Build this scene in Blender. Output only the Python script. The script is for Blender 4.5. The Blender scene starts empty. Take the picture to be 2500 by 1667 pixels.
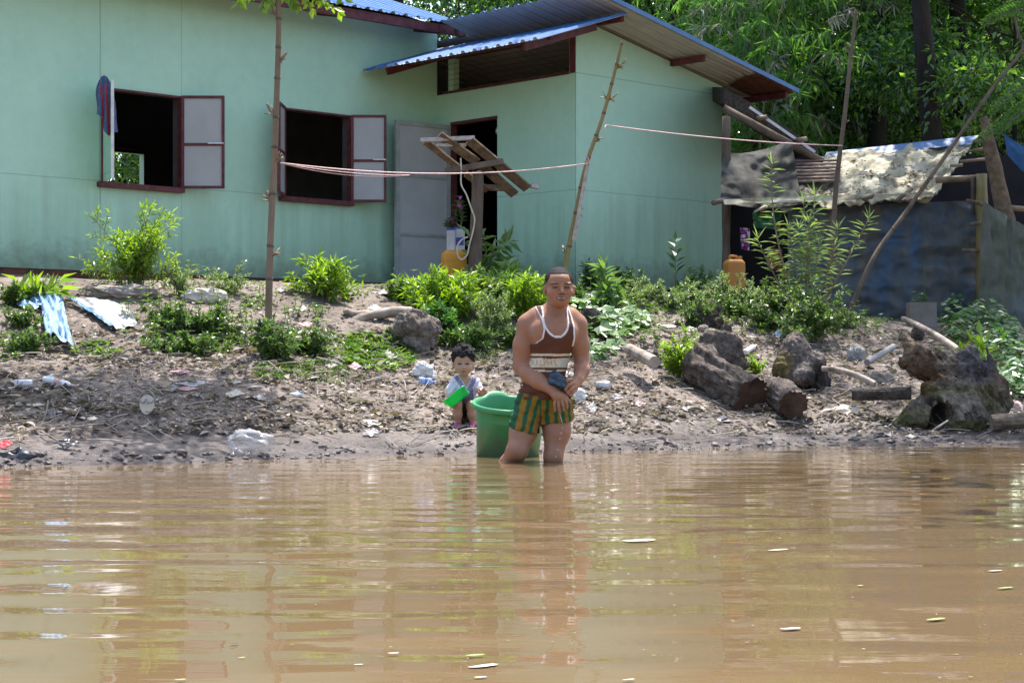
import bpy, math, random
import numpy as np
from mathutils import Vector, Matrix, Euler

# ------------------------------------------------------------------ camera, sky, sun, exposure
S = bpy.context.scene
COL = S.collection
F = 4445.0            # focal length in photo pixels (photo 2500 wide)
H = 0.56              # eye height over the water (photographer low in a boat)
HY = 895.0            # horizon row in the photo
cam_d = bpy.data.cameras.new('camera'); cam = bpy.data.objects.new('camera', cam_d); COL.objects.link(cam)
cam.location = (0, 0, H); cam.rotation_euler = (math.radians(90), 0, 0)
cam_d.sensor_width = 36.0; cam_d.lens = 36.0 * F / 2500.0
cam_d.shift_y = (HY - 833.5) / 2500.0
cam_d.clip_start = 0.05; cam_d.clip_end = 600
S.camera = cam

SUN = Vector((0.10, 0.36, 0.93)).normalized()
w = bpy.data.worlds.new('World'); S.world = w; w.use_nodes = True
nt = w.node_tree
bg = nt.nodes['Background']
sky = nt.nodes.new('ShaderNodeTexSky'); sky.sky_type = 'NISHITA'; sky.sun_disc = False
sky.sun_elevation = math.asin(SUN.z); sky.sun_rotation = math.atan2(SUN.x, SUN.y)
sky.air_density = 1.0; sky.dust_density = 2.5; sky.ozone_density = 1.0
nt.links.new(sky.outputs[0], bg.inputs[0]); bg.inputs[1].default_value = 0.15
sl = bpy.data.lights.new('sun', 'SUN'); sl.energy = 3.9; sl.angle = math.radians(0.5); sl.color = (1.0, 0.955, 0.90)
so = bpy.data.objects.new('sun', sl); COL.objects.link(so); so.rotation_euler = SUN.to_track_quat('Z', 'Y').to_euler()
so.location = (0, 10, 30)
S.view_settings.view_transform = 'Standard'; S.view_settings.look = 'None'
S.view_settings.exposure = 1.45; S.view_settings.gamma = 1.0
S.cycles.use_denoising = True
S.cycles.max_bounces = 8; S.cycles.diffuse_bounces = 4; S.cycles.glossy_bounces = 3
S.cycles.transparent_max_bounces = 8; S.cycles.transmission_bounces = 4
S.cycles.sample_clamp_indirect = 6.0; S.cycles.caustics_reflective = False; S.cycles.caustics_refractive = False

# ------------------------------------------------------------------ helpers
rng = np.random.default_rng(7); random.seed(7)
def W(px, py, d):
    """world point seen at photo pixel (px,py) at depth d"""
    return np.array([(px - 1250) * d / F, d, H - (py - HY) * d / F])
def unit(v):
    v = np.asarray(v, float); n = np.linalg.norm(v, axis=-1, keepdims=True); return v / np.maximum(n, 1e-9)
def smooth(a, b, x):
    t = np.clip((np.asarray(x, float) - a) / (b - a), 0, 1); return t * t * (3 - 2 * t)
def _hash(ix, iy, seed):
    h = (ix.astype(np.int64) * 374761393 + iy.astype(np.int64) * 668265263 + seed * 974634599) & 0x7fffffff
    h = ((h ^ (h >> 13)) * 1274126177) & 0x7fffffff
    h = h ^ (h >> 16)
    return (h & 0xffff) / 65535.0
def vnoise(x, y, seed=0):
    x = np.asarray(x, float); y = np.asarray(y, float)
    ix = np.floor(x); iy = np.floor(y); fx = x - ix; fy = y - iy
    fx = fx * fx * (3 - 2 * fx); fy = fy * fy * (3 - 2 * fy)
    a = _hash(ix, iy, seed); b = _hash(ix + 1, iy, seed); c = _hash(ix, iy + 1, seed); d = _hash(ix + 1, iy + 1, seed)
    return (a * (1 - fx) + b * fx) * (1 - fy) + (c * (1 - fx) + d * fx) * fy * 1.0
def fbm(x, y, seed=0, o=4):
    s = 0; a = 0.5
    for i in range(o):
        s = s + a * (vnoise(x * 2 ** i, y * 2 ** i, seed + i * 17) - .5); a *= .5
    return s
def noise3(P, sc, seed=0):
    x, y, z = (np.asarray(P) * sc).T
    return (vnoise(x + z * .7, y - z * .45, seed) + vnoise(y + 31 + x * .3, z + 17, seed + 3) + vnoise(z - 9, x + 5 + y * .4, seed + 5)) / 3 - .5

class MB:
    def __init__(s): s.V = []; s.Fc = []; s.M = []; s.n = 0; s.C = []
    def add(s, V, Fs, m=0, col=None):
        V = np.asarray(V, float).reshape(-1, 3)
        if isinstance(Fs, np.ndarray):
            arrs = [Fs]
        else:
            by = {}
            for f in Fs: by.setdefault(len(f), []).append(f)
            arrs = [np.array(v, int) for v in by.values()]
        for a in arrs:
            if len(a): s.Fc.append(a + s.n); s.M.append(np.full(len(a), m, int))
        s.V.append(V); s.n += len(V)
        if col is None: col = np.ones((len(V), 3))
        col = np.asarray(col, float)
        if col.ndim == 1: col = np.tile(col, (len(V), 1))
        s.C.append(col)
        return s
    def box(s, c, size, R=None, m=0, bev=0.0, col=None):
        hx, hy, hz = np.array(size) / 2
        v = np.array([[x, y, z] for x in (-hx, hx) for y in (-hy, hy) for z in (-hz, hz)], float)
        if R is not None: v = v @ np.array(R).T
        f = [(0, 1, 3, 2), (4, 6, 7, 5), (0, 4, 5, 1), (2, 3, 7, 6), (0, 2, 6, 4), (1, 5, 7, 3)]
        return s.add(v + np.array(c), f, m, col)
    def bar(s, a, b, w, h, up=(0, 0, 1), m=0, col=None):
        a = np.array(a, float); b = np.array(b, float); d = unit(b - a)
        x = unit(np.cross(d, up)); z = np.cross(x, d)
        v = []
        for p in (a, b):
            for sx, sz in ((-1, -1), (1, -1), (1, 1), (-1, 1)): v.append(p + x * sx * w / 2 + z * sz * h / 2)
        f = [(3, 2, 1, 0), (4, 5, 6, 7), (0, 1, 5, 4), (1, 2, 6, 5), (2, 3, 7, 6), (3, 0, 4, 7)]
        return s.add(v, f, m, col)
    def tube(s, pts, r, n=8, m=0, cap=True, jit=0.0, seed=0, col=None):
        pts = np.asarray(pts, float); k = len(pts)
        r = np.full(k, r) if np.isscalar(r) else np.asarray(r, float)
        t = np.gradient(pts, axis=0); t = unit(t)
        ref = np.array([0, 0, 1.0]) if abs(t[0][2]) < .9 else np.array([1.0, 0, 0])
        x = unit(np.cross(t[0], ref)); V = []
        rg = np.random.default_rng(seed)
        lob = 1 + jit * (rg.random(n) - .5) * 2
        for i in range(k):
            x = unit(x - t[i] * np.dot(x, t[i])); y = np.cross(t[i], x)
            a = np.linspace(0, 2 * math.pi, n, endpoint=False)
            rr = r[i] * lob * (1 + jit * .6 * (rg.random(n) - .5) * 2)
            V.append(pts[i] + (np.cos(a) * rr)[:, None] * x + (np.sin(a) * rr)[:, None] * y)
        V = np.concatenate(V)
        Fq = [(i * n + j, i * n + (j + 1) % n, (i + 1) * n + (j + 1) % n, (i + 1) * n + j) for i in range(k - 1) for j in range(n)]
        if cap: Fq += [tuple(range(n - 1, -1, -1)), tuple(range((k - 1) * n, k * n))]
        return s.add(V, Fq, m, col)
    def grid(s, P, m=0, closed=False, col=None):
        """P: (a,b,3) array of points"""
        a, b = P.shape[:2]
        i = np.arange(a - 1)[:, None]; j = np.arange(b - 1 if not closed else b)[None, :]
        j2 = (j + 1) % b
        f = np.stack([i * b + j, (i + 1) * b + j, (i + 1) * b + j2, i * b + j2], -1).reshape(-1, 4)
        return s.add(P.reshape(-1, 3), f, m, None if col is None else (np.asarray(col).reshape(-1, 3) if np.ndim(col) == 3 else col))
    def prism(s, poly, a, b, m=0):
        """poly: list of 3D points (planar); a->b offset vectors extrude"""
        p = np.asarray(poly, float); n = len(p)
        V = np.concatenate([p + np.array(a), p + np.array(b)])
        f = [tuple(range(n - 1, -1, -1)), tuple(range(n, 2 * n))] + [(i, (i + 1) % n, n + (i + 1) % n, n + i) for i in range(n)]
        return s.add(V, f, m)
    def verts(s): return np.concatenate(s.V)
    def mesh(s, name, origin=(0, 0, 0), sm=False, colors=False):
        V = np.concatenate(s.V) - np.asarray(origin, float)
        me = bpy.data.meshes.new(name)
        loops = np.concatenate([f.reshape(-1) for f in s.Fc]); tot = np.concatenate([np.full(len(f), f.shape[1]) for f in s.Fc])
        st = np.concatenate([[0], np.cumsum(tot)[:-1]])
        me.vertices.add(len(V)); me.vertices.foreach_set('co', V.astype(np.float32).ravel())
        me.loops.add(len(loops)); me.loops.foreach_set('vertex_index', loops.astype(np.int32))
        me.polygons.add(len(tot)); me.polygons.foreach_set('loop_start', st.astype(np.int32))
        me.polygons.foreach_set('material_index', np.concatenate(s.M).astype(np.int32))
        me.polygons.foreach_set('use_smooth', np.full(len(tot), sm, bool))
        if colors:
            at = me.color_attributes.new('Col', 'FLOAT_COLOR', 'POINT')
            C = np.concatenate(s.C); C = np.concatenate([C, np.ones((len(C), 1))], 1)
            at.data.foreach_set('color', C.astype(np.float32).ravel())
        me.update(calc_edges=True); me.validate()
        return me

ORG = {}
def tag(o, label=None, cat=None, group=None, kind=None):
    if label: o['label'] = label
    if cat: o['category'] = cat
    if group: o['group'] = group
    if kind: o['kind'] = kind
    return o
def thing(name, label, cat, loc=(0, 0, 0), group=None, rotz=0):
    o = bpy.data.objects.new(name, None); COL.objects.link(o); o.empty_display_size = .1
    o.location = tuple(loc); o.rotation_euler = (0, 0, rotz); ORG[o.name] = np.array(loc, float)
    return tag(o, label, cat, group)
def obj(name, mb, mat, parent=None, sm=False, colors=False, origin=None, label=None, cat=None, group=None, kind=None):
    if parent is not None: org = ORG[parent.name]
    else: org = np.array(origin if origin is not None else (0, 0, 0), float)
    me = mb if isinstance(mb, bpy.types.Mesh) else mb.mesh(name, org, sm, colors)
    for m in (mat if isinstance(mat, (list, tuple)) else [mat]): me.materials.append(m)
    o = bpy.data.objects.new(name, me); COL.objects.link(o); ORG[o.name] = org
    if parent is not None: o.parent = parent
    else: o.location = tuple(org)
    return tag(o, label, cat, group, kind)
def solo(name, mb, mat, label, cat, sm=False, colors=False, group=None):
    """one-mesh thing, origin at its base"""
    v = mb.verts(); org = np.array([v[:, 0].mean(), v[:, 1].mean(), v[:, 2].min()])
    return obj(name, mb, mat, None, sm, colors, org, label, cat, group)
def place_copy(o, loc, rotz=0, scale=1, label=None, parent=None, cat=None, group=None):
    c = o.copy(); COL.objects.link(c)
    if parent is None:
        c.location = tuple(loc); c.rotation_euler = (0, 0, rotz); c.scale = (scale,) * 3 if np.isscalar(scale) else tuple(scale)
        if label: c['label'] = label
        if cat: c['category'] = cat
        if group: c['group'] = group
    else: c.parent = parent
    for ch in list(o.children): place_copy(ch, None, parent=c)
    return c

# ------------------------------------------------------------------ materials
def mat(name):
    m = bpy.data.materials.new(name); m.use_nodes = True
    return m, m.node_tree, m.node_tree.nodes['Principled BSDF']
def N(t, typ, **kw):
    n = t.nodes.new(typ)
    for k, v in kw.items():
        if k == 'ins':
            for a, b in v.items(): n.inputs[a].default_value = b
        else: setattr(n, k, v)
    return n
def ramp(t, fac, stops):
    r = t.nodes.new('ShaderNodeValToRGB'); e = r.color_ramp.elements
    while len(e) < len(stops): e.new(.5)
    for i, (p, c) in enumerate(stops):
        e[i].position = p; e[i].color = (*c, 1) if len(c) == 3 else c
    t.links.new(fac, r.inputs[0]); return r.outputs[0]
def mixc(t, fac, a, b, mode='MIX'):
    n = t.nodes.new('ShaderNodeMix'); n.data_type = 'RGBA'; n.blend_type = mode
    for s, v in ((n.inputs[0], fac), (n.inputs[6], a), (n.inputs[7], b)):
        if hasattr(v, 'is_output'): t.links.new(v, s)
        elif np.isscalar(v): s.default_value = v
        else: s.default_value = (*v, 1)
    return n.outputs[2]
def math_(t, op, a, b=0.0, clamp=False):
    n = t.nodes.new('ShaderNodeMath'); n.operation = op; n.use_clamp = clamp
    for i, v in enumerate((a, b)):
        if hasattr(v, 'is_output'): t.links.new(v, n.inputs[i])
        else: n.inputs[i].default_value = v
    return n.outputs[0]
def tex(t, scale, detail=4, rough=.6, coord='Object', stretch=None, dist=0.0):
    tc = t.nodes.new('ShaderNodeTexCoord'); mp = t.nodes.new('ShaderNodeMapping')
    t.links.new(tc.outputs[coord], mp.inputs[0])
    if stretch: mp.inputs['Scale'].default_value = stretch
    n = N(t, 'ShaderNodeTexNoise', ins={'Scale': scale, 'Detail': detail, 'Roughness': rough, 'Distortion': dist})
    t.links.new(mp.outputs[0], n.inputs[0]); return n.outputs[0]
def bump(t, b, h, strength=.4, dist=.02):
    n = N(t, 'ShaderNodeBump', ins={'Strength': strength, 'Distance': dist})
    t.links.new(h, n.inputs['Height']); t.links.new(n.outputs[0], b.inputs['Normal']); return n
def simple(name, c1, c2, scale=8, rough=.7, bmp=.3, bd=.01, stretch=None, lo=.35, hi=.65, spec=.3, metal=0, detail=5):
    m, t, b = mat(name); n = tex(t, scale, detail, .6, stretch=stretch)
    t.links.new(ramp(t, n, [(lo, c1), (hi, c2)]), b.inputs['Base Color'])
    b.inputs['Roughness'].default_value = rough; b.inputs['Specular IOR Level'].default_value = spec
    b.inputs['Metallic'].default_value = metal
    if bmp: bump(t, b, n, bmp, bd)
    return m
def leafmat(name, cols, trans=.35, rough=.38, spec=.5, tcol=1.5):
    """foliage: colour varies leaf by leaf, lit through from behind"""
    m, t, b = mat(name)
    g = t.nodes.new('ShaderNodeNewGeometry')
    k = len(cols); c = ramp(t, g.outputs['Random Per Island'], [(i / max(1, k - 1), x) for i, x in enumerate(cols)])
    t.links.new(c, b.inputs['Base Color']); b.inputs['Roughness'].default_value = rough; b.inputs['Specular IOR Level'].default_value = spec
    tr = t.nodes.new('ShaderNodeBsdfTranslucent')
    t.links.new(mixc(t, 1.0, c, (tcol * 1.15, tcol * 1.25, tcol * .45), 'MULTIPLY'), tr.inputs[0])
    mx = t.nodes.new('ShaderNodeMixShader'); mx.inputs[0].default_value = trans
    t.links.new(b.outputs[0], mx.inputs[1]); t.links.new(tr.outputs[0], mx.inputs[2])
    t.links.new(mx.outputs[0], t.nodes['Material Output'].inputs[0]); return m
def colmat(name, rough=.6, spec=.3, sss=0.0, bsc=0, bst=.2, bd=.003, noise=.12):
    """colour from the mesh's own colour attribute (pigment, plus shade in the stump hole), slightly mottled"""
    m, t, b = mat(name); a = t.nodes.new('ShaderNodeVertexColor'); a.layer_name = 'Col'
    n = tex(t, 30, 4); v = ramp(t, n, [(.3, (1 - noise,) * 3), (.7, (1 + noise * .3,) * 3)])
    t.links.new(mixc(t, 1.0, a.outputs[0], v, 'MULTIPLY'), b.inputs['Base Color'])
    b.inputs['Roughness'].default_value = rough; b.inputs['Specular IOR Level'].default_value = spec
    if sss:
        b.inputs['Subsurface Weight'].default_value = sss; b.inputs['Subsurface Radius'].default_value = (.012, .005, .003); b.inputs['Subsurface Scale'].default_value = 1.0
    if bsc: bump(t, b, tex(t, bsc, 5), bst, bd)
    return m
def leaves(P, D, Nn, L, Wd, fold=.25, droop=.15, wide=.42):
    """folded diamond leaves: base P, direction D, normal Nn -> verts, tris"""
    P = np.asarray(P, float); n = len(P); D = unit(D); Sd = unit(np.cross(D, Nn)); U = np.cross(Sd, D)
    L = np.broadcast_to(np.asarray(L, float), (n,))[:, None]; Wd = np.broadcast_to(np.asarray(Wd, float), (n,))[:, None]
    base = P; tip = P + D * L - U * L * droop
    mid = P + D * L * wide
    l = mid + Sd * Wd * .5 + U * Wd * fold; r = mid - Sd * Wd * .5 + U * Wd * fold
    V = np.stack([base, l, tip, r], 1).reshape(-1, 3)
    i = np.arange(n)[:, None] * 4
    T = np.concatenate([i + np.array([[0, 2, 1]]), i + np.array([[0, 3, 2]])])
    return V, T
def rdir(n, rg=None):
    rg = rg or rng; v = rg.normal(size=(n, 3)); return unit(v)
# ------------------------------------------------------------------ land and water
def shore(x):
    x = np.asarray(x, float)
    return np.interp(x, [-9, -2.86, -1.92, -.65, .68, 2.2, 3.68, 9], [9.7, 10.14, 10.62, 11.55, 12.1, 13.0, 13.15, 13.4]) + .10 * fbm(x * 1.3, x * 0 + 3.3, 5)
def base_z(x, y):
    x = np.asarray(x, float); y = np.asarray(y, float); s = y - shore(x)
    z = np.interp(s, [-12, -1, 0, .6, 1.4, 2.4, 3.2, 4.0, 4.9, 6.4, 9, 12, 30, 100], [-1.5, -.25, 0, .11, .29, .50, .70, .98, 1.2, 1.33, 1.45, 1.5, 1.6, 2.2])
    k = smooth(2.4, 4.2, x) * (z > 0); z = z * (1 - .2 * k)
    return z
def land_z(x, y):
    x = np.asarray(x, float); y = np.asarray(y, float); s = y - shore(x); z = base_z(x, y)
    on = smooth(-.2, .5, s); z = z + on * .16 * fbm(x * .9, y * .9, 11) * smooth(17.5, 16, y) + on * .07 * fbm(x * 3.1, y * 3.1, 23, 3)
    wetb = smooth(-.1, .12, s) * smooth(1.1, .25, s)
    z = z + wetb * (.055 * np.abs(fbm(x * 6, y * 7, 41, 3)) + .05 * fbm(x * 14, y * 15, 77, 3))
    z = z + smooth(.3, .9, s) * smooth(6.5, 5, s) * .05 * fbm(x * 8, y * 10, 91, 4) + smooth(.5, 1.2, s) * smooth(7, 5, s) * .05 * np.minimum(0, fbm(x * 3.5, y * 5, 97, 3))
    return z
def gz(x, y): return float(land_z(np.array([x]), np.array([y]))[0])
_D = np.arange(9.2, 40, .02)
def G(px, py):
    """point on the ground under photo pixel"""
    x = (px - 1250) * _D / F; zr = H - (py - HY) * _D / F
    below = zr < land_z(x, _D)
    i = int(np.argmax(below)) if below.any() else len(_D) - 1
    d = _D[i]; return np.array([x[i], d, gz(x[i], d)])
def PXM(d): return F / d   # photo pixels per metre at depth d

m_ground, t, b = mat('bank_earth')
n1 = tex(t, 1.9, 7, .68); n2 = tex(t, 26, 6, .7); n3 = tex(t, 90, 3, .6)
c = ramp(t, n1, [(.32, (.085, .066, .052)), (.44, (.152, .119, .097)), (.56, (.22, .178, .148)), (.7, (.29, .242, .205))])
c = mixc(t, 1.0, c, ramp(t, n2, [(.30, (.22, .20, .185)), (.50, (.95, .95, .95)), (.72, (1.35, 1.32, 1.30))]), 'MULTIPLY')
geo = t.nodes.new('ShaderNodeNewGeometry'); sx = t.nodes.new('ShaderNodeSeparateXYZ'); t.links.new(geo.outputs['Position'], sx.inputs[0])
wet = math_(t, 'ADD', sx.outputs[2], math_(t, 'MULTIPLY', math_(t, 'SUBTRACT', n1, .5), .22))
wf = ramp(t, wet, [(.03, (1, 1, 1)), (.24, (0, 0, 0))])
t.links.new(mixc(t, wf, c, mixc(t, 1.0, c, (.44, .43, .46), 'MULTIPLY')), b.inputs['Base Color'])
t.links.new(ramp(t, wf, [(0, (.9,) * 3), (1, (.36,) * 3)]), b.inputs['Roughness']); b.inputs['Specular IOR Level'].default_value = .4
bump(t, b, mixc(t, .5, n2, n3), .8, .04)
xs = np.concatenate([-np.geomspace(90, 4.7, 34), np.arange(-4.6, 5.2, .03), np.geomspace(5.3, 90, 34)])
ys = np.concatenate([np.arange(5.0, 9.6, .3), np.arange(9.6, 17.2, .026), np.arange(17.25, 23, .09), np.geomspace(23.2, 130, 36)])
X, Y = np.meshgrid(xs, ys, indexing='ij')
g = MB(); g.grid(np.stack([X, Y, land_z(X, Y)], -1)); gm = g.mesh('ground', (0, 0, 0), True)
obj('ground', gm, m_ground, label='bare earth river bank rising to the house', kind='structure')

m_water, t, b = mat('muddy_water')
n = tex(t, .5, 3); c = ramp(t, n, [(.3, (.130, .088, .045)), (.7, (.156, .107, .056))])
t.links.new(c, b.inputs['Base Color']); b.inputs['Roughness'].default_value = .025; b.inputs['IOR'].default_value = 1.33
b.inputs['Specular IOR Level'].default_value = .5
h1 = tex(t, 5.5, 3, .55, stretch=(.32, 1.5, 1)); h2 = tex(t, 17, 2, .5, stretch=(.4, 1.3, 1))
bm_ = bump(t, b, mixc(t, .3, h1, h2), .10, .010)
xs = np.concatenate([-np.geomspace(80, 4.3, 22), np.arange(-4.2, 4.6, .08), np.geomspace(4.7, 80, 22)])
ys = np.concatenate([-np.geomspace(60, 1.2, 14), np.arange(-1, 1.9, .3), np.arange(2.0, 14.2, .02)])
X, Y = np.meshgrid(xs, ys, indexing='ij')
hh = np.zeros_like(X); rg = np.random.default_rng(3)
cal = smooth(-.2, .25, fbm(X * .35, Y * .30, 61, 3)) * .7 + .35
for k in range(26):
    lam = rg.uniform(.16, .62); kk = 2 * math.pi / lam; th = rg.normal(0, .16) + (.10 if k % 2 else -.06)
    slope = .0125 * (lam / .35) ** .5 * rg.uniform(.5, 1.2)
    hh += slope / kk * np.sin(kk * (np.sin(th) * X + np.cos(th) * Y) + rg.uniform(0, 6.28) + 1.6 * fbm(X * .8, Y * .8, 200 + k, 2))
near = smooth(9.5, 5.5, Y) * .55 + .45
for (cx_, cy_) in ((-.02, 10.80), (.20, 10.80)):
    rr_ = np.hypot(X - cx_, Y - cy_); hh += .0022 * np.exp(-rr_ / .28) * np.sin(rr_ * 2 * math.pi / .085)
lft = 1 - .35 * smooth(-.5, 2.0, X)
fine = smooth(6.5, 9.5, Y) * smooth(.0, .35, fbm(X * .5 + 7, Y * .45, 88, 2) + .25)
for k in range(14):
    lam = rg.uniform(.085, .17); kk = 2 * math.pi / lam; th = rg.normal(0, .14) + .22 * smooth(.5, 3, X)
    hh += .020 * rg.uniform(.5, 1.2) / kk * np.sin(kk * (np.sin(th) * X + np.cos(th) * Y) + rg.uniform(0, 6.28) + 1.5 * fbm(X * 1.2, Y * 1.2, 300 + k, 2)) * fine
hh *= cal * near * lft * 1.25 * smooth(14, 12, Y)
g = MB(); g.grid(np.stack([X, Y, hh], -1)); 
obj('water', g.mesh('water', (0, 0, 0), True), m_water, label='brown muddy river water with long low ripples', kind='structure')
# ------------------------------------------------------------------ house (local frame: x along the facade, y away from the river side, z absolute)
d1 = unit(np.array([.723, .691, 0])); d2 = np.array([-d1[1], d1[0], 0]); HC = np.array([.698, 20.0, 0])
def LW(t, u, z): return HC + d1 * t + d2 * u + np.array([0, 0, z])
def WL(p): p = np.asarray(p) - HC; return np.array([p @ d1, p @ d2, p[2]])
def wdir(wx, wy): v = np.array([wx, wy, 0]); return unit(np.array([v @ d1, v @ d2, 0]))

def paint_mat(name, seams):
    m, t, b = mat(name)
    tc = t.nodes.new('ShaderNodeTexCoord'); sp = t.nodes.new('ShaderNodeSeparateXYZ'); t.links.new(tc.outputs['Object'], sp.inputs[0])
    big = tex(t, .9, 5, .6); fine = tex(t, 9, 6, .65); streak = tex(t, 2.6, 5, .6, stretch=(2.4, 2.4, .18)); pit = tex(t, 40, 2, .5)
    base = ramp(t, big, [(.3, (.455, .70, .54)), (.7, (.505, .745, .58))])
    base = mixc(t, .5, base, ramp(t, streak, [(.3, (.92, .95, .92)), (.65, (1, 1, 1))]), 'MULTIPLY')
    base = mixc(t, .5, base, ramp(t, fine, [(.3, (.88, .88, .86)), (.6, (1, 1, 1))]), 'MULTIPLY')
    hgt = math_(t, 'SUBTRACT', sp.outputs[2], 1.5)
    lo = math_(t, 'SUBTRACT', math_(t, 'ADD', hgt, math_(t, 'MULTIPLY', math_(t, 'SUBTRACT', streak, .5), -1.9)), math_(t, 'MULTIPLY', math_(t, 'SUBTRACT', big, .5), 1.2))
    al = ramp(t, lo, [(.02, (1, 1, 1)), (1.05, (0, 0, 0))])
    base = mixc(t, math_(t, 'MULTIPLY', al, .5), base, (.20, .29, .15))
    lo2 = math_(t, 'ADD', hgt, math_(t, 'MULTIPLY', math_(t, 'SUBTRACT', fine, .5), -.7))
    al2 = ramp(t, lo2, [(.02, (1, 1, 1)), (.34, (0, 0, 0))])
    base = mixc(t, math_(t, 'MULTIPLY', al2, .55), base, (.115, .105, .085))
    spots = ramp(t, math_(t, 'MULTIPLY', fine, pit), [(.40, (0, 0, 0)), (.47, (1, 1, 1))])
    base = mixc(t, math_(t, 'MULTIPLY', spots, .35), base, (.12, .19, .15))
    for ax, pos, wd in seams:
        ln = math_(t, 'LESS_THAN', math_(t, 'ABSOLUTE', math_(t, 'SUBTRACT', math_(t, 'ADD', sp.outputs[ax], math_(t, 'MULTIPLY', math_(t, 'SUBTRACT', big, .5), .02)), pos)), wd)
        base = mixc(t, math_(t, 'MULTIPLY', ln, .4), base, (.07, .12, .10))
    t.links.new(base, b.inputs['Base Color']); b.inputs['Roughness'].default_value = .62; b.inputs['Specular IOR Level'].default_value = .25
    bump(t, b, mixc(t, .35, big, fine), .25, .02); return m
m_paint = paint_mat('turquoise_wall_paint', [(0, -4.56, .007), (2, 2.447, .004), (0, -3.585, .003), (0, -7.3, .006)])
m_paint2 = paint_mat('turquoise_wall_paint_annex', [(2, 3.79, .005), (2, 2.505, .004)])
m_maroon = simple('maroon_frame_paint', (.085, .020, .024), (.15, .042, .045), 14, .55, .3, .004)
m_sheet = simple('grey_sheet_panel', (.37, .37, .37), (.44, .44, .44), 3, .5, .1, .004, lo=.3, hi=.7)
m_steel = simple('grey_green_steel', (.27, .295, .285), (.36, .38, .37), 9, .45, .2, .003, spec=.5)
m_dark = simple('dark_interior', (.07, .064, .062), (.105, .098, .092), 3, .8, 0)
m_darkest = simple('interior_shade_black', (.012, .011, .013), (.02, .019, .021), 3, .9, 0)  # near-black: shade of the annex and shed interiors put into the colour
m_bolt = simple('galvanised_bolt', (.42, .43, .44), (.6, .6, .6), 30, .35, .1, .001, spec=.6, metal=.6)
m_wire = simple('rusty_wire', (.07, .066, .05), (.13, .12, .09), 30, .6, 0)
m_white = simple('white_edge', (.55, .55, .55), (.72, .72, .71), 10, .5, .1, .002)
m, t, b = mat('plinth_brick')
tc = t.nodes.new('ShaderNodeTexCoord'); mp = t.nodes.new('ShaderNodeMapping'); mp.inputs['Rotation'].default_value = (math.radians(-90), 0, 0)
t.links.new(tc.outputs['Object'], mp.inputs[0])
br = N(t, 'ShaderNodeTexBrick', ins={'Scale': 1.0, 'Mortar Size': .006, 'Brick Width': .125, 'Row Height': .085, 'Color1': (.20, .055, .032, 1), 'Color2': (.055, .030, .026, 1), 'Mortar': (.06, .05, .045, 1), 'Bias': -.2})
t.links.new(mp.outputs[0], br.inputs[0]); nn = tex(t, 20, 5)
t.links.new(mixc(t, .6, br.outputs[0], ramp(t, nn, [(.3, (.5, .5, .5)), (.7, (1.1, 1.1, 1.1))]), 'MULTIPLY'), b.inputs['Base Color']); b.inputs['Roughness'].default_value = .9
bump(t, b, br.outputs[1], -.6, .01); m_brick = m
def roofmat(name, c1, c2, rough, spec):
    m, t, b = mat(name); n = tex(t, 3, 5, .6); n2 = tex(t, 1.5, 6, .7, stretch=(4, 1, 1))
    t.links.new(ramp(t, n, [(.35, c1), (.65, c2)]), b.inputs['Base Color']); b.inputs['Roughness'].default_value = rough; b.inputs['Specular IOR Level'].default_value = spec
    return m
m_blue = roofmat('blue_roof_paint', (.045, .14, .33), (.07, .185, .40), .38, .5)
m_under = roofmat('roof_underside_primer', (.46, .44, .40), (.54, .52, .48), .5, .4)
m_rust = simple('rusty_underside', (.10, .035, .02), (.24, .10, .055), 9, .85, .3, .004)

house = thing('house', 'turquoise plastered house with blue metal roofs, maroon window frames and a side annex', 'house', HC, rotz=math.atan2(d1[1], d1[0]))
ORG[house.name] = np.zeros(3)
def wall_cells(mb, axis, fixed, th, ulim, zlim, holes):
    """wall slab in local frame; axis 0: runs along t at u=fixed..fixed+th ; axis 1: runs along u at t=fixed..fixed+th"""
    us = sorted(set([*ulim] + [x for h in holes for x in h[:2]])); zs = sorted(set([*zlim] + [x for h in holes for x in h[2:]]))
    def P(a, c, z): return (a, c, z) if axis == 0 else (c, a, z)
    def inside(i, j):
        if i < 0 or j < 0 or i >= len(us) - 1 or j >= len(zs) - 1: return True
        a = (us[i] + us[i + 1]) / 2; z = (zs[j] + zs[j + 1]) / 2
        return any(h[0] < a < h[1] and h[2] < z < h[3] for h in holes)
    for i in range(len(us) - 1):
        for j in range(len(zs) - 1):
            if inside(i, j): continue
            a0, a1, z0, z1 = us[i], us[i + 1], zs[j], zs[j + 1]; f0, f1 = fixed, fixed + th
            mb.add([P(a0, f0, z0), P(a1, f0, z0), P(a1, f0, z1), P(a0, f0, z1)], [(0, 1, 2, 3)])
            mb.add([P(a0, f1, z0), P(a1, f1, z0), P(a1, f1, z1), P(a0, f1, z1)], [(3, 2, 1, 0)], 1)
            for (di, dj, q) in ((-1, 0, ((a0, z0), (a0, z1))), (1, 0, ((a1, z0), (a1, z1))), (0, -1, ((a0, z0), (a1, z0))), (0, 1, ((a0, z1), (a1, z1)))):
                if inside(i + di, j + dj):
                    (pa, pz), (qa, qz) = q
                    mb.add([P(pa, f0, pz), P(qa, f0, qz), P(qa, f1, qz), P(pa, f1, pz)], [(0, 1, 2, 3)], 1)
    return mb
W1 = (-4.53, -3.62, 2.44, 3.385); W2 = (-2.26, -1.345, 2.44, 3.40)
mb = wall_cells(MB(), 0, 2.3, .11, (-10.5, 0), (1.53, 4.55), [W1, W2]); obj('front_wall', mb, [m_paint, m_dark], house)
mb = wall_cells(MB(), 0, 7.2, .11, (-10.5, 0), (1.3, 4.6), [(-2.15, -.95, 2.3, 3.42)]); obj('back_wall', mb, [m_dark, m_paint], house)
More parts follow.
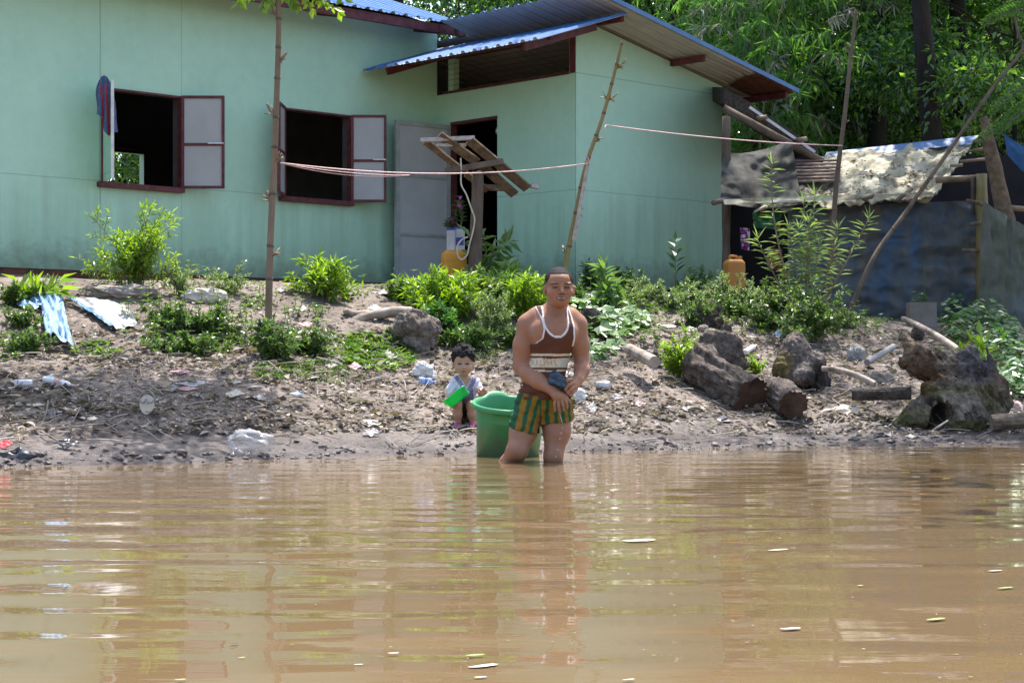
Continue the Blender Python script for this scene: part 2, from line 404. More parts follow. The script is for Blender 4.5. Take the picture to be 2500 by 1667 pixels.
mb = MB(); mb.add([(0, 2.411, 1.3), (0, 7.2, 1.3), (0, 7.2, 4.55), (0, 4.8, 5.5), (0, 2.411, 4.65)], [(0, 1, 2, 3, 4)]); mb.add([(-10.5, 2.411, 1.3), (-10.5, 7.2, 1.3), (-10.5, 7.2, 4.55), (-10.5, 4.8, 5.5), (-10.5, 2.411, 4.65)], [(4, 3, 2, 1, 0)])
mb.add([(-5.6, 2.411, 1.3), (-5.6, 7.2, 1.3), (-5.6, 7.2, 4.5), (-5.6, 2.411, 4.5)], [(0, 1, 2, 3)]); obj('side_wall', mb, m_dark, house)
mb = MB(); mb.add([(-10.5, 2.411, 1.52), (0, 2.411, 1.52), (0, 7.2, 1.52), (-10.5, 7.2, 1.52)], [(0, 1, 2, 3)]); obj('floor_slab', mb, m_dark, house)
mb = MB(); mb.box((-5.25, 2.36, 1.325), (10.5, .10, .41)); obj('brick_plinth', mb, m_brick, house)
# things on the inner wall seen through the first window: a faint frame and battens
mb = MB(); mb.box((-2.1, 7.17, 3.6), (.5, .03, .75)); mb.box((-2.62, 7.17, 3.3), (.06, .05, 2.2)); mb.box((-3, 7.165, 3.5), (4, .05, .07)); obj('wall_batten', mb, simple('brown_batten', (.05, .035, .03), (.07, .05, .04), 5, .8, 0), house)

def frame_rect(mb, a0, a1, z0, z1, u, w_, th):
    mb.box(((a0 + a1) / 2, u, z1 + w_ / 2 - .004), (a1 - a0 + 2 * w_, th, w_)); mb.box((a0 - w_ / 2 + .003, u, (z0 + z1) / 2), (w_, th - .004, z1 - z0)); mb.box((a1 + w_ / 2 - .003, u, (z0 + z1) / 2), (w_, th - .004, z1 - z0))
def shutter(win, hinge, direc, width, z0, z1, flip, outer_paint=False, bolts=True):
    """hinged leaf from hinge point (t,u) along direc (unit, local)"""
    d = np.array(direc); n = np.array([d[1], -d[0], 0]) * flip   # inner face side
    h = np.array([*hinge, 0]); up = np.array([0, 0, 1.0]); mid = h + d * width / 2
    R = np.stack([d, np.cross(up, d), up], 1)
    p = MB(); p.box(mid + up * (z0 + z1) / 2, (width - .01, .012, z1 - z0 - .01), R, 0)
    sh = obj('shutter', p, m_sheet if not outer_paint else m_paint2, win)
    if outer_paint:
        f = MB(); f.box(h + d * (width + .008) + up * (z0 + z1) / 2, (.016, .03, z1 - z0), R); obj('shutter_edge', f, m_white, sh); return sh
    f = MB(); k = .028
    for zz in (z0 + k / 2, z1 - k / 2): f.box(mid + up * zz + n * .003, (width, .034, k), R)
    for aa in (k / 2, width - k / 2): f.box(h + d * aa + up * (z0 + z1) / 2 + n * .003, (k, .033, z1 - z0 - 2 * k), R)
    f.box(mid + up * (z0 + (z1 - z0) * .475) + n * .003, (width - 2 * k, .03, .028), R)
    obj('shutter_frame', f, m_maroon, sh)
    if bolts:
        q = MB(); q.bar(h + d * (width * .62) + up * (z0 + (z1 - z0) * .475 + .012) + n * .026, h + d * (width - .005) + up * (z0 + (z1 - z0) * .475 + .012) + n * .026, .014, .014)
        obj('bolt', q, m_bolt, sh); q = MB(); q.bar(h + d * (width - .03) + up * (z0 + .02) + n * .027, h + d * (width - .03) + up * (z0 + .14) + n * .027, .014, .014)
        obj('bolt', q, m_bolt, sh)
    return sh
def window_at(Wd, rdir_, rw, ldir_, lw, lpaint):
    a0, a1, z0, z1 = Wd
    f = MB(); frame_rect(f, a0, a1, z0, z1, 2.30, .021, .05); win = obj('window_frame', f, m_maroon, house)
    s = MB(); s.box(((a0 + a1) / 2 - .02, 2.275, z0 - .03), (a1 - a0 + .10, .10, .052)); obj('sill', s, m_maroon, win)
    shutter(win, (a1 + .012, 2.262), rdir_, rw, z0 - .01, z1 + .02, 1)
    shutter(win, (a0 - .012, 2.262), ldir_, lw, z0 - .01, z1 + .02, -1, lpaint, False)
    return win
window_at(W1, wdir(1, .01), .45, wdir(.40, -.92), .44, True)
window_at(W2, wdir(1, .03), .40, wdir(-.03, -1), .42, False)

# annex walls
VT = 3.782
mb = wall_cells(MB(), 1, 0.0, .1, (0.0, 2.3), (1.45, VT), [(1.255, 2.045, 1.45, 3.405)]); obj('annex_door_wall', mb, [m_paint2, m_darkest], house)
Rz = lambda t: 4.417 - .2 * t
Lz = lambda t: 3.93 + (t + 1.17) * .326
mb = MB(); pr = [(0.1, 0, 1.45), (2.504, 0, 1.45), (2.504, 0, Rz(2.504) - .015), (.27, 0, Rz(.27) - .015), (0.1, 0, Lz(.1) - .02), ]
mb.prism([(0.004, 0, 1.45)] + pr[1:4] + [(.004, 0, Lz(0) - .02)], (0, -.003, 0), (0, .1, 0)); obj('annex_gable_wall', mb, m_paint2, house)
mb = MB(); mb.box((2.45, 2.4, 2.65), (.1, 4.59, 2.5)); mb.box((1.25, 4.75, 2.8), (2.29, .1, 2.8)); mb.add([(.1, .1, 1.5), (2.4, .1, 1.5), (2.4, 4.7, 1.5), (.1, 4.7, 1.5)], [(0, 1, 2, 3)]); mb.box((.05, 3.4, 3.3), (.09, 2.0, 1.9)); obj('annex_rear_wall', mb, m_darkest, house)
# ventilation opening with wire mesh
mb = MB(); mb.box((.04, .045, (VT + 4.22) / 2), (.09, .085, 4.20 - VT)); mb.box((.03, 1.15, VT + .012), (.06, 2.1, .028)); mb.box((.035, 1.2, 4.225), (.07, 2.2, .07))
vf = obj('vent_frame', mb, m_maroon, house)
mb = MB()
for u in np.arange(.12, 2.2, .062): mb.bar((-.006, u, VT), (-.006, u, 4.26), .004, .004)
for z in np.arange(VT + .03, 4.25, .062): mb.bar((-.011, .05, z), (-.011, 2.25, z), .0035, .0035)
obj('wire_mesh', mb, m_wire, vf)
mb = MB(); mb.box((.05, 2.06, 4.0), (.09, .09, .5)); obj('vent_post', mb, m_paint2, house)
# corrugated roofs
def corr(mb, p0, run, rise, pitch=.185, rib=.026, off=.005, m0=0, m1=1, rows=6):
    p0 = np.array(p0, float); run = np.array(run, float); rise = np.array(rise, float); Lr = np.linalg.norm(run); e = run / Lr; nrm = unit(np.cross(run, rise)); 
    if nrm[2] < 0: nrm = -nrm
    xs, hs = [], []; k = 0.0
    while k < Lr:
        for dx, hh in ((0, 0), (.022, rib), (.055, rib), (.077, 0), (.112, 0), (.118, .006), (.136, .006), (.142, 0)):
            if k + dx <= Lr: xs.append(k + dx); hs.append(hh)
        k += pitch
    xs.append(Lr); hs.append(0); xs = np.array(xs); hs = np.array(hs)
    v = np.linspace(0, 1, rows); wav = .004 * np.sin(v * 9)[:, None] * np.sin(xs * 3)[None]
    P = p0 + v[:, None, None] * rise + xs[None, :, None] * e + (hs[None, :, None] + wav[..., None]) * nrm
    mb.grid(P, m0); mb.grid(P - nrm * off, m1); return mb
# high monopitch roof of the annex
rp = MB(); corr(rp, (-.43, -.65, Rz(-.43) + .03), (0, 2.40, 0), (.47, 0, -.2 * .47), rows=3); corr(rp, (.04, -.65, Rz(.04) + .03), (0, 5.6, 0), (3.08, 0, -.2 * 3.08)); 
r1 = obj('annex_high_roof', rp, [m_blue, m_under], house)
mb = MB()
for tt, u1 in ((.22, -.5), (1.585, -.5), (3.0, -.58)): mb.box((tt, (u1 + .55) / 2, Rz(tt) - .028), (.045, .55 - u1, .075), None)
for o in [mb]: obj('purlin', o, m_maroon, r1)
mb = MB(); mb.bar((2.51, -.03, Rz(2.5) - .10), (3.05, -.03, Rz(3.05) - .13), .03, .11); obj('rafter_end', mb, simple('grey_wood', (.12, .11, .10), (.19, .18, .165), 12, .8, .3, .004), r1)
mb = MB(); mb.add([(2.35, -.64, Rz(2.35) + .019), (3.09, -.64, Rz(3.09) + .019), (3.09, -.03, Rz(3.09) + .019), (2.6, -.03, Rz(2.6) + .019), (2.45, -.3, Rz(2.45) + .019)], [(4, 3, 2, 1, 0)]); obj('rust_patch', mb, m_rust, r1)
mb = MB(); mb.bar((-.44, -.66, Rz(-.44) + .05), (3.13, -.66, Rz(3.13) + .05), .012, .05); obj('roof_edge_trim', mb, m_blue, r1)
# lower canopy roof over the door
rp = MB(); corr(rp, (-1.17, -.6, 3.93), (0, 2.87, 0), (1.36, 0, 1.36 * .326)); r2 = obj('canopy_roof', rp, [m_blue, m_under], house)
mb = MB(); mb.bar((-1.08, -.30, Lz(-1.08) - .06), (.0, -.30, Lz(0) - .06), .04, .085); mb.bar((-1.02, 2.0, Lz(-1.02) - .06), (.0, 2.0, Lz(0) - .06), .04, .085); mb.box((-.72, .95, Lz(-.72) - .03), (.05, 2.6, .05)); obj('canopy_rafter', mb, m_maroon, r2)
# main roof
rp = MB(); ml = 10.8; corr(rp, (.04 - ml, 1.8, 4.52 + .02), (ml, 0, 0), (0, 3.0, 1.05), pitch=.185); corr(rp, (.04 - ml, 7.8, 4.52 + .02), (ml, 0, 0), (0, -3.0, 1.05)); r3 = obj('main_roof', rp, [m_blue, m_under], house)
mb = MB(); mb.bar((.0 - ml + .05, 1.87, 4.475), (.03, 1.87, 4.475), .05, .10)
for tt in (-9.6, -7.9, -6.3, -4.7, -3.1, -1.82, -.35): mb.bar((tt, 1.83, 4.46), (tt, 2.29, 4.55), .045, .11)
obj('eave_beam', mb, m_maroon, r3)
mb = MB(); mb.bar((-.10, 1.82, 4.50), (-.10, 2.3, 4.60), .04, .12); obj('barge_board', mb, simple('dark_wood', (.04, .03, .03), (.07, .05, .05), 9, .8, .2, .003), r3)
# door
mb = MB(); mb.box((.03, 2.06, 2.43), (.09, .05, 1.95)); mb.box((.03, 1.65, 3.42), (.085, .80, .035)); obj('door_frame', mb, m_maroon, house)
dd = unit(np.array([-.80, .05, 0])); hh_ = np.array([-.02, 2.055, 0]); R = np.stack([dd, np.cross([0, 0, 1], dd), [0, 0, 1]], 1); up = np.array([0, 0, 1.])
mb = MB(); mb.box(hh_ + dd * .40 + up * 2.45, (.80, .015, 1.89), R); door = obj('door', mb, m_sheet, house)
mb = MB(); nn_ = np.array([-dd[1], dd[0], 0]) ; nn_ = nn_ if nn_[1] < 0 else -nn_
for zz in (1.53, 3.375): mb.box(hh_ + dd * .40 + up * zz + nn_ * .006, (.80, .034, .05), R)
for aa in (.028, .772): mb.box(hh_ + dd * aa + up * 2.4525 + nn_ * .006, (.055, .033, 1.79), R)
for zz in (2.09, 2.77): mb.box(hh_ + dd * .40 + up * zz + nn_ * .006, (.688, .03, .032), R)
obj('door_leaf_frame', mb, m_steel, door)
mb = MB(); mb.bar(hh_ + dd * .77 + up * 2.80 + nn_ * .03, hh_ + dd * .55 + up * 2.80 + nn_ * .03, .018, .018); obj('bolt', mb, m_bolt, door); mb = MB(); mb.bar(hh_ + dd * .775 + up * 3.32 + nn_ * .03, hh_ + dd * .775 + up * 3.15 + nn_ * .03, .018, .018); obj('bolt', mb, m_bolt, door)
# bulb hanging in the doorway
mb = MB(); mb.tube([(.16, 1.42, 3.40), (.16, 1.42, 3.33)], .006, 5); mb.tube([(.16, 1.42, 3.335), (.16, 1.42, 3.32), (.16, 1.42, 3.28), (.16, 1.42, 3.25)], [.012, .02, .028, .008], 10)
bl = MB(); bl.V = [np.array([LW(*v) for v in mb.verts()])]; bl.Fc = mb.Fc; bl.M = mb.M; bl.C = mb.C; bl.n = mb.n
solo('light_bulb', bl, m_bolt, 'unlit bulb hanging at the top of the dark doorway', 'light bulb', True)

# denim cloth over the first window's left shutter
m_denim = simple('denim_cloth', (.06, .10, .19), (.11, .16, .28), 25, .9, .4, .004)
m_redtrim = simple('red_trim', (.45, .03, .05), (.6, .06, .08), 20, .8, .2, .002)
h0 = LW(W1[0] - .012, 2.262, 0); ds = unit(np.array([.40, -.92, 0])); tip = h0 + ds * .38 + np.array([-.045, 0, 3.40])
cb = MB(); ga, gb = 15, 22
P = np.zeros((ga, gb, 3))
for i in range(ga):
    for j in range(gb):
        a = i / (ga - 1) - .5; v = j / (gb - 1)
        wdt = .10 + .10 * v + .03 * math.sin(v * 5); ln = .60 - .25 * abs(a - .1) - (.12 if a < -.2 else 0)
        fold = .035 * math.sin(a * 19 + v * 2) * (.3 + v)
        P[i, j] = tip + np.array([1, .25, 0]) * (a * wdt * (1 + .2 * v) - .015 + .02 * v) + np.array([0, -1, 0]) * (.035 + fold + .01 * math.sin(v * 7)) + np.array([0, 0, 1]) * (.055 * (1 - (2 * a) ** 2) - v * ln)
cb.grid(P, 0)
for arr in (P[4:6, 4:22], P[8:10, 3:22]): cb.grid(arr + np.array([0, -.006, 0]), 1)
cb.grid(P + np.array([0, .012, 0]), 0)
top = MB(); solo('cloth', cb, [m_denim, m_redtrim], 'blue denim cloth with red edging hung over the open window shutter', 'cloth', True)
# ------------------------------------------------------------------ forest behind
m_bark = simple('dark_bark', (.012, .010, .008), (.035, .028, .022), 7, .95, .6, .03, stretch=(1, 1, .3))
m_bark2 = simple('grey_bark', (.10, .085, .07), (.19, .165, .14), 9, .95, .5, .02, stretch=(1, 1, .3))
m_canopy = leafmat('canopy_leaf', [(.014, .036, .018), (.025, .062, .022), (.05, .105, .026), (.018, .044, .020)], .38, .25, .8, 2.6)
m_canopy2 = leafmat('understory_leaf', [(.016, .042, .022), (.030, .075, .026), (.06, .13, .028), (.12, .21, .035)], .42, .24, .8, 2.8)
m_bamboo = leafmat('bamboo_leaf', [(.04, .11, .025), (.07, .16, .035), (.10, .21, .04), (.15, .25, .07)], .42, .33, .6, 1.9)
m_dry = leafmat('dry_bamboo_leaf', [(.30, .28, .23), (.42, .40, .35), (.22, .20, .16)], .3, .6, .3, 1.0)
m_culm = simple('bamboo_culm_green', (.12, .14, .05), (.22, .22, .09), 6, .5, .1, .003)

def cloud_leaves(blobs, n, L, rg, tw=10, spread=.30, down=.5, wr=.42):
    vol = np.array([np.prod(b[1]) ** (2 / 3) for b in blobs]); cnt = np.maximum(1, (n * vol / vol.sum() / tw)).astype(int)
    P, D = [], []
    for (c, r), k in zip(blobs, cnt):
        d = rdir(k, rg); rad = rg.random(k) ** .45
        ctr = np.array(c) + d * rad[:, None] * np.array(r)
        tdir = unit(d * .7 + rg.normal(size=(k, 3)) * .5 + [0, 0, -down * .5])
        s = rg.random((k, tw, 1)) ; side = rg.normal(size=(k, tw, 3)) * .5
        p = ctr[:, None] + tdir[:, None] * (s - .5) * spread * 2 + side * spread * .25
        dd = unit(tdir[:, None] * .6 + side + np.array([0, 0, -down]))
        P.append(p.reshape(-1, 3)); D.append(dd.reshape(-1, 3))
    P = np.concatenate(P); D = np.concatenate(D); nn = unit(rg.normal(size=P.shape) * .55 + [0, 0, 1])
    Ls = L * rg.uniform(.65, 1.25, len(P))
    return leaves(P, D, nn, Ls, Ls * wr, .12, .15)
def curve_pts(a, b, bend, k=8):
    a = np.array(a, float); b = np.array(b, float); t_ = np.linspace(0, 1, k)[:, None]
    return a + (b - a) * t_ + np.array(bend) * (4 * t_ * (1 - t_))
def make_tree(name, label, loc, h, r, blobs, n, L, leaf, bark, rg, limbs=5, lean=(0, 0), group=None, crown_name='crown', dn=.2, wr_=.5):
    t_ = thing(name, label, 'tree', loc, group); loc = np.array(loc, float)
    top = loc + [lean[0], lean[1], h]
    tr = MB(); pts = curve_pts(loc - [0, 0, .2], top, [rg.normal(0, .12), rg.normal(0, .12), 0], 10)
    rr = np.linspace(r * 1.25, r * .35, 10); rr[0] *= 1.25; tr.tube(pts, rr, 10, jit=.12, seed=int(rg.integers(1e6)))
    for i in range(limbs):
        k = int(rg.integers(4, 9)); c = blobs[int(rg.integers(len(blobs)))][0]
        tr.tube(curve_pts(pts[k], loc + np.array(c) * .85, rg.normal(0, .25, 3), 6), np.linspace(rr[k] * .6, .012, 6), 6)
    obj('trunk', tr, bark, t_, True)
    V, T = cloud_leaves(blobs, n, L, rg, down=dn, wr=wr_); cr = MB(); cr.add(V + loc, T)
    obj(crown_name, cr, leaf, t_)
    return t_
def XD(px, d): return (px - 1250) * d / F
def blobset(rg, k, cx, cz, sx, sz, r):
    return [((cx[0] + rg.normal(0, sx), cx[1] + rg.normal(0, sx * .7), cz + rg.normal(0, sz)), (r * rg.uniform(.6, 1.2), r * rg.uniform(.6, 1.2), r * rg.uniform(.5, .9))) for _ in range(k)]
rg = np.random.default_rng(21)
GF = 'forest trees behind the house and shed'
def GP(px, d): x = XD(px, d); return (x, d, gz(x, d))
# tall trees with visible trunks
def tall(px, d, label, r, lean, h=11, n=5500, leaf=m_canopy, L=.16):
    b = blobset(rg, 11, (lean[0], lean[1]), h - 2.2, 1.7, 1.6, 1.35)
    return make_tree('tall_tree', label, GP(px, d), h, r, b, n, L, leaf, m_bark, rg, 6, lean, GF)
TT = []
_tall = tall
def tall(*a, **k): TT.append(_tall(*a, **k))
tall(2122, 25.0, 'dark curving trunk wrapped in leaves standing behind the middle of the shed roof', .115, (.5, .3))
tall(2398, 26.5, 'thick dark trunk rising at the top right behind the leaning thin pole', .14, (-.1, .2))
tall(2228, 27.5, 'short view of a brown trunk between the two thick trunks behind the shed', .10, (.1, .4))
tall(1600, 31, 'slim dark trunk seen over the right slope of the annex roof', .09, (.35, .2), 10)
tall(1885, 29, 'thin trunk behind the bamboo sprays at the right end of the annex roof', .08, (-.2, .2), 10)
# bushy understory, row by row
def under(px, d, label, h, w, n, leaf, L=.095, z0=.4):
    b = blobset(rg, 12, (0, 0), h * .55, w * .42, h * .24, min(w, h) * .30)
    return make_tree('understory_tree', label, GP(px, d), h * .75, .04, b, n, L, leaf, m_bark, rg, 6, (0, 0), GF)
for (x, y, rz, s, lab) in ((-1.5, 29, .5, 1.0, 'added shade tree hidden behind the annex, its crown over the yard'), (7.6, 30.5, 4.0, 1.0, 'added shade tree deep behind the right end of the shed'), (2.2, 36, 5.1, 1.1, 'added far shade tree behind the annex roof slope'), (6.2, 36, .2, 1.1, 'added far shade tree between the two thick trunks'), (9.4, 34, 1.1, 1.1, 'added far shade tree at the right margin'), (-.5, 34, 2.2, 1.1, 'added far shade tree behind the gap of the blue roofs')):  # tall copies added so their crowns darken the understory
    place_copy(TT[int(rz * 3) % 4], (x, y, gz(x, y)), rz, s, lab, group=GF)
U1 = under(2290, 25.2, 'dark glossy leafed tree directly behind the right half of the shed roof', 6.4, 2.6, 13000, m_canopy2, .105)
U2 = under(2030, 26.0, 'bright back-lit leafed young tree behind the left half of the shed roof', 4.8, 2.0, 7000, m_canopy2, .115)
U3 = under(1720, 28.0, 'leafy tree just over the right roof edge of the annex', 6.8, 2.8, 12000, m_canopy, .11)
U4 = under(2480, 24.5, 'dark leafy tree at the far right edge above the blue sheet', 6.6, 2.4, 12000, m_canopy2, .11)
rows = [(U3, 1560, 32, 1.0, .3, 'small leafed tree behind the annex roof peak'), (U1, 1290, 31, 1.05, 1.7, 'tree crown peeping between the two blue roofs'), (U3, 1120, 33, 1.1, 2.9, 'tree crown just above the right end of the main roof'),
        (U1, 1880, 32, 1.1, .9, 'shaded tree deep behind the bamboo'), (U3, 2160, 31, 1.0, 2.2, 'shaded tree deep between the two thick trunks'), (U4, 2370, 30, 1.1, 4.1, 'shaded tree deep behind the right thick trunk'), (U3, 2560, 30, 1.1, 5.2, 'shaded tree half out of frame at the right'),
        (U1, 1430, 36, 1.2, 3.3, 'far tree behind the annex roof left of its peak'), (U1, 1740, 37, 1.25, 4.4, 'far tree behind the small leafed tree over the roof slope'), (U4, 2020, 37, 1.25, 1.1, 'far tree between bamboo and curving trunk'), (U3, 2290, 37, 1.25, .6, 'far tree behind the glossy leafed tree'), (U1, 2530, 38, 1.3, 2.6, 'far tree at the right margin'),
        (U3, 1150, 42, 1.5, 2.0, 'farthest tree between the roofs'), (U4, 1500, 43, 1.5, 3.0, 'farthest tree above the annex roof'), (U1, 1850, 43, 1.6, .2, 'farthest tree behind the bamboo'), (U3, 2180, 44, 1.6, 3.7, 'farthest tree behind the shed'), (U4, 2480, 44, 1.6, 5.7, 'farthest tree at the right'),
        (U2, 285, 28.2, 1.15, 1.4, 'bushy tree just outside the back window of the house'), (U4, 2140, 28, .9, .8, 'leafy tree just behind the curving trunk'), (U1, 2440, 27.5, .95, 3.8, 'leafy tree just behind the right thick trunk'), (U4, 2240, 33, 1.1, 5.0, 'leafy tree in the shade behind the short brown trunk'), (U1, 1640, 34, 1.1, 1.9, 'leafy tree in the shade over the annex roof slope'), (U1, 2060, 33.5, 1.1, 2.7, 'leafy tree in the shade left of the curving trunk'), (U1, 240, 31, .9, 1.0, 'tree seen through the first window and the back window of the house'), (U3, 330, 33, .9, 1.9, 'second tree seen through the back window of the house'), (U3, 700, 38, 1.2, 2.5, 'tree standing behind the main house'), ]
for src, px, d, s, rz, lab in rows: place_copy(src, GP(px, d), rz, s, lab, group=GF)
# bamboo
def bamboo(name, label, loc, culms, h, rg, L=.19, n_spray=46, spread=1.0, leanx=0.0, dry=.12, group=None):
    t_ = thing(name, label, 'bamboo', loc, group); loc = np.array(loc, float)
    LP, LD, DP, DD = [], [], [], []
    for c in range(culms):
        a = rg.uniform(0, 6.28); base = loc + [rg.normal(0, .18), rg.normal(0, .18), -.1]
        hh = h * rg.uniform(.7, 1.1); out = np.array([math.cos(a) * spread + leanx, math.sin(a) * spread, 0]) * rg.uniform(.5, 1.4)
        u = np.linspace(0, 1, 14)[:, None]; pts = base + np.array([0, 0, hh]) * (u - .18 * u ** 3) + out * u ** 2.2
        q = MB(); q.tube(pts, np.linspace(.028, .006, 14), 6); obj('culm', q, m_culm, t_, True)
        for s in range(n_spray // culms * 2):
            k = rg.uniform(.22, 1.0); p = pts[min(13, int(k * 13))]
            d = unit(np.array([rg.normal(), rg.normal(), .15])); ln = rg.uniform(.35, .9)
            uu = np.linspace(.3, 1, 7)[:, None]; br = p + d * ln * uu + np.array([0, 0, -.35 * ln]) * uu ** 2
            isdry = rg.random() < dry
            for pt in br:
                m_ = 3
                dd = unit(d * .5 + rg.normal(0, .55, (m_, 3)) + [0, 0, -.75])
                (DP if isdry else LP).append(np.repeat(pt[None], m_, 0)); (DD if isdry else LD).append(dd)
    for nm, PP, DDD, mt in (('foliage', LP, LD, m_bamboo), ('dry_foliage', DP, DD, m_dry)):
        if not PP: continue
        PP = np.concatenate(PP); DDD = np.concatenate(DDD); Ls = L * rg.uniform(.6, 1.3, len(PP))
        V, T = leaves(PP, DDD, unit(rg.normal(size=PP.shape) * .5 + [0, -.3, .8]), Ls, Ls * .15, .1, .12, .35)
        f = MB(); f.add(V, T); obj(nm, f, mt, t_)
    return t_
GB = 'bamboo clumps beyond the annex'
bamboo('bamboo_clump', 'light green drooping bamboo right beside the lower roof corner of the annex', GP(1850, 24.3), 9, 6.5, rg, .21, 150, .9, -.1, .14, GB)
bamboo('bamboo_clump', 'bamboo with pale dry sprays over the middle of the shed, left of the curving trunk', GP(1985, 25.4), 7, 6.6, rg, .22, 100, .8, .1, .16, GB)
bamboo('bamboo_clump', 'bamboo further back above the annex roof slope', GP(1720, 26.8), 6, 7.0, rg, .2, 80, 1.0, .2, .05, GB)
# trees outside the right and left of the frame whose crowns shade the shed and the right bank
GS = 'overhanging trees beside the frame'
b = blobset(rg, 9, (-3.0, -.3), 7.2, .9, .35, .62) + blobset(rg, 4, (-1.5, 0), 7.6, .6, .4, .7)  # added limb crown, placed to drop dappled shade on the logs
make_tree('shade_tree', 'unseen tree right of the frame with a limb added to shade the logs', (6.3, 16.9, gz(6.3, 16.9)), 8.6, .13, b, 1500, .14, m_canopy, m_bark, rg, 9, (-.8, 0), GS)
for (x, y, h, lab, n, lean) in ((6.2, 17.0, 8.5, 'tree right of the frame leaning over the big stump', 2000, (-1.1, -.6)), (6.6, 20.8, 9.5, 'tree right of the frame spreading over the shed', 3800, (-1.5, .2)), (6.4, 11.0, 8.5, 'tree right of the frame reaching over the water', 3000, (-1.5, -1.2)), (5.6, 23.2, 10, 'tree behind the shed spreading over its roof', 3000, (-.9, -1.0))):
    b = blobset(rg, 10, (lean[0] * 1.1, lean[1] * 1.1), h - 1.2, 1.5, .7, 1.0)
    make_tree('shade_tree', lab, (x, y, gz(x, y) if y > 13.4 else -.3), h, .13, b, n, .15, m_canopy, m_bark, rg, 6, lean, GS)
# fern-like branch of the edge tree hanging into the picture at the right
fe = thing('overhanging_branch', 'feathery light green branch hanging in from the right edge above the shed', 'branch', W(2560, 190, 18.2))
q = MB(); LP, LD = [], []
for (a, bb) in (((2600, 180), (2425, 275)), ((2600, 240), (2435, 330)), ((2600, 60), (2440, 40)), ((2620, 250), (2390, 345)), ((2600, 20), (2400, 62))):
    pts = curve_pts(W(*a, 18.3), W(*bb, 18.0), (0, 0, .10), 22); q.tube(pts, np.linspace(.012, .003, 22), 5)
    dr = unit(pts[-1] - pts[0])
    for k in range(4, 22):
        for sgn in (-1, 1):
            sd = unit(np.array([0, .35 * sgn, sgn * .8]) + dr * .5); ln = .16 * (1.15 - k / 22)
            for s in np.linspace(.15, 1, 7):
                for s2 in (-1, 1): LP.append(pts[k] + sd * ln * s); LD.append(unit(sd * .5 + dr * s2 + rg.normal(0, .15, 3)))
obj('twig', q, m_bark2, fe, True)
LP = np.array(LP); LD = np.array(LD); V, T = leaves(LP, LD, unit(rg.normal(size=LP.shape) * .4 + [0, -.4, 1]), .035, .014); f = MB(); f.add(V, T); obj('foliage', f, m_bamboo, fe)
# ------------------------------------------------------------------ plants on the bank
m_lance = leafmat('bright_shrub_leaf', [(.09, .17, .018), (.16, .26, .022), (.25, .35, .03), (.06, .13, .02)], .36, .33, .6, 1.7)
m_pale = leafmat('pale_weed_leaf', [(.09, .14, .06), (.17, .24, .11), (.28, .35, .19), (.13, .20, .07)], .3, .40, .6, 1.5)
m_weed = leafmat('weed_leaf', [(.035, .080, .024), (.06, .12, .032), (.10, .165, .045), (.17, .24, .07)], .3, .3, .65, 1.6)
m_darkw = leafmat('shade_weed_leaf', [(.03, .075, .025), (.05, .11, .035), (.07, .14, .04)], .3, .38, .5, 1.6)
m_broad = leafmat('broad_leaf', [(.10, .19, .05), (.15, .25, .09), (.20, .30, .12), (.12, .22, .05)], .28, .30, .7, 1.5)
m_vine = leafmat('vine_leaf', [(.028, .09, .025), (.04, .12, .03), (.06, .15, .035), (.09, .20, .03)], .28, .33, .6, 1.8)
m_stem = simple('green_stem', (.10, .12, .04), (.17, .17, .07), 15, .7, 0)
m_bstem = simple('brown_stem', (.14, .10, .06), (.24, .19, .12), 15, .8, 0)
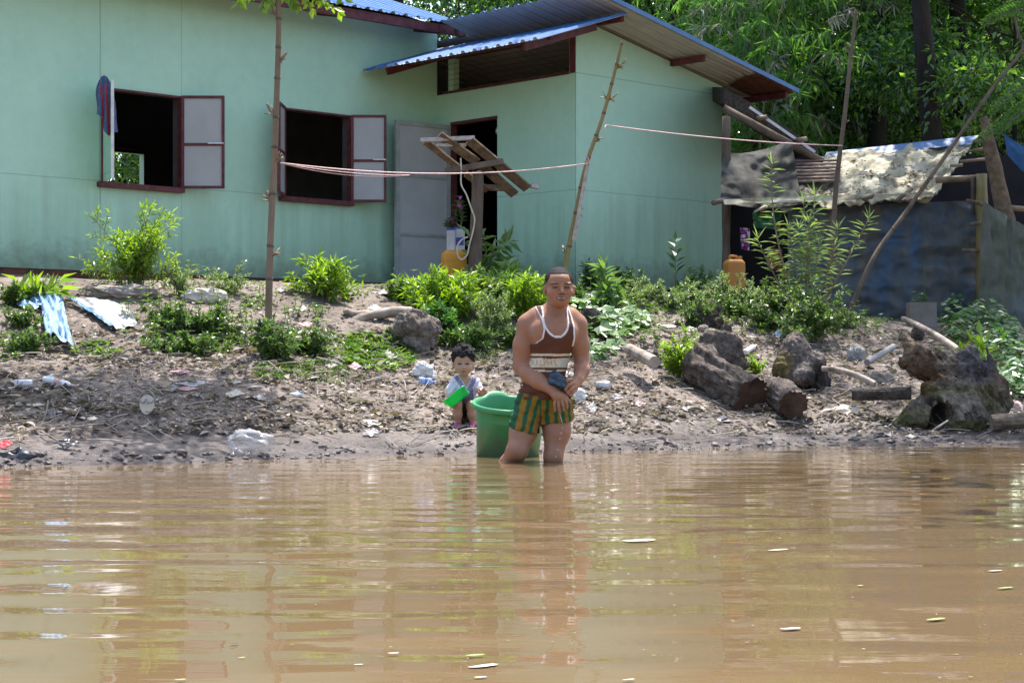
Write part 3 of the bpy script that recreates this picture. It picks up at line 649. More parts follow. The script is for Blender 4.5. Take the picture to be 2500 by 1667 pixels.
def plant(name, label, base, h, wd, stems, leaf, L, wr, mat_, seed=0, twigs=4, nl=7, arch=.25, upright=.7, droop=.15, cat='plant', group=None, smat=None, dep=.8, start=.25, pairs=True):
    """branching plant: stems -> side twigs -> paired leaves"""
    rg = np.random.default_rng(seed); base = np.array(base, float)
    root = thing(name, label, cat, base, group); st = MB(); P, D, Nm = [], [], []
    for s in range(stems):
        a = rg.uniform(0, 6.28); rr = math.sqrt(rg.random()) * rg.uniform(.8, 1.25)
        tipd = np.array([math.cos(a) * rr * wd / 2, math.sin(a) * rr * wd / 2 * dep, h * (rg.choice([rg.uniform(.3, .7), rg.uniform(.6, 1.12)]) if s else 1.05) * (1 - .22 * min(rr, 1.1) ** 2)])
        b0 = base + np.array([rg.normal(0, wd * .06), rg.normal(0, wd * .05), -.03])
        u = np.linspace(0, 1, 9)[:, None]; pts = b0 + tipd * u * np.array([1, 1, 0]) * u ** .6 + np.array([0, 0, tipd[2]]) * (u * (1 + arch) - arch * u * u)
        st.tube(pts, np.linspace(.0055, .002, 9) * (h + .5), 4, cap=False)
        lines = [(pts, 1.0)]
        for k in range(twigs):
            f_ = start + (.95 - start) * (k + rg.random()) / max(twigs, 1); i = min(8, int(f_ * 8)); p0 = pts[i]
            ax = unit(pts[min(i + 1, 8)] - pts[max(i - 1, 0)]); sd = unit(np.cross(ax, rdir(1, rg)[0]))
            td = unit(ax * upright + sd + [0, 0, .1]); ln = h * rg.uniform(.16, .34) * (1.15 - .6 * f_)
            uu = np.linspace(0, 1, 5)[:, None]; tp = p0 + td * ln * uu + np.array([0, 0, .10 * ln]) * uu ** 2
            st.tube(tp, np.linspace(.003, .0012, 5) * (h + .5), 3, cap=False); lines.append((tp, .8))
        for tp, sc in lines:
            m_ = nl if sc < 1 else int(nl * 1.3)
            for q in range(m_):
                f_ = (start if sc == 1 else .12) + (1 - (start if sc == 1 else .12)) * (q + .5) / m_; x = f_ * (len(tp) - 1); i = min(len(tp) - 2, int(x)); p = tp[i] + (tp[i + 1] - tp[i]) * (x - i)
                ax = unit(tp[i + 1] - tp[i]); sd = unit(np.cross(ax, rdir(1, rg)[0]))
                for sg in ((1, -1) if pairs else (1,)):
                    P.append(p); D.append(unit(ax * .65 + sd * sg + rg.normal(0, .22, 3))); Nm.append(unit(rg.normal(0, .35, 3) + [0, -.15, 1]))
            P.append(tp[-1]); D.append(unit(tp[-1] - tp[-2])); Nm.append([0, 0, 1])
    P = np.array(P); Ls = L * rg.uniform(.6, 1.25, len(P)); V, T = leaves(P, np.array(D), np.array(Nm), Ls, Ls * wr, .12, droop)
    obj('stem', st, smat or m_stem, root); f = MB(); f.add(V, T); obj('foliage', f, leaf, root)
    return root
def rosette(mb, p, rg, k, L, wr, up=.7, droop=.3):
    a = rg.uniform(0, 6.28) + np.arange(k) * 2.4; e = up * rg.uniform(.5, 1.3, k)
    D = np.stack([np.cos(a), np.sin(a), e], 1); Ls = L * rg.uniform(.6, 1.2, k)
    V, T = leaves(np.repeat(np.array(p)[None], k, 0), D, np.tile([0, 0, 1.0], (k, 1)) + rg.normal(0, .2, (k, 3)), Ls, Ls * wr, .12, droop); mb.add(V, T)
S_ = lambda d, px: px * d / F
def pl(name, label, px, py, top, wpx, stems, leaf, L, wr, seed, d=None, **kw):
    """plant with its foot seen at (px,py), its top at row top, wpx wide"""
    p = G(px, py) if d is None else np.array([XD(px, d), d, gz(XD(px, d), d)]); h = (H - (top - HY) * p[1] / F) - p[2]
    return plant(name, label, p, h * 1.05, S_(p[1], wpx) * 1.15, int(stems * (.75 if leaf is m_pale else 1.0)), leaf, L * 1.06, wr, leaf, seed, **kw)
pl('leafy_shrub', 'tall bright yellow-green shrub in front of the first window', 338, 708, 500, 215, 24, m_lance, .062, .27, 1, twigs=6, nl=7)
pl('fine_leaved_shrub', 'pale fine-leaved shrub right of the tall yellow-green shrub', 440, 722, 618, 100, 14, m_pale, .022, .5, 2, twigs=6, nl=10)
pl('fine_leaved_shrub', 'spiky pale shrub between the white sack and the bamboo pole', 565, 722, 630, 125, 13, m_pale, .024, .5, 3, twigs=5, nl=9, upright=1.2)
pl('long_leaved_plant', 'plant with long drooping leaves at the left edge of the bank', 85, 742, 678, 120, 9, m_lance, .15, .26, 4, twigs=1, nl=2, droop=.35)
pl('fine_leaved_shrub', 'small round-leaved weed behind the long drooping leaves', 100, 735, 662, 100, 9, m_pale, .025, .5, 104, twigs=4, nl=6)
pl('weed_clump', 'dark weed clump under the blue sack at the far left', 55, 800, 735, 120, 14, m_weed, .04, .42, 5, twigs=4, nl=5)
pl('weed_clump', 'broad dense weed mound in front of the dirt heaps', 430, 812, 735, 190, 40, m_weed, .036, .5, 6, twigs=5, nl=7, arch=.4)
pl('weed_clump', 'weed mound to the right of the white cloth, lower down', 520, 815, 745, 140, 26, m_weed, .034, .5, 7, twigs=5, nl=7, arch=.4)
pl('weed_clump', 'lowest dark weeds of the mound left of the bamboo pole', 450, 862, 808, 190, 34, m_weed, .034, .48, 106, twigs=5, nl=7, arch=.4)
pl('weed_clump', 'dark weeds below the blue sack at the left', 60, 862, 800, 130, 22, m_weed, .04, .45, 107, twigs=5, nl=6)
pl('weed_clump', 'weeds with tall tips growing round the foot of the tall bamboo pole', 672, 880, 752, 120, 22, m_weed, .05, .4, 8, twigs=5, nl=6)
pl('weed_clump', 'low dense weeds right of the tall bamboo pole', 755, 868, 795, 120, 24, m_weed, .032, .5, 9, twigs=5, nl=7, arch=.4)
pl('weed_clump', 'small dark weeds left of the tall bamboo pole foot', 635, 850, 790, 60, 10, m_weed, .034, .45, 10, twigs=4, nl=6)
pl('leafy_shrub', 'bright yellow-green shrub below the second window', 782, 725, 622, 165, 20, m_lance, .075, .26, 11, twigs=5, nl=6)
pl('small_plant', 'small green sprout right of the shrub below the second window', 838, 728, 695, 34, 4, m_weed, .06, .35, 12, twigs=1, nl=3)
pl('leafy_shrub', 'large glossy bright shrub in front of the yellow jerrycan', 1075, 775, 655, 205, 36, m_lance, .072, .32, 13, twigs=6, nl=6)
pl('leafy_shrub', 'dark lower weeds under the large glossy shrub', 1085, 815, 735, 120, 22, m_vine, .05, .45, 14, twigs=5, nl=6)
pl('fine_leaved_shrub', 'pale fine-leaved bush left of the man', 1205, 825, 700, 120, 32, m_pale, .026, .48, 15, twigs=6, nl=9)
pl('leafy_shrub', 'dense green bush behind the pale bush left of the man', 1160, 735, 655, 110, 24, m_weed, .055, .38, 16, twigs=5, nl=6)
pl('leafy_shrub', 'yellow-green bush right behind the man', 1285, 785, 665, 120, 26, m_lance, .06, .3, 17, twigs=6, nl=6)
pl('weed_clump', 'green weeds behind the toddler', 1150, 850, 790, 130, 22, m_weed, .04, .45, 18, twigs=4, nl=6)
pl('large_leaved_plant', 'upright plant with big toothed leaves beside the wooden rack post', 1188, 720, 560, 80, 6, m_broad, .17, .34, 19, d=18.9, twigs=1, nl=5, droop=.3, dep=.6)
pl('large_leaved_plant', 'plant with long pale leaves right of the wooden rack', 1240, 725, 640, 100, 8, m_broad, .15, .3, 20, d=18.2, twigs=2, nl=3, droop=.4)
pl('leafy_shrub', 'lush green bush between the wooden rack and the man', 1225, 745, 665, 110, 24, m_weed, .075, .32, 21, twigs=4, nl=5)
pl('large_leaved_plant', 'pale upright leafy plant right of the man at head height', 1490, 755, 652, 62, 4, m_broad, .14, .3, 22, twigs=1, nl=6, droop=.35)
pl('weed_clump', 'dark weeds at the foot of the annex corner', 1445, 705, 640, 80, 12, m_darkw, .05, .4, 23, d=18.8, twigs=4, nl=5)
pl('weed_clump', 'dark spiky weeds against the annex wall', 1548, 715, 648, 70, 12, m_darkw, .04, .4, 24, d=18.7, twigs=4, nl=6)
pl('tall_seedling', 'single tall dark plant with round leaves against the annex wall', 1657, 715, 592, 55, 1, m_darkw, .13, .5, 25, d=19.0, twigs=0, nl=6, start=.3, droop=.1)
pl('leafy_shrub', 'darker leafy weed at the foot of the tall round-leaved plant', 1690, 712, 655, 90, 14, m_darkw, .06, .38, 26, d=18.9, twigs=4, nl=5)
pl('fine_leaved_shrub', 'pale weed bed along the annex wall, leftmost of the row', 1590, 735, 672, 120, 22, m_pale, .030, .48, 27, twigs=5, nl=8)
pl('fine_leaved_shrub', 'pale weed bed in front of the annex wall middle', 1690, 745, 680, 130, 26, m_pale, .028, .48, 28, twigs=5, nl=8)
pl('fine_leaved_shrub', 'pale weed with tall tips near the orange jerrycan', 1775, 745, 660, 120, 24, m_pale, .028, .48, 29, twigs=5, nl=9)
pl('fine_leaved_shrub', 'pale spiky weed right of the orange jerrycan', 1840, 755, 672, 110, 24, m_pale, .026, .48, 30, twigs=5, nl=9)
pl('weed_clump', 'reddish green weeds climbing over the leafy stump', 1705, 800, 722, 110, 24, m_weed, .03, .5, 31, twigs=5, nl=7, arch=.4)
pl('leafy_shrub', 'small bright upright plant left of the sawn log', 1655, 925, 800, 90, 16, m_lance, .055, .34, 32, twigs=4, nl=6, upright=1.3)
pl('small_plant', 'little bright weed between the sawn log and the knotty log', 1845, 915, 862, 60, 9, m_lance, .04, .4, 33, twigs=3, nl=5)
pl('small_plant', 'tiny low weed on top of the short log', 1912, 945, 922, 55, 8, m_weed, .03, .5, 34, twigs=3, nl=5)
pl('weed_clump', 'leafy bush at the foot of the tall feathery plant', 1985, 830, 690, 160, 34, m_weed, .045, .5, 35, twigs=5, nl=7)
pl('weed_clump', 'pale low weeds in front of the tall feathery plant', 1950, 850, 770, 130, 24, m_pale, .030, .5, 36, twigs=5, nl=7)
pl('weed_clump', 'weeds left of the tall feathery plant in front of the shed', 1905, 770, 675, 90, 16, m_weed, .04, .4, 37, twigs=5, nl=6)
for k, (px, py, top, wp, m_, L, lab) in enumerate(((1400, 738, 690, 90, m_weed, .04, 'low green weeds behind the creeper leaves'), (1545, 742, 690, 110, m_pale, .03, 'pale weeds right of the upright leafy plant'), (1640, 752, 700, 120, m_pale, .028, 'pale weeds behind the leafy stump'), (1735, 728, 676, 100, m_pale, .028, 'pale weeds just left of the orange jerrycan'), (1800, 775, 715, 110, m_weed, .035, 'green weeds in front of the orange jerrycan'), (1515, 712, 655, 80, m_weed, .05, 'green weeds at the annex wall right of its corner'), (1600, 705, 665, 80, m_darkw, .045, 'dark low weeds at the middle of the annex wall'), (1340, 735, 670, 80, m_weed, .055, 'green weeds behind the head of the man'), (1115, 735, 668, 90, m_lance, .06, 'bright weeds left of the rack post foot'), (990, 735, 680, 80, m_weed, .045, 'green weeds at the door foot left of the jerrycan'), (955, 728, 690, 40, m_pale, .03, 'thin pale weed at the foot of the open door'), (1870, 800, 740, 90, m_weed, .035, 'weeds left of the bush at the feathery plant'), (2060, 800, 750, 90, m_pale, .03, 'pale weeds right of the bush at the feathery plant'), (1110, 845, 800, 90, m_weed, .045, 'green weeds behind the toddler, right of the earthy stump'), (1260, 850, 800, 70, m_weed, .04, 'green weeds on the slope behind the tub'), (30, 745, 690, 70, m_weed, .04, 'green weeds on the dark beam at the left edge'))):
    pl('weed_clump', lab, px, py, top, wp, 18, m_, L, .46, 200 + k, twigs=5, nl=7)
# tall feathery plant
p = G(1968, 800); rg = np.random.default_rng(50); ft = thing('feathery_plant', 'tall feathery plant with narrow leaves in front of the blue tarp wall', 'plant', p)
st = MB(); P, D = [], []
for (ax, ay, bend) in ((1885, 400, -.10), (1962, 500, .02), (1990, 480, .0), (2120, 535, .05), (2045, 560, .05), (2000, 600, 0), (1925, 560, 0), (1850, 585, -.05), (1950, 560, 0), (1975, 545, 0)):
    d = p[1] + rg.normal(0, .15); pts = curve_pts(p + rg.normal(0, .015, 3), W(ax, ay, d), (bend, 0, .05), 26); st.tube(pts, np.linspace(.012, .003, 26), 5, cap=False)
    for k in range(8, 26):
        for s in range(3):
            az = rg.uniform(0, 6.28); P.append(pts[k]); D.append([math.cos(az), math.sin(az) * .6, rg.uniform(.0, .5)])
    P += [pts[-1]] * 4; D += [[.5, 0, 1], [-.5, 0, 1], [.2, .2, 1], [-.2, -.3, 1]]
P = np.array(P); Ls = .15 * rg.uniform(.6, 1.15, len(P)); V, T = leaves(P, np.array(D), np.tile([0, -.2, 1.0], (len(P), 1)) + rg.normal(0, .2, (len(P), 3)), Ls, Ls * .13, .1, .12, .45)
obj('stem', st, m_bstem, ft, True); f = MB(); f.add(V, T); obj('foliage', f, m_pale, ft)
# melon-like vine beside the man, and the dark vine at the right edge
def vine(name, label, spots, L, leaf, seed, wr=.9, lob=True, up=.12):
    rg = np.random.default_rng(seed); P, D, Nm = [], [], []; st = MB(); first = G(*spots[0][:2])
    root = thing(name, label, 'vine', first)
    for (px, py, rx, ry, n, hz) in spots:
        for i in range(n):
            a = rg.uniform(0, 6.28); r = math.sqrt(rg.random()); p = G(px + math.cos(a) * rx * r, py + math.sin(a) * ry * r * .5 + ry * .5)
            p = p + [0, 0, hz * (1 - r * r) * rg.uniform(.1, 1) + .04]; st.tube([p - [0, 0, .12], p - [.02, 0, .05], p], .003, 3, cap=False)
            az = rg.uniform(0, 6.28); nrm = unit(np.array([rg.normal(0, .3), -.55 + rg.normal(0, .3), 1])); D.append(unit(np.array([math.cos(az), math.sin(az) - .4, -.25]))); P.append(p); Nm.append(nrm)
    P = np.array(P); Ls = L * rg.uniform(.6, 1.25, len(P)); V, T = leaves(P, np.array(D), np.array(Nm), Ls, Ls * wr, .05, .12, .38); f = MB(); f.add(V, T)
    if lob:
        D2 = np.array(D); S2 = unit(np.cross(D2, np.array(Nm)))
        for sg in (-1, 1):
            V, T = leaves(P, unit(D2 * .55 + S2 * sg), np.array(Nm), Ls * .75, Ls * .6, .05, .15, .45); f.add(V, T)
    srt = P[np.argsort(P[:, 0])]; st2 = MB(); st2.tube(np.stack([srt[:, 0], srt[:, 1], land_z(srt[:, 0], srt[:, 1]) + .015], 1)[::2], .005, 4, cap=False)
    obj('runner_stem', st2, m_stem, root); obj('foliage', f, leaf, root); return root
vine('creeping_vine', 'creeper with pale lobed leaves over the stump right of the man', [(1450, 735, 70, 30, 60, .10), (1475, 790, 55, 50, 60, .18), (1450, 850, 45, 35, 22, .05), (1530, 770, 40, 45, 40, .12), (1400, 745, 40, 30, 24, .1)], .125, m_broad, 60)
vine('dark_vine', 'mass of dark green broad-leaved vine along the right edge', [(2400, 790, 90, 60, 300, .35), (2450, 860, 80, 60, 300, .35), (2480, 930, 50, 50, 170, .25), (2340, 770, 50, 40, 120, .3), (2440, 740, 70, 30, 130, .35)], .085, m_vine, 61, .62, False)
pl('large_leaved_plant', 'light green sprouting plant on top of the hollow stump', 2345, 905, 830, 110, 9, m_lance, .09, .45, 62, d=14.3, twigs=2, nl=3)
pl('large_leaved_plant', 'single bright sprout in front of the dark vine', 2395, 905, 812, 50, 4, m_lance, .10, .42, 63, d=14.2, twigs=1, nl=3)
# low ground cover, uncountable
rg = np.random.default_rng(70); gc = MB()
for (px, py, rx, ry, n, L) in ((840, 865, 110, 40, 260, .04), (930, 870, 90, 40, 170, .06), (1000, 820, 60, 30, 100, .06), (780, 900, 90, 22, 240, .018), (820, 925, 70, 18, 160, .016), (1230, 840, 80, 25, 160, .03), (1180, 870, 40, 20, 60, .03), (470, 840, 130, 35, 260, .035), (230, 860, 60, 20, 40, .05), (690, 905, 80, 25, 140, .03), (560, 700, 100, 18, 70, .025), (900, 712, 120, 16, 80, .025), (1600, 750, 260, 18, 420, .035), (1560, 790, 80, 30, 120, .03), (1830, 790, 120, 30, 170, .03), (2030, 800, 120, 24, 160, .03), (2130, 780, 70, 14, 90, .03), (1350, 790, 160, 60, 420, .05), (1120, 790, 130, 40, 330, .04), (20, 850, 60, 40, 80, .035), (1900, 760, 300, 18, 260, .03), (620, 745, 40, 20, 50, .03), (880, 840, 40, 30, 60, .05)):
    for i in range(n):
        a = rg.uniform(0, 6.28); r = math.sqrt(rg.random()); q = G(px + rx * r * math.cos(a), py + ry * r * math.sin(a)); rosette(gc, q + [0, 0, .01], rg, 5 if L > .02 else 4, L, .5, .9, .2)
for i in range(420):
    q = G(rg.uniform(300, 2150), rg.uniform(690, 850)); k = int(rg.integers(2, 6)); hh_2 = rg.uniform(.04, .22); top_ = q + [rg.normal(0, .04), rg.normal(0, .04), hh_2]
    if fbm(q[0] * 1.1, q[1] * 1.1, 12, 2) < -.04: continue
    gc.tube([q, (q + top_) / 2 + [.01, 0, 0], top_], .0025, 3, cap=False)
    for j in range(k): rosette(gc, q + (top_ - q) * (j + 1) / k, rg, 4, rg.uniform(.022, .06), .42, .6, .25)
obj('ground_cover', gc, m_weed, label='low green weeds and seedlings scattered over the bank', cat='plants', kind='stuff')
# ------------------------------------------------------------------ smooth-field modeller (one continuous surface)
class Field:
    def __init__(s, ax, ay, az): s.a = (ax, ay, az); s.f = np.full((len(ax), len(ay), len(az)), .2)
    def _sl(s, lo, hi, m):
        return tuple(slice(max(0, np.searchsorted(a, l - m)), np.searchsorted(a, h + m) + 1) for a, l, h in zip(s.a, lo, hi))
    def _P(s, sl): return np.stack(np.meshgrid(*[a[q] for a, q in zip(s.a, sl)], indexing='ij'), -1)
    def _u(s, sl, d, k, op='u'):
        f = s.f[sl]
        if op == 'u':
            h = np.clip(.5 + .5 * (f - d) / k, 0, 1); s.f[sl] = f * (1 - h) + d * h - k * h * (1 - h)
        else:
            h = np.clip(.5 - .5 * (f + d) / k, 0, 1); s.f[sl] = f * (1 - h) - d * h + k * h * (1 - h)
    def cap(s, a, b, ra, rb, k=.015, op='u', sq=(1, 1, 1)):
        a = np.array(a, float); b = np.array(b, float); m = max(ra, rb) + k + .03
        sl = s._sl(np.minimum(a, b), np.maximum(a, b), m); P = s._P(sl); ab = b - a
        t_ = np.clip(((P - a) @ ab) / (ab @ ab), 0, 1)[..., None]; s._u(sl, np.linalg.norm((P - a - t_ * ab) / np.array(sq), axis=-1) * min(sq) - (ra + (rb - ra) * t_[..., 0]) * min(sq), k, op); return s
    def ell(s, c, r, k=.015, op='u', R=None):
        c = np.array(c, float); r = np.array(r, float); m = r.max() + k + .03; sl = s._sl(c, c, m); P = s._P(sl) - c
        if R is not None: P = P @ np.array(R)
        k0 = np.linalg.norm(P / r, axis=-1); k1 = np.linalg.norm(P / r ** 2, axis=-1); s._u(sl, k0 * (k0 - 1) / np.maximum(k1, 1e-6), k, op); return s
    def chain(s, pts, rs, k=.015):
        for i in range(len(pts) - 1): s.cap(pts[i], pts[i + 1], rs[i], rs[i + 1], k)
        return s
    def mesh(s, f=None):
        f = s.f if f is None else f; ax, ay, az = s.a; ins = f < 0
        n = np.array(f.shape) - 1; cs = [ins[i:n[0] + i, j:n[1] + j, k:n[2] + k] for i in (0, 1) for j in (0, 1) for k in (0, 1)]
        cnt = sum(c.astype(int) for c in cs); act = (cnt > 0) & (cnt < 8); idx = np.argwhere(act); vid = np.full(act.shape, -1); vid[act] = np.arange(len(idx))
        acc = np.zeros((len(idx), 3)); w_ = np.zeros(len(idx)); A = [ax, ay, az]
        corner = lambda o: f[idx[:, 0] + o[0], idx[:, 1] + o[1], idx[:, 2] + o[2]]
        pos = lambda o: np.stack([A[q][idx[:, q] + o[q]] for q in range(3)], 1)
        for axis in range(3):
            for u in (0, 1):
                for v in (0, 1):
                    o0 = [0, 0, 0]; o0[(axis + 1) % 3] = u; o0[(axis + 2) % 3] = v; o1 = list(o0); o1[axis] = 1
                    f0, f1 = corner(o0), corner(o1); cr_ = (f0 < 0) != (f1 < 0); t_ = np.where(cr_, f0 / np.where(f0 == f1, 1, f0 - f1), 0)[:, None]
                    acc += np.where(cr_[:, None], pos(o0) * (1 - t_) + pos(o1) * t_, 0); w_ += cr_
        V = acc / np.maximum(w_, 1)[:, None]; Q = []
        for axis in range(3):
            b_, c_ = (axis + 1) % 3, (axis + 2) % 3; sh = [slice(None)] * 3; s0 = list(sh); s1 = list(sh); s0[axis] = slice(0, -1); s1[axis] = slice(1, None)
            ch = ins[tuple(s0)] != ins[tuple(s1)]; E = np.argwhere(ch); E = E[(E[:, b_] > 0) & (E[:, c_] > 0) & (E[:, b_] < f.shape[b_] - 1) & (E[:, c_] < f.shape[c_] - 1)]
            fl = ins[tuple(s0)][tuple(E.T)]; q = []
            for (db_, dc_) in ((-1, -1), (0, -1), (0, 0), (-1, 0)):
                e = E.copy(); e[:, b_] += db_; e[:, c_] += dc_; q.append(vid[tuple(e.T)])
            q = np.stack(q, 1); q[~fl] = q[~fl][:, ::-1]; Q.append(q)
        return V, np.concatenate(Q)
def axis_(lo, hi, h, fine=None, hf=None):
    out = [lo]
    while out[-1] < hi:
        x = out[-1]; st = h
        if fine and fine[0] < x + h * .5 < fine[1]: st = hf
        out.append(x + st)
    return np.array(out)
# ------------------------------------------------------------------ shed, poles, rack, logs
m_wood = simple('weathered_plank', (.085, .058, .037), (.19, .135, .09), 14, .85, .5, .006, stretch=(1, 1, 1))
m_wood2 = simple('grey_brown_post', (.085, .063, .046), (.16, .12, .09), 10, .9, .5, .008, stretch=(1, 1, .25))
m_woodlit = simple('sunlit_edge_pale_bark', (.30, .26, .24), (.46, .42, .40), 20, .8, .3, .003)  # sun on the rack's board edges put into the colour; also peeling bark
m_bam = simple('dry_bamboo', (.13, .09, .053), (.24, .17, .108), 7, .6, .3, .004, stretch=(1, 1, .3), spec=.4)
m_bamg = simple('half_green_bamboo', (.15, .125, .04), (.27, .20, .08), 2.2, .5, .2, .004, stretch=(1, 1, .5), spec=.45)
m_rope = simple('pink_rope', (.55, .34, .33), (.75, .55, .53), 60, .7, .3, .001)
m_cable = simple('white_cable', (.42, .38, .29), (.60, .57, .50), 20, .5, 0)
def tarpmat(name, c1, c2, c3, weave=160, rough=.6, trans=0.0, st=(3, 3, .5)):
    m, t, b = mat(name); n = tex(t, 1.6, 6, .65, stretch=st); n2 = tex(t, 7, 5, .6); wv = tex(t, weave, 1, .5)
    c = ramp(t, n, [(.35, c1), (.5, c2), (.66, c3)])
    c = mixc(t, .5, c, ramp(t, n2, [(.3, (.55, .55, .55)), (.7, (1.2, 1.2, 1.2))]), 'MULTIPLY')
    t.links.new(c, b.inputs['Base Color']); b.inputs['Roughness'].default_value = rough; b.inputs['Specular IOR Level'].default_value = .3
    bump(t, b, mixc(t, .25, n2, wv), .5, .03)
    if trans:
        tr = t.nodes.new('ShaderNodeBsdfTranslucent'); t.links.new(c, tr.inputs[0]); mx = t.nodes.new('ShaderNodeMixShader'); mx.inputs[0].default_value = trans
        t.links.new(b.outputs[0], mx.inputs[1]); t.links.new(tr.outputs[0], mx.inputs[2]); t.links.new(mx.outputs[0], t.nodes['Material Output'].inputs[0])
    return m
m_bluetarp = tarpmat('faded_blue_tarp', (.135, .125, .11), (.085, .10, .115), (.05, .095, .165))
m_greytarp = tarpmat('grey_green_tarp', (.13, .125, .11), (.105, .115, .075), (.12, .135, .145))
m_rooftarp = tarpmat('yellowed_plastic_sheet', (.15, .115, .07), (.40, .37, .26), (.52, .49, .40), 60, .8, .15, (1.5, 1.5, 1.5))
m_drape = tarpmat('dirty_translucent_sheet', (.055, .053, .042), (.085, .082, .07), (.115, .113, .106), 60, .85, .3, (1.5, 1.5, 1.5))
m_bluesheet = simple('blue_sheet', (.03, .10, .25), (.05, .15, .33), 5, .5, .2, .01)
m_thatch = simple('dark_thatch', (.03, .025, .02), (.08, .065, .055), 25, .95, .8, .03)
m_corrug = simple('brown_corrugated_sheet', (.13, .085, .065), (.24, .18, .15), 12, .8, .4, .01)

def sheet_np(c00, c10, c11, c01, na, nb, amp, seed, sag=0.0, fr=3.0, nrm=(0, -1, 0)):
    """hanging/crumpled sheet between four corners"""
    a = np.linspace(0, 1, na)[:, None, None]; b_ = np.linspace(0, 1, nb)[None, :, None]
    P = (np.array(c00) * (1 - a) + np.array(c10) * a) * (1 - b_) + (np.array(c01) * (1 - a) + np.array(c11) * a) * b_
    A = np.broadcast_to(a[..., 0], (na, nb)); B = np.broadcast_to(b_[..., 0], (na, nb))
    n1 = fbm(A * fr * 2 + seed, B * fr + 1.7, seed, 4); r1 = np.abs(fbm(A * fr * 1.5, B * fr * 2 + 9, seed + 5, 3))
    P = P + (n1 - 1.2 * r1)[..., None] * amp * np.array(nrm) - np.array([0, 0, 1]) * sag * (4 * A * (1 - A))[..., None]
    return P
SF, SB = 19.4, 21.3    # depth of the shed's front and back
shed = thing('shed', 'low makeshift shed of poles and tarpaulins beside the annex', 'shed', W(2080, 760, SF))
mb = MB(); P = sheet_np(W(1840, 497, SF - .27), W(2280, 478, SF - .27), W(2372, 345, SB), W(2000, 378, SB), 130, 70, .20, 3, .0, 5.0, (0, -.3, 1))
mb.grid(P); mb.grid(P - [0, .01, .012]); RP = P
e1 = sheet_np(W(1760, 487, SF - .26), W(2278, 468, SF - .27), W(2278, 480, SF - .30), W(1770, 500, SF - .30), 50, 5, .04, 5); mb.grid(e1)
roof_p = obj('plastic_roof_sheet', mb, m_rooftarp, shed, True)
rg = np.random.default_rng(77); k = 1500; ii = rg.integers(2, 128, k); jj = (rg.beta(1.2, 2.2, k) * 66).astype(int) + 2; cl_ = fbm(ii / 9.0, jj / 7.0, 5, 3) + rg.normal(0, .05, k) > .03; pp = RP[ii, jj][cl_] + [0, -.01, .012]; k = len(pp); az = rg.uniform(0, 6.28, k)
V, T = leaves(pp, np.stack([np.cos(az), np.sin(az), rg.normal(.1, .2, k)], 1), unit(rg.normal(0, .3, (k, 3)) + [0, -.3, 1]), rg.uniform(.03, .07, k), .03, .15, .05); f = MB(); f.add(V, T)
obj('leaf_debris', f, leafmat('roof_debris_leaf', [(.10, .05, .03), (.18, .10, .06), (.28, .2, .13)], .1, .8, .2, 1), roof_p)['kind'] = 'stuff'
mb = MB()
for k in range(7):
    a_, c_ = W(1830 + 8 * k, 446 - 9 * k, SF + .35 + k * .1), W(2050, 440 - 8 * k, SF + .3 + k * .1); mb.bar(a_, c_, .11, .018, (0, -.2, 1))
obj('corrugated_sheet', mb, m_corrug, shed)
mb = MB(); P = sheet_np(W(1765, 372, SF + .5), W(1935, 338, SF + .6), W(1960, 497, SF - .3), W(1760, 492, SF - .3), 36, 30, .22, 8, .05, 2.2); mb.grid(P); mb.grid(P + [0, .012, 0]); obj('draped_sheet', mb, m_drape, shed, True)
mb = MB(); P = sheet_np(W(2018, 372, SB + .05), W(2390, 330, SB + .05), W(2372, 352, SB - .1), W(2010, 388, SB - .1), 40, 6, .05, 9); mb.grid(P); obj('blue_ridge_tarp', mb, m_bluesheet, shed, True)
mb = MB(); P = sheet_np(W(1925, 508, SF), W(2392, 488, SF), W(2388, 800, SF + .02), W(1925, 800, SF + .02), 90, 50, .22, 12, 0, 3.4); mb.grid(P); mb.grid(P + [0, .01, 0]); obj('tarp_wall', mb, m_bluetarp, shed, True)
# lean-to roof against the annex
mb = MB(); th = [W(1768, 236, SB - .9), W(1995, 372, SB - .9)]
mb.add([th[0] + [0, 0, .10], th[1] + [0, 0, .06], th[1] + [.1, 2.2, .35], th[0] + [0, 2.2, .45], th[0] + [0, 0, -.08], th[1] + [0, 0, -.03], th[1] + [.1, 2.2, .2], th[0] + [0, 2.2, .3]], [(0, 1, 2, 3), (7, 6, 5, 4), (0, 4, 5, 1), (1, 5, 6, 2), (2, 6, 7, 3), (3, 7, 4, 0)])
lt = obj('lean_to_roof', mb, m_thatch, shed)
mb = MB(); mb.tube([th[0] + [-.02, -.08, -.14], th[1] + [.05, -.08, -.12]], .045, 8); obj('rafter', mb, m_wood2, shed, True)
mb = MB(); mb.bar(W(1830, 262, SB - 1.0), W(1990, 372, SB - 1.0), .02, .03); obj('roof_edge', mb, simple('metal_edge', (.5, .5, .52), (.65, .65, .67), 10, .4, 0), lt)
for q in ((1850, 1870, 290), (1945, 1968, 343)):
    mb = MB(); mb.tube([W(q[0], q[2], SB - 1.05), W(q[1], q[2] - 4, SB - 1.0)], .03, 6); obj('pole_end', mb, m_bam, lt, True)
def post(px, y0, y1, d, r, m_, parent=shed, px2=None, nm='post', jit=.1):
    q = MB(); a_, b_ = W(px2 or px, y1, d), W(px, y0, d); n_ = 9; u = np.linspace(0, 1, n_)[:, None]; q.tube(a_ + (b_ - a_) * u, np.full(n_, r) * (1 + .12 * np.sin(np.arange(n_) * 2.3)), 8, jit=jit, seed=int(px)); return obj(nm, q, m_, parent, True)
post(1773, 285, 700, SF + .5, .045, m_wood2); post(2397, 425, 735, SF - .12, .062, m_bamg); post(2375, 430, 520, SF - .10, .02, m_wood2)
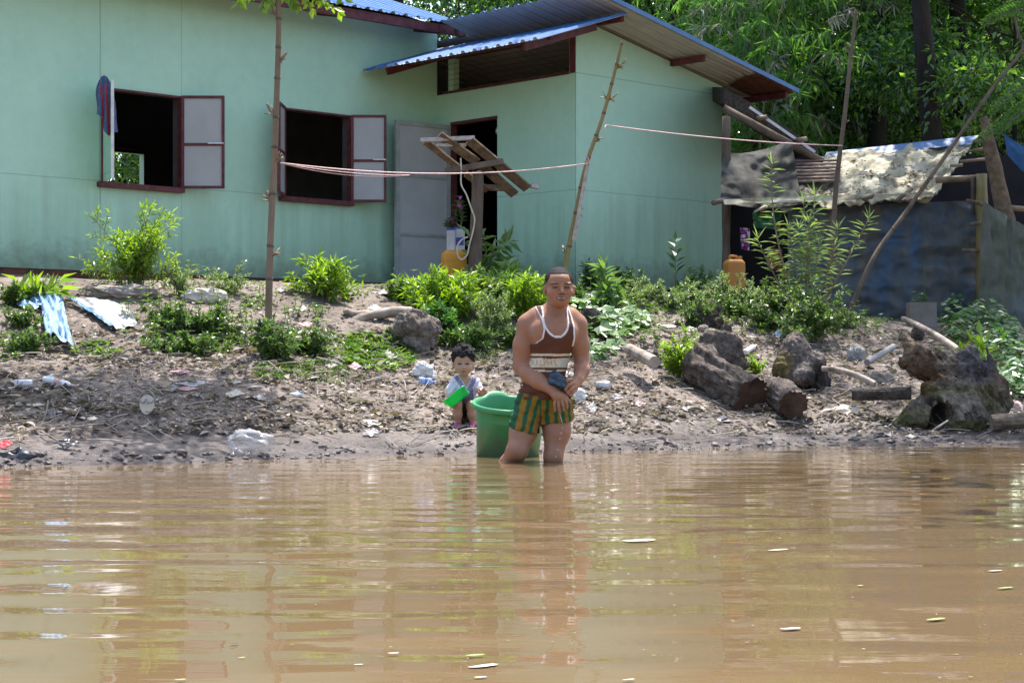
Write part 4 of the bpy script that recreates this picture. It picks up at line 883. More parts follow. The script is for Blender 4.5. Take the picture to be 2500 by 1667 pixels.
mb = MB(); mb.tube([W(2285, 440, SF - .05), W(2402, 434, SF - .05)], .035, 8); obj('beam', mb, m_bam, shed, True)
for k, (x0, x1, y_, y2) in enumerate(((2375, 2412, 345, 343), (2365, 2418, 370, 360), (2345, 2412, 395, 388), (2320, 2350, 405, 403))):
    mb = MB(); mb.tube([W(x0, y_, SB - .3 - .3 * k), W(x1, y2, SB - .3 - .3 * k)], .02, 6); obj('batten', mb, m_bam, shed, True)
for k, (x0, y0, x1, y1) in enumerate(((1742, 496, 1775, 487), (2110, 487, 2150, 470), (2190, 490, 2225, 462), (2362, 490, 2410, 500), (2370, 548, 2405, 542), (2352, 612, 2390, 612))):
    mb = MB(); mb.tube([W(x0, y0, SF - .42), W(x1, y1, SF - .1)], .022 if k else .03, 7, jit=.1, seed=k); obj('pole_end', mb, m_wood2, shed, True)
mb = MB(); mb.box(W(2110, 590, SB + 1.0), (6.5, .05, 2.1)); mb.box(W(1835, 600, SB + .9), (.8, .05, 2.0)); obj('shade_back_screen', mb, m_darkest, shed)  # near-black panels stand in for the shade inside the shed
# log post, strut, second tarp and blue sheet at the right edge
mb = MB(); u = np.linspace(0, 1, 12)[:, None]; a_, b_ = W(2462, 560, 18.9), W(2402, 285, 18.9); mb.tube(a_ + (b_ - a_) * u, [.10, .10, .095, .095, .09, .085, .085, .08, .075, .07, .06, .035], 10, jit=.14, seed=5); 
solo('leaning_log', mb, m_wood, 'thick brown leaning log propped against the right end of the shed', 'log', True)
mb = MB(); P = sheet_np(W(2402, 492, 18.6), W(2520, 560, 18.4), W(2520, 830, 18.2), W(2385, 800, 18.5), 34, 40, .14, 31, 0, 2.4); mb.grid(P); mb.grid(P + [0, .01, 0]); solo('tarp_screen', mb, m_greytarp, 'grey-green stained tarp screen at the right edge of the picture', 'tarp', True)
mb = MB(); P = sheet_np(W(2452, 326, 19.6), W(2530, 380, 19.4), W(2530, 450, 19.4), W(2462, 380, 19.6), 20, 12, .06, 37); mb.grid(P); mb.grid(P + [0, .01, 0]); solo('blue_tarp', mb, m_bluesheet, 'bright blue tarp corner at the upper right edge', 'tarp', True)
mb = MB(); mb.tube([W(2435, 505, 18.9), W(2520, 512, 18.9)], .03, 7); solo('cross_pole', mb, m_bam, 'short horizontal pole behind the grey-green tarp screen', 'pole', True)
# clothes and can in the shed's dark opening
def rag(px0, py0, px1, py1, d, m_, lab, nm='hanging_cloth', cat='cloth', seed=1, m2=None):
    q = MB(); P = sheet_np(W(px0, py0, d), W(px1, py0 + 3, d), W(px1 - 3, py1, d), W(px0 + 2, py1 - 4, d), 12, 18, .09, seed, 0, 2.5); q.grid(P); q.grid(P + [0, .008, 0]); return solo(nm, q, m_, lab, cat, True)
m, t, b = mat('purple_print'); n = tex(t, 14, 2, .5); t.links.new(ramp(t, n, [(.52, (.16, .015, .15)), (.56, (.55, .5, .55))]), b.inputs['Base Color']); m_purple = m
rag(1808, 555, 1832, 612, SF + .15, m_purple, 'purple cloth with pale blots hanging in the dark shed opening', seed=3)
m, t, b = mat('green_print'); n = tex(t, 12, 2, .5); t.links.new(ramp(t, n, [(.45, (.01, .12, .06)), (.55, (.02, .22, .10)), (.62, (.35, .15, .05))]), b.inputs['Base Color']); m_grn = m
rag(1838, 518, 1908, 560, SF + .2, m_grn, 'green patterned cloth hanging in the dark shed opening', seed=4)
m, t, b = mat('orange_print'); n = tex(t, 10, 2, .5); t.links.new(ramp(t, n, [(.45, (.20, .05, .03)), (.55, (.30, .10, .03)), (.62, (.12, .04, .14))]), b.inputs['Base Color']); m_or = m
rag(1872, 605, 1910, 660, SF + .2, m_or, 'orange and purple cloth low in the dark shed opening', seed=6)
# jerrycans
m_yel = simple('yellow_plastic', (.55, .24, .012), (.66, .31, .02), 3, .42, .1, .003, spec=.5)
m_oran = simple('old_orange_plastic', (.35, .15, .03), (.46, .22, .05), 4, .5, .1, .003)
def jerrycan(base, w_, dp, h, m_, label, rot=0.1):
    t_ = thing('jerrycan', label, 'jerrycan', base); R = Matrix.Rotation(rot, 3, 'Z'); q = MB(); rows = []
    prof = [(0, .93), (.02, 1), (.3, 1.0), (.33, .985), (.36, 1.0), (.64, 1.0), (.67, .985), (.70, 1), (.86, .99), (.93, .94), (.98, .78), (1.0, .70)]
    for z, s in prof:
        a = np.linspace(0, 2 * math.pi, 28, endpoint=False); e = 5.0
        x = np.sign(np.cos(a)) * np.abs(np.cos(a)) ** (2 / e) * w_ / 2 * s; y = np.sign(np.sin(a)) * np.abs(np.sin(a)) ** (2 / e) * dp / 2 * s
        rows.append(np.stack([x, y, np.full_like(x, z * h)], 1))
    P = np.array(rows) @ np.array(R).T + np.array(base); q.grid(P, closed=True); q.add(P[-1], [tuple(range(28))]); obj('body', q, m_, t_, True)
    hb = MB(); Rn = np.array(R); pts = np.array([(-.25 * w_, 0, h * .99), (-.2 * w_, 0, h * 1.09), (.1 * w_, 0, h * 1.09), (.16 * w_, 0, h * .99)]) @ Rn.T + base; hb.tube(pts, .018, 8); obj('handle', hb, m_, t_, True)
    cp = MB(); c0 = np.array([.30 * w_, 0, h * .97]) @ Rn.T + base; cp.tube([c0, c0 + [0, 0, .05]], .025, 10); obj('cap', cp, m_, t_, True); return t_
bp = np.array([XD(1108, 19.2), 19.2, gz(XD(1108, 19.2), 19.2)]); jh = W(0, 612, 19.2)[2] - bp[2]
jerrycan(bp, .265, .22, jh, m_yel, 'bright yellow jerrycan standing by the wooden rack post under a flower pot', .15)
bp2 = np.array([XD(1792, 18.9), 18.9, gz(XD(1792, 18.9), 18.9)]); jerrycan(bp2, .21, .18, W(0, 634, 18.9)[2] - bp2[2], m_oran, 'dull orange jerrycan at the corner between annex and shed', .3)
# two cut-battery flower pots on the yellow jerrycan
m_pot = simple('greyish_white_plastic', (.42, .41, .42), (.55, .54, .55), 8, .6, .2, .003); m_potb = simple('blue_plastic', (.03, .05, .22), (.05, .08, .33), 8, .5, .1, .002); m_pink = leafmat('pink_petal', [(.45, .05, .35), (.6, .12, .5)], .3)
for (px, w_, lab, s) in ((1101, .085, 'grey-white cut battery case used as a flower pot on the jerrycan', 1), (1123, .10, 'blue-labelled cut battery case flower pot against the post', 2)):
    c_ = W(px, 612, 19.15 + .02 * s); t_ = thing('flower_pot', lab, 'flower pot', c_ + [0, 0, -.0]); hh2 = .21 if s == 1 else .225
    q = MB(); q.box(c_ + [0, 0, hh2 / 2 + .002], (w_, .11, hh2)); 
    obj('pot', q, m_pot, t_); q = MB(); q.box(c_ + [0, 0, hh2 + .012], (w_ + .008, .118, .022)); obj('rim', q, m_potb, t_)
    if s == 2: q = MB(); q.box(c_ + [.0, -.058, hh2 * .42], (w_ * .8, .006, hh2 * .36)); obj('label_patch', q, m_potb, t_)
    rg = np.random.default_rng(s); P, D, st, fl = [], [], MB(), MB()
    for k in range(4 if s == 1 else 5):
        tp = c_ + [rg.normal(0, .025), rg.normal(0, .03), hh2 + (.14 if s == 1 else .36) * rg.uniform(.6, 1)]; pts = curve_pts(c_ + [0, 0, hh2], tp, (rg.normal(0, .02), 0, 0), 8); st.tube(pts, .003, 4)
        for j in range(2, 8):
            for _ in range(3): a = rg.uniform(0, 6.28); P.append(pts[j]); D.append([math.cos(a), math.sin(a), .5])
        a = np.arange(5) * 1.26; V, T = leaves(np.repeat(pts[-2 if k % 2 else -1][None] + [[0, -.01, 0]], 5, 0), np.stack([np.cos(a), -.5 + 0 * a, np.sin(a)], 1), np.tile([0, -1., .2], (5, 1)), .024, .018, .05, .05); fl.add(V, T)
    V, T = leaves(P, D, np.tile([0, -.2, 1.], (len(P), 1)), .07, .018, .1, .2); f = MB(); f.add(V, T); obj('stem', st, m_stem, t_); obj('foliage', f, m_darkw, t_); obj('flowers', fl, m_pink, t_)
# wooden rack: a tilted slatted board on a post
RD = 18.6; rk = thing('wooden_rack', 'tilted rack of weathered planks on a wooden post in front of the door', 'rack', np.array([XD(1163, RD), RD, gz(XD(1163, RD), RD)]))
q = MB(); a_, b_ = np.array([XD(1158, RD), RD, gz(XD(1158, RD), RD) - .1]), W(1168, 418, RD); u = np.linspace(0, 1, 10)[:, None]; q.tube(a_ + (b_ - a_) * u, np.linspace(.073, .060, 10), 9, jit=.08, seed=3); obj('post', q, m_wood2, rk, True)
def cr(cx, cy, dd): return W(980 + cx * .2678, 300 + cy * .2678, RD + dd)
for (x0, y0, x1, y1, w_) in ((215, 172, 505, 395, .075), (590, 470, 790, 615, .075), (345, 112, 690, 360, .11), (720, 380, 1035, 655, .11), (620, 160, 1150, 600, .115), (240, 170, 640, 500, .05)):
    q = MB(); f0 = (y0 - 120) / 540; f1 = (y1 - 120) / 540; q.bar(cr(x0, y0, -.16 + .34 * f0), cr(x1, y1, -.16 + .34 * f1), w_, .022, (0, .5, .8)); obj('plank', q, m_wood, rk)
for (x0, y0, x1, y1, w_, m_, dp) in ((400, 443, 930, 352, .06, m_wood2, -.10), (172, 160, 668, 138, .04, m_woodlit, -.14), (315, 207, 590, 203, .03, m_woodlit, -.10), (740, 590, 1000, 596, .06, m_wood, .20), (1180, 575, 1245, 585, .04, m_woodlit, .16)):
    q = MB(); q.bar(cr(x0, y0, dp - .03), cr(x1, y1, dp + .03), .035, w_, (0, .2, 1)); obj('crosspiece', q, m_, rk)
q = MB(); pts = np.array([cr(x, y, -.17 + .0001 * y) for x, y in ((540, 320), (545, 420), (545, 560), (590, 650), (640, 790), (668, 880), (650, 1000), (620, 1110), (600, 1200), (555, 1245), (515, 1210), (512, 1120), (560, 1060), (610, 1040))])
from mathutils import geometry
def smooth_pts(p, n=6):
    p = np.asarray(p, float); out = []
    for i in range(len(p) - 1):
        p0 = p[max(i - 1, 0)]; p1 = p[i]; p2 = p[i + 1]; p3 = p[min(i + 2, len(p) - 1)]
        for k in range(n):
            t_ = k / n; out.append(.5 * ((2 * p1) + (-p0 + p2) * t_ + (2 * p0 - 5 * p1 + 4 * p2 - p3) * t_ ** 2 + (-p0 + 3 * p1 - 3 * p2 + p3) * t_ ** 3))
    out.append(p[-1]); return np.array(out)
q.tube(smooth_pts(pts), .009, 6); solo('cable', q, m_cable, 'pale cable hanging from the wooden rack and looped over the yellow jerrycan', 'cable', True)
# bamboo poles
def bamboo_pole(name, label, pts, r0, r1, m_, nodes, stubs, seed=1, extra=None):
    pts = smooth_pts(pts, 8); n = len(pts); rr = np.linspace(r0, r1, n); q = MB(); base = pts[0]
    t_ = thing(name, label, 'pole', base); k = np.linspace(3, n - 2, nodes).astype(int)
    q.tube(pts, rr, 10); obj('culm', q, m_, t_, True)
    for i in k: q = MB(); d = unit(pts[min(i + 1, n - 1)] - pts[i - 1]); q.tube([pts[i] - d * .012, pts[i] - d * .004, pts[i] + d * .004, pts[i] + d * .012], [rr[i] * 1.0, rr[i] * 1.13, rr[i] * 1.13, rr[i] * 1.0], 10); obj('node_ring', q, m_wood2, t_, True)
    rg = np.random.default_rng(seed)
    for (f_, dx, dy, dz, ln, r) in stubs:
        i = min(n - 1, int(f_ * (n - 1))); q = MB(); d = unit(np.array([dx, dy, dz])); p = pts[i]
        q.tube(curve_pts(p, p + d * ln, (0, 0, -.012), 6), np.linspace(r, r * .7, 6), 7)
        for _ in range(5): dd_ = unit(d + rg.normal(0, .8, 3)); q.tube([p + d * .03, p + d * .03 + dd_ * rg.uniform(.03, .08)], .004, 4)
        obj('branch_stub', q, m_, t_, True)
    return t_, pts
pa = G(655, 862); da = pa[1]
tA, ptsA = bamboo_pole('bamboo_pole', 'tall brown bamboo pole with cut branch stubs and green leaves at its top', [pa - [0, 0, .25], W(656, 760, da), W(660, 600, da), W(669, 400, da), W(675, 250, da), W(680, 100, da), W(680, 0, da), W(682, -90, da), W(684, -330, da + .1)], .029, .016, m_bam, 14,
    [(.58, 1, -.2, 1.1, .10, .013), (.475, -.8, -.3, 1.2, .12, .013), (.39, 1, -.3, 1.2, .10, .013), (.32, -.5, -.2, 1.3, .11, .013), (.24, .9, -.2, .3, .05, .013), (.69, -.5, -.3, .9, .10, .010)], 3)
# living leaves at the pole top (and its crown above the frame, which throws the shade patches on the mud)
rg = np.random.default_rng(90); q = MB(); P, D = [], []
for (x0, y0, x1, y1) in ((682, -60, 585, 8), (682, -50, 640, 20), (682, -60, 790, 8), (684, -50, 825, 30), (683, -60, 835, -5), (682, -40, 720, 18), (682, -70, 610, -10), (684, -70, 700, -5), (684, -60, 760, 20), (683, -60, 655, 12)):
    pts = curve_pts(W(x0, y0, da), W(x1, y1, da + rg.normal(0, .12)), (0, 0, .05), 14); q.tube(pts, np.linspace(.007, .002, 14), 5); dr = unit(pts[-1] - pts[0])
    for k in range(4, 14):
        for sg in (-1, 1): sd = np.array([rg.normal(0, .5), rg.normal(0, .6), -.5]) + dr * .5 + np.array([sg * .6, 0, 0]); P.append(pts[k]); D.append(unit(sd))
obj('branch', q, m_bam, tA, True)
P = np.array(P); V, T = leaves(P, np.array(D), unit(rg.normal(0, .35, P.shape) + [0, -.8, .5]), ( .078 * rg.uniform(.7, 1.3, len(P))), .046, .06, .1, .5); f = MB(); f.add(V, T); obj('foliage', f, m_lance, tA)
bl = [(W(680 + rg.normal(0, 95), -420 + rg.normal(0, 90), da + rg.normal(0, .45)) - 0, (.42, .42, .25)) for _ in range(11)] + [(W(350 + rg.normal(0, 120), -430 + rg.normal(0, 40), da - .2 + rg.normal(0, .4)), (.4, .4, .22)) for _ in range(7)] + [(W(60 + rg.normal(0, 120), -500 + rg.normal(0, 60), da - .3 + rg.normal(0, .3)), (.45, .35, .22)) for _ in range(6)]
V, T = cloud_leaves(bl, 11000, .095, rg); f = MB(); f.add(V, T); obj('crown', f, m_lance, tA)
q = MB()
for b_ in bl[::2]: q.tube(curve_pts(ptsA[-6], b_[0], (0, 0, .2), 8), np.linspace(.014, .004, 8), 5)
obj('crown_branch', q, m_bam, tA, True)
pb = G(1358, 770); db = pb[1]
tB, ptsB = bamboo_pole('bamboo_pole', 'leaning half-green bamboo pole behind the man holding both pink lines', [pb - [0, 0, .25], W(1380, 655, db), W(1406, 520, db - .05), W(1432, 400, db - .1), W(1470, 290, db - .1), W(1500, 180, db - .15), W(1519, 102, db - .2)], .027, .013, m_bamg, 11,
    [(.865, 1, -.2, .9, .13, .008), (.87, .9, -.3, .5, .12, .007), (.735, .8, -.2, .6, .12, .006), (.735, -.4, -.2, .9, .07, .006), (.60, .7, -.3, .3, .06, .009), (.34, 1, -.2, .8, .07, .008), (.22, -.9, -.2, .4, .05, .008)], 4)
q = MB(); q.add(sheet_np(W(1432, 395, db - .13), W(1440, 400, db - .13), W(1406, 590, db - .10), W(1396, 585, db - .10), 4, 16, .02, 3).reshape(-1, 3), [(i * 16 + j, (i + 1) * 16 + j, (i + 1) * 16 + j + 1, i * 16 + j + 1) for i in range(3) for j in range(15)]); obj('peeling_bark', q, m_woodlit, tB, True)
dc = 18.3
bamboo_pole('bamboo_pole', 'thin upright pole in front of the shed where the right pink line is tied', [np.array([XD(2018, dc), dc, gz(XD(2018, dc), dc) - .2]), W(2030, 620, dc), W(2042, 450, dc), W(2060, 300, dc), W(2075, 160, dc), W(2090, 25, dc)], .030, .017, m_wood2, 8, [(.62, 1, -.3, .5, .06, .008), (.86, -.8, -.2, .6, .10, .006)], 5)
pd = G(2062, 735); dd0 = 18.0; pd = np.array([XD(2062, dd0), dd0, gz(XD(2062, dd0), dd0)])
bamboo_pole('long_thin_pole', 'long thin pole leaning over the shed roof up to the right edge', [pd - [0, 0, .1], W(2130, 634, dd0 + .2), W(2215, 513, dd0 + .45), W(2330, 350, dd0 + .8), W(2422, 218, dd0 + 1), W(2496, 122, dd0 + 1.2), W(2488, 88, dd0 + 1.2), W(2474, 30, dd0 + 1.2)], .026, .012, m_wood2, 6, [], 6)
# lines
def sagline(a, b, sag, n=30): a = np.array(a, float); b = np.array(b, float); t_ = np.linspace(0, 1, n)[:, None]; return a + (b - a) * t_ - np.array([0, 0, sag]) * 4 * t_ * (1 - t_)
q = MB(); q.tube(sagline(W(684, 398, da - .04), W(1436, 399, db - .14), .085), .0058, 5)
for k in range(2): q.tube(sagline(W(684, 398, da - .04), W(1000, 428, (da + db) / 2 - .1), .025 + .02 * k, 16), .003, 4)
q.tube([W(1438, 400, db - .13), W(1428, 388, db - .15), W(1434, 384, db - .15), W(1440, 396, db - .15)], .006, 5)
solo('clothesline', q, m_rope, 'pink clothesline sagging between the tall bamboo pole and the leaning pole', 'rope', True)
q = MB(); q.tube(sagline(W(1480, 306, db - .14), W(2056, 356, dc - .03), .03), .0055, 5); q.tube([W(1480, 306, db - .14), W(1474, 314, db - .16), W(1480, 320, db - .16)], .005, 5); solo('clothesline', q, m_rope, 'pink clothesline running from the leaning pole to the thin pole by the shed', 'rope', True)

# ------------------------------------------------------------------ logs, stumps, rocks
def logmat(name, c1, c2, moss=None, sc=9, bs=.9, bd=.03, st=(1, 1, 1)):
    m, t, b = mat(name); n = tex(t, sc, 7, .68, stretch=st); n2 = tex(t, 2.3, 4); n3 = tex(t, sc * 5, 4, .6)
    c = ramp(t, n, [(.32, tuple(x * .35 for x in c1)), (.45, c1), (.65, c2)])
    if moss: c = mixc(t, ramp(t, n2, [(.48, (0, 0, 0)), (.62, (1, 1, 1))]), c, moss)
    t.links.new(c, b.inputs['Base Color']); b.inputs['Roughness'].default_value = .92; b.inputs['Specular IOR Level'].default_value = .2
    bump(t, b, mixc(t, .35, n, n3), bs, bd); return m
m_log = logmat('rough_log_bark', (.095, .075, .062), (.20, .165, .14), None, 15, 1.0, .05)
m_logd = logmat('dark_log_bark', (.06, .048, .04), (.12, .10, .085), None, 15, 1.0, .05)
m_lump = logmat('earthy_stump_bark', (.14, .115, .095), (.27, .23, .20), None, 11, 1.0, .05)
m_moss = logmat('mossy_stump_wood', (.16, .125, .09), (.33, .275, .215), (.075, .085, .025), 6)
m_red = logmat('red_brown_wood', (.15, .075, .04), (.26, .15, .09))
m_cut = logmat('cut_wood_end', (.05, .028, .018), (.095, .055, .037), None, 5, .4, .01)
m_driftw = logmat('pale_driftwood', (.26, .21, .17), (.42, .36, .31), None, 7, .5, .01)
m_hole = simple('hollow_dark', (.008, .006, .005), (.015, .012, .01), 5, 1, 0)
def ridge3(P, fr, seed): return np.abs(noise3(P, fr, seed)) * 2
def lump(c, r, seed, amp=.25, nu=96, nv=60, R=None, fr=2.2):
    """rough weathered mass"""
    th = np.linspace(0, 2 * math.pi, nu, endpoint=False); ph = np.linspace(.02, math.pi - .02, nv)
    d = np.stack([np.sin(ph)[:, None] * np.cos(th), np.sin(ph)[:, None] * np.sin(th), np.cos(ph)[:, None] * np.ones_like(th)], -1); q_ = d.reshape(-1, 3) + seed * .37
    f = noise3(q_, fr, seed) * 2.4 + noise3(q_, fr * 2.3, seed + 9) * 1.3
    if nu > 40: f = f - ridge3(q_, fr * 2.2, seed + 2) * .9 - ridge3(q_ * [1, 1, .45], fr * 6, seed + 4) * .55 - ridge3(q_, fr * 13, seed + 6) * .3 + .25
    f = 1 + amp * f.reshape(nv, nu)
    P = d * f[..., None] * np.array(r)
    if R is not None: P = P @ np.array(R).T
    return P + np.array(c)
def rocky(name, label, px, py, wpx, hpx, m_, seed, cat='rock', amp=.28, dep=.8, sink=.25, d=None):
    p = G(px, py) if d is None else np.array([XD(px, d), d, gz(XD(px, d), d)]); w_ = S_(p[1], wpx) / 2; h = S_(p[1], hpx) / 2 * (1 + sink)
    q = MB(); q.grid(lump(p + [0, w_ * dep * .5, h * (1 - 2 * sink / (1 + sink))], (w_, w_ * dep, h), seed, amp), closed=True); return solo(name, q, m_, label, cat, True)
def barklog(a, b, r0, r1, seed, n=64, k=54, amp=.12, bend=(0, 0, 0)):
    pts = curve_pts(a, b, bend, k); t_ = unit(np.gradient(pts, axis=0)); ref = np.array([0, 0, 1.0]) if abs(t_[0][2]) < .9 else np.array([1., 0, 0])
    x = unit(np.cross(t_, ref)); y = np.cross(x, t_); an = np.linspace(0, 2 * math.pi, n, endpoint=False); r = np.linspace(r0, r1, k)
    A, B = np.meshgrid(np.arange(k), an, indexing='ij'); L_ = np.linalg.norm(pts[-1] - pts[0])
    f = 1 + amp * (2 * fbm(np.cos(B) * 1.6 + seed, np.sin(B) * 1.6 + A / k * L_ * 2, seed) + .8 * fbm(np.cos(B) * 6 + seed, np.sin(B) * 6 + A / k * L_ * 5, seed + 3) - 1.5 * np.abs(fbm(np.cos(B) * 9 + seed, np.sin(B) * 9 + A / k * L_ * 4, seed + 7, 3)))
    return pts[:, None] + (np.cos(B) * f * r[:, None])[..., None] * x[:, None] + (np.sin(B) * f * r[:, None])[..., None] * y[:, None]
def log(name, label, a, b, r0, r1, m_, seed, mend=None, amp=.12, bend=(0, 0, 0), cat='log', ends=True):
    P = barklog(a, b, r0, r1, seed, amp=amp, bend=bend); org = np.array([P[..., 0].mean(), P[..., 1].mean(), P[..., 2].min()])
    q = MB(); q.grid(P, closed=True)
    if mend is None:
        for E in (P[0][::-1], P[-1]): q.add(np.concatenate([E, [E.mean(0)]]), [(i, (i + 1) % len(E), len(E)) for i in range(len(E))])
        return solo(name, q, m_, label, cat, True)
    t_ = thing(name, label, cat, org); obj('bark', q, m_, t_, True)
    for E in (P[0][::-1], P[-1]): q = MB(); q.add(np.concatenate([E, [E.mean(0)]]), [(i, (i + 1) % len(E), len(E)) for i in range(len(E))]); obj('cut_face', q, mend, t_)
    return t_
g1 = G(1775, 1005); g2 = G(1742, 905)
a_ = W(1838, 1003, g1[1] + .05) + [0, 0, .07]; log('sawn_log', 'big rough sawn log lying with its dark cut face towards the water', a_ + [-.02, 0, .02], a_ + [-.36, .55, .30], .17, .19, m_log, 11, m_cut, .42)
log('sawn_log', 'shorter sawn log lying just right of the big sawn log', W(1935, 1000, 13.75) + [0, 0, .03], W(1900, 985, 14.3) + [0, 0, .10], .115, .12, m_log, 12, m_cut, .32)
# slab leaning behind the big log
rocky('log_slab', 'upright rough slab of bark standing behind the big sawn log', 1755, 915, 140, 105, m_log, 14, 'log', .22, .5, .3)
rocky('bark_piece', 'small dark bark piece leaning left of the sawn log', 1692, 932, 22, 42, m_logd, 15, 'bark', .3, .5)
rocky('stump', 'bark-covered stump among the creeper right of the man', 1447, 815, 70, 62, m_logd, 20, 'stump', .22, .8)
rocky('stump', 'leafy stump with a dark upright side', 1722, 802, 84, 52, m_logd, 21, 'stump', .25, .8); rocky('stump', 'dark narrow stump edge right of the leafy stump', 1755, 796, 22, 55, m_logd, 22, 'stump', .15, .7)
rocky('root_piece', 'pointed root fragment standing on the bank', 1772, 842, 34, 50, m_logd, 24, 'root', .3, .6); rocky('root_piece', 'rounded root lying left of the pointed root fragment', 1738, 830, 42, 26, m_driftw, 25, 'root', .25, .8); rocky('root_piece', 'pale root knob behind the rounded root', 1717, 812, 26, 18, m_driftw, 26, 'root', .2, .8); rocky('rock', 'earthy lump below the root fragments', 1715, 858, 52, 30, m_log, 27, 'rock', .25, .8)
log('log', 'grey rounded log lying diagonally right of the creeper', W(1536, 852, 14.6), W(1598, 884, 14.2), .045, .05, m_driftw, 28, None, .08); rocky('stump', 'dark broken end of the diagonal grey log', 1600, 892, 34, 34, m_logd, 29, 'stump', .3)
log('pipe', 'grey plastic pipe lying on the slope near the hollow stump', W(2117, 885, 15.1), W(2182, 846, 15.6), .028, .028, simple('grey_pipe', (.19, .18, .17), (.25, .24, .23), 6, .5, .1, .002), 30, None, .0, cat='pipe')
log('branch', 'long pale branch running from the knotty log towards the hollow stump', W(2008, 900, 14.5), W(2135, 938, 14.2), .022, .026, m_driftw, 31, None, .1, (0, 0, .03), 'branch'); rocky('driftwood', 'pale broken wood flap at the end of the long branch', 2152, 938, 62, 30, m_driftw, 32, 'driftwood', .35, .4)
log('log', 'dark wet log lying left of the hollow stump', W(2080, 962, 14.0), W(2225, 960, 13.9), .048, .05, m_logd, 33, None, .1)
log('mossy_log', 'mossy green log at the right edge by the water', W(2420, 1032, 13.5), W(2560, 1020, 13.5), .06, .06, m_moss, 34, None, .12); rocky('rubbish_lump', 'pinkish pale lump caught on the mossy log at the right edge', 2472, 1010, 52, 34, simple('pinkish_rag', (.42, .28, .24), (.62, .50, .45), 12, .8, .4, .01), 35, 'rubbish', .3, .7)
D0 = G(2320, 1055)[1] + .25
q = MB(); q.tube([W(2250, 1068, D0 - .35), W(2315, 1026, D0 - .32)], .008, 6); solo('stick', q, m_driftw, 'thin straight stick leaning into the stump\'s hole', 'stick', True)
# centre-left logs
rocky('stump', 'large earthy stump under the glossy shrub behind the toddler', 1012, 852, 118, 96, m_lump, 51, 'stump', .32, .8, .2)
log('log', 'dark round log end lying behind the forked branch', W(785, 782, 15.7), W(880, 776, 15.9), .055, .055, m_logd, 52, None, .08)
q = MB(); pts = smooth_pts([W(690, 828, 14.6), W(760, 800, 14.8), W(830, 800, 14.9), W(880, 778, 15), W(950, 764, 15.1), W(1005, 765, 15.1)], 6); q.tube(pts, np.linspace(.022, .055, len(pts)), 9, jit=.12); pts = smooth_pts([W(900, 772, 15.05), W(860, 768, 15), W(842, 758, 14.95)], 6); q.tube(pts, np.linspace(.05, .025, len(pts)), 8, jit=.1); solo('forked_branch', q, m_driftw, 'pale forked branch lying across the slope left of the earthy stump', 'branch', True)
log('log', 'thin grey log half hidden below the glossy shrub', W(1120, 772, 16.0), W(1172, 776, 15.9), .035, .035, m_driftw, 53, None, .08); rocky('rock', 'grey rock just under the wooden rack', 1140, 775, 45, 34, m_log, 54, 'rock', .2)
rocky('rock', 'dark dead root lump by the forked branch end', 1010, 768, 46, 36, m_logd, 55, 'root', .35)
log('branch', 'pale pole slanting down in front of the shed tarp', W(2205, 778, 17.2), W(2340, 855, 15.6), .024, .03, m_driftw, 56, None, .08, (0, 0, .02), 'branch')
q = MB(); c_ = G(2255, 800) + [0, .1, .12]; q.box(c_, (.26, .2, .26)); bx = thing('planter_box', 'grey box with a small green plant standing in front of the shed tarp', 'box', c_ - [0, 0, .13]); obj('box', q, simple('grey_box', (.16, .14, .12), (.23, .21, .19), 5, .8, .2, .005), bx)
f = MB(); rg = np.random.default_rng(3)
for _ in range(9): rosette(f, c_ + [rg.uniform(-.1, .1), rg.uniform(-.05, .05), .13 + rg.uniform(0, .12)], rg, 5, .05, .4)
f.tube([c_ + [0.03, 0, .12], c_ + [.03, 0, .55]], .004, 4); obj('foliage', f, m_darkw, bx)
rocky('rock', 'brown stump chunk between the box and the hollow stump', 2242, 832, 32, 38, m_log, 58, 'stump', .25); rocky('rubbish_lump', 'grey-white rubbish lump on the slope left of the pipe', 2090, 882, 38, 38, simple('grey_white_rag', (.2, .19, .18), (.36, .35, .33), 12, .8, .4, .01), 59, 'rubbish', .35, .6)
# left side: beams, sacks, scraps
m_beam = logmat('grey_beam', (.16, .14, .12), (.27, .24, .21), None, 5, .4, .01, (1, 4, 4))
def beam(label, a, b, w_, h, m_=None, nm='beam'): q = MB(); q.bar(a, b, w_, h); return solo(nm, q, m_ or m_beam, label, 'beam')
beam('thick grey beam lying along the brick plinth at the far left', W(-60, 685, 17.0), W(140, 690, 17.6), .25, .12); beam('long grey beam on the ground behind the dirt heap', W(60, 706, 16.8), W(300, 700, 17.6), .2, .10); beam('low dark beam edging the terrace at the left', W(-60, 736, 15.0), W(172, 742, 15.3), .16, .05)
m_heap = simple('pale_earth_heap', (.19, .16, .135), (.31, .275, .24), 12, .95, .7, .02)
rocky('dirt_heap', 'rounded heap of dry fibrous earth under the yellow-green shrub', 310, 738, 170, 46, m_heap, 71, 'heap', .30, .5, .3)
rocky('white_sack', 'dusty white sack lying right of the dirt heap', 500, 737, 115, 34, simple('dusty_white_sack', (.42, .37, .31), (.60, .56, .50), 10, .9, .4, .01), 72, 'sack', .22, .5, .3)
m_cloth = simple('white_woven_sheet', (.36, .355, .34), (.50, .49, .475), 14, .75, .4, .008); m_blues = simple('faded_blue_sheet', (.085, .19, .33), (.22, .34, .46), 9, .6, .5, .012)
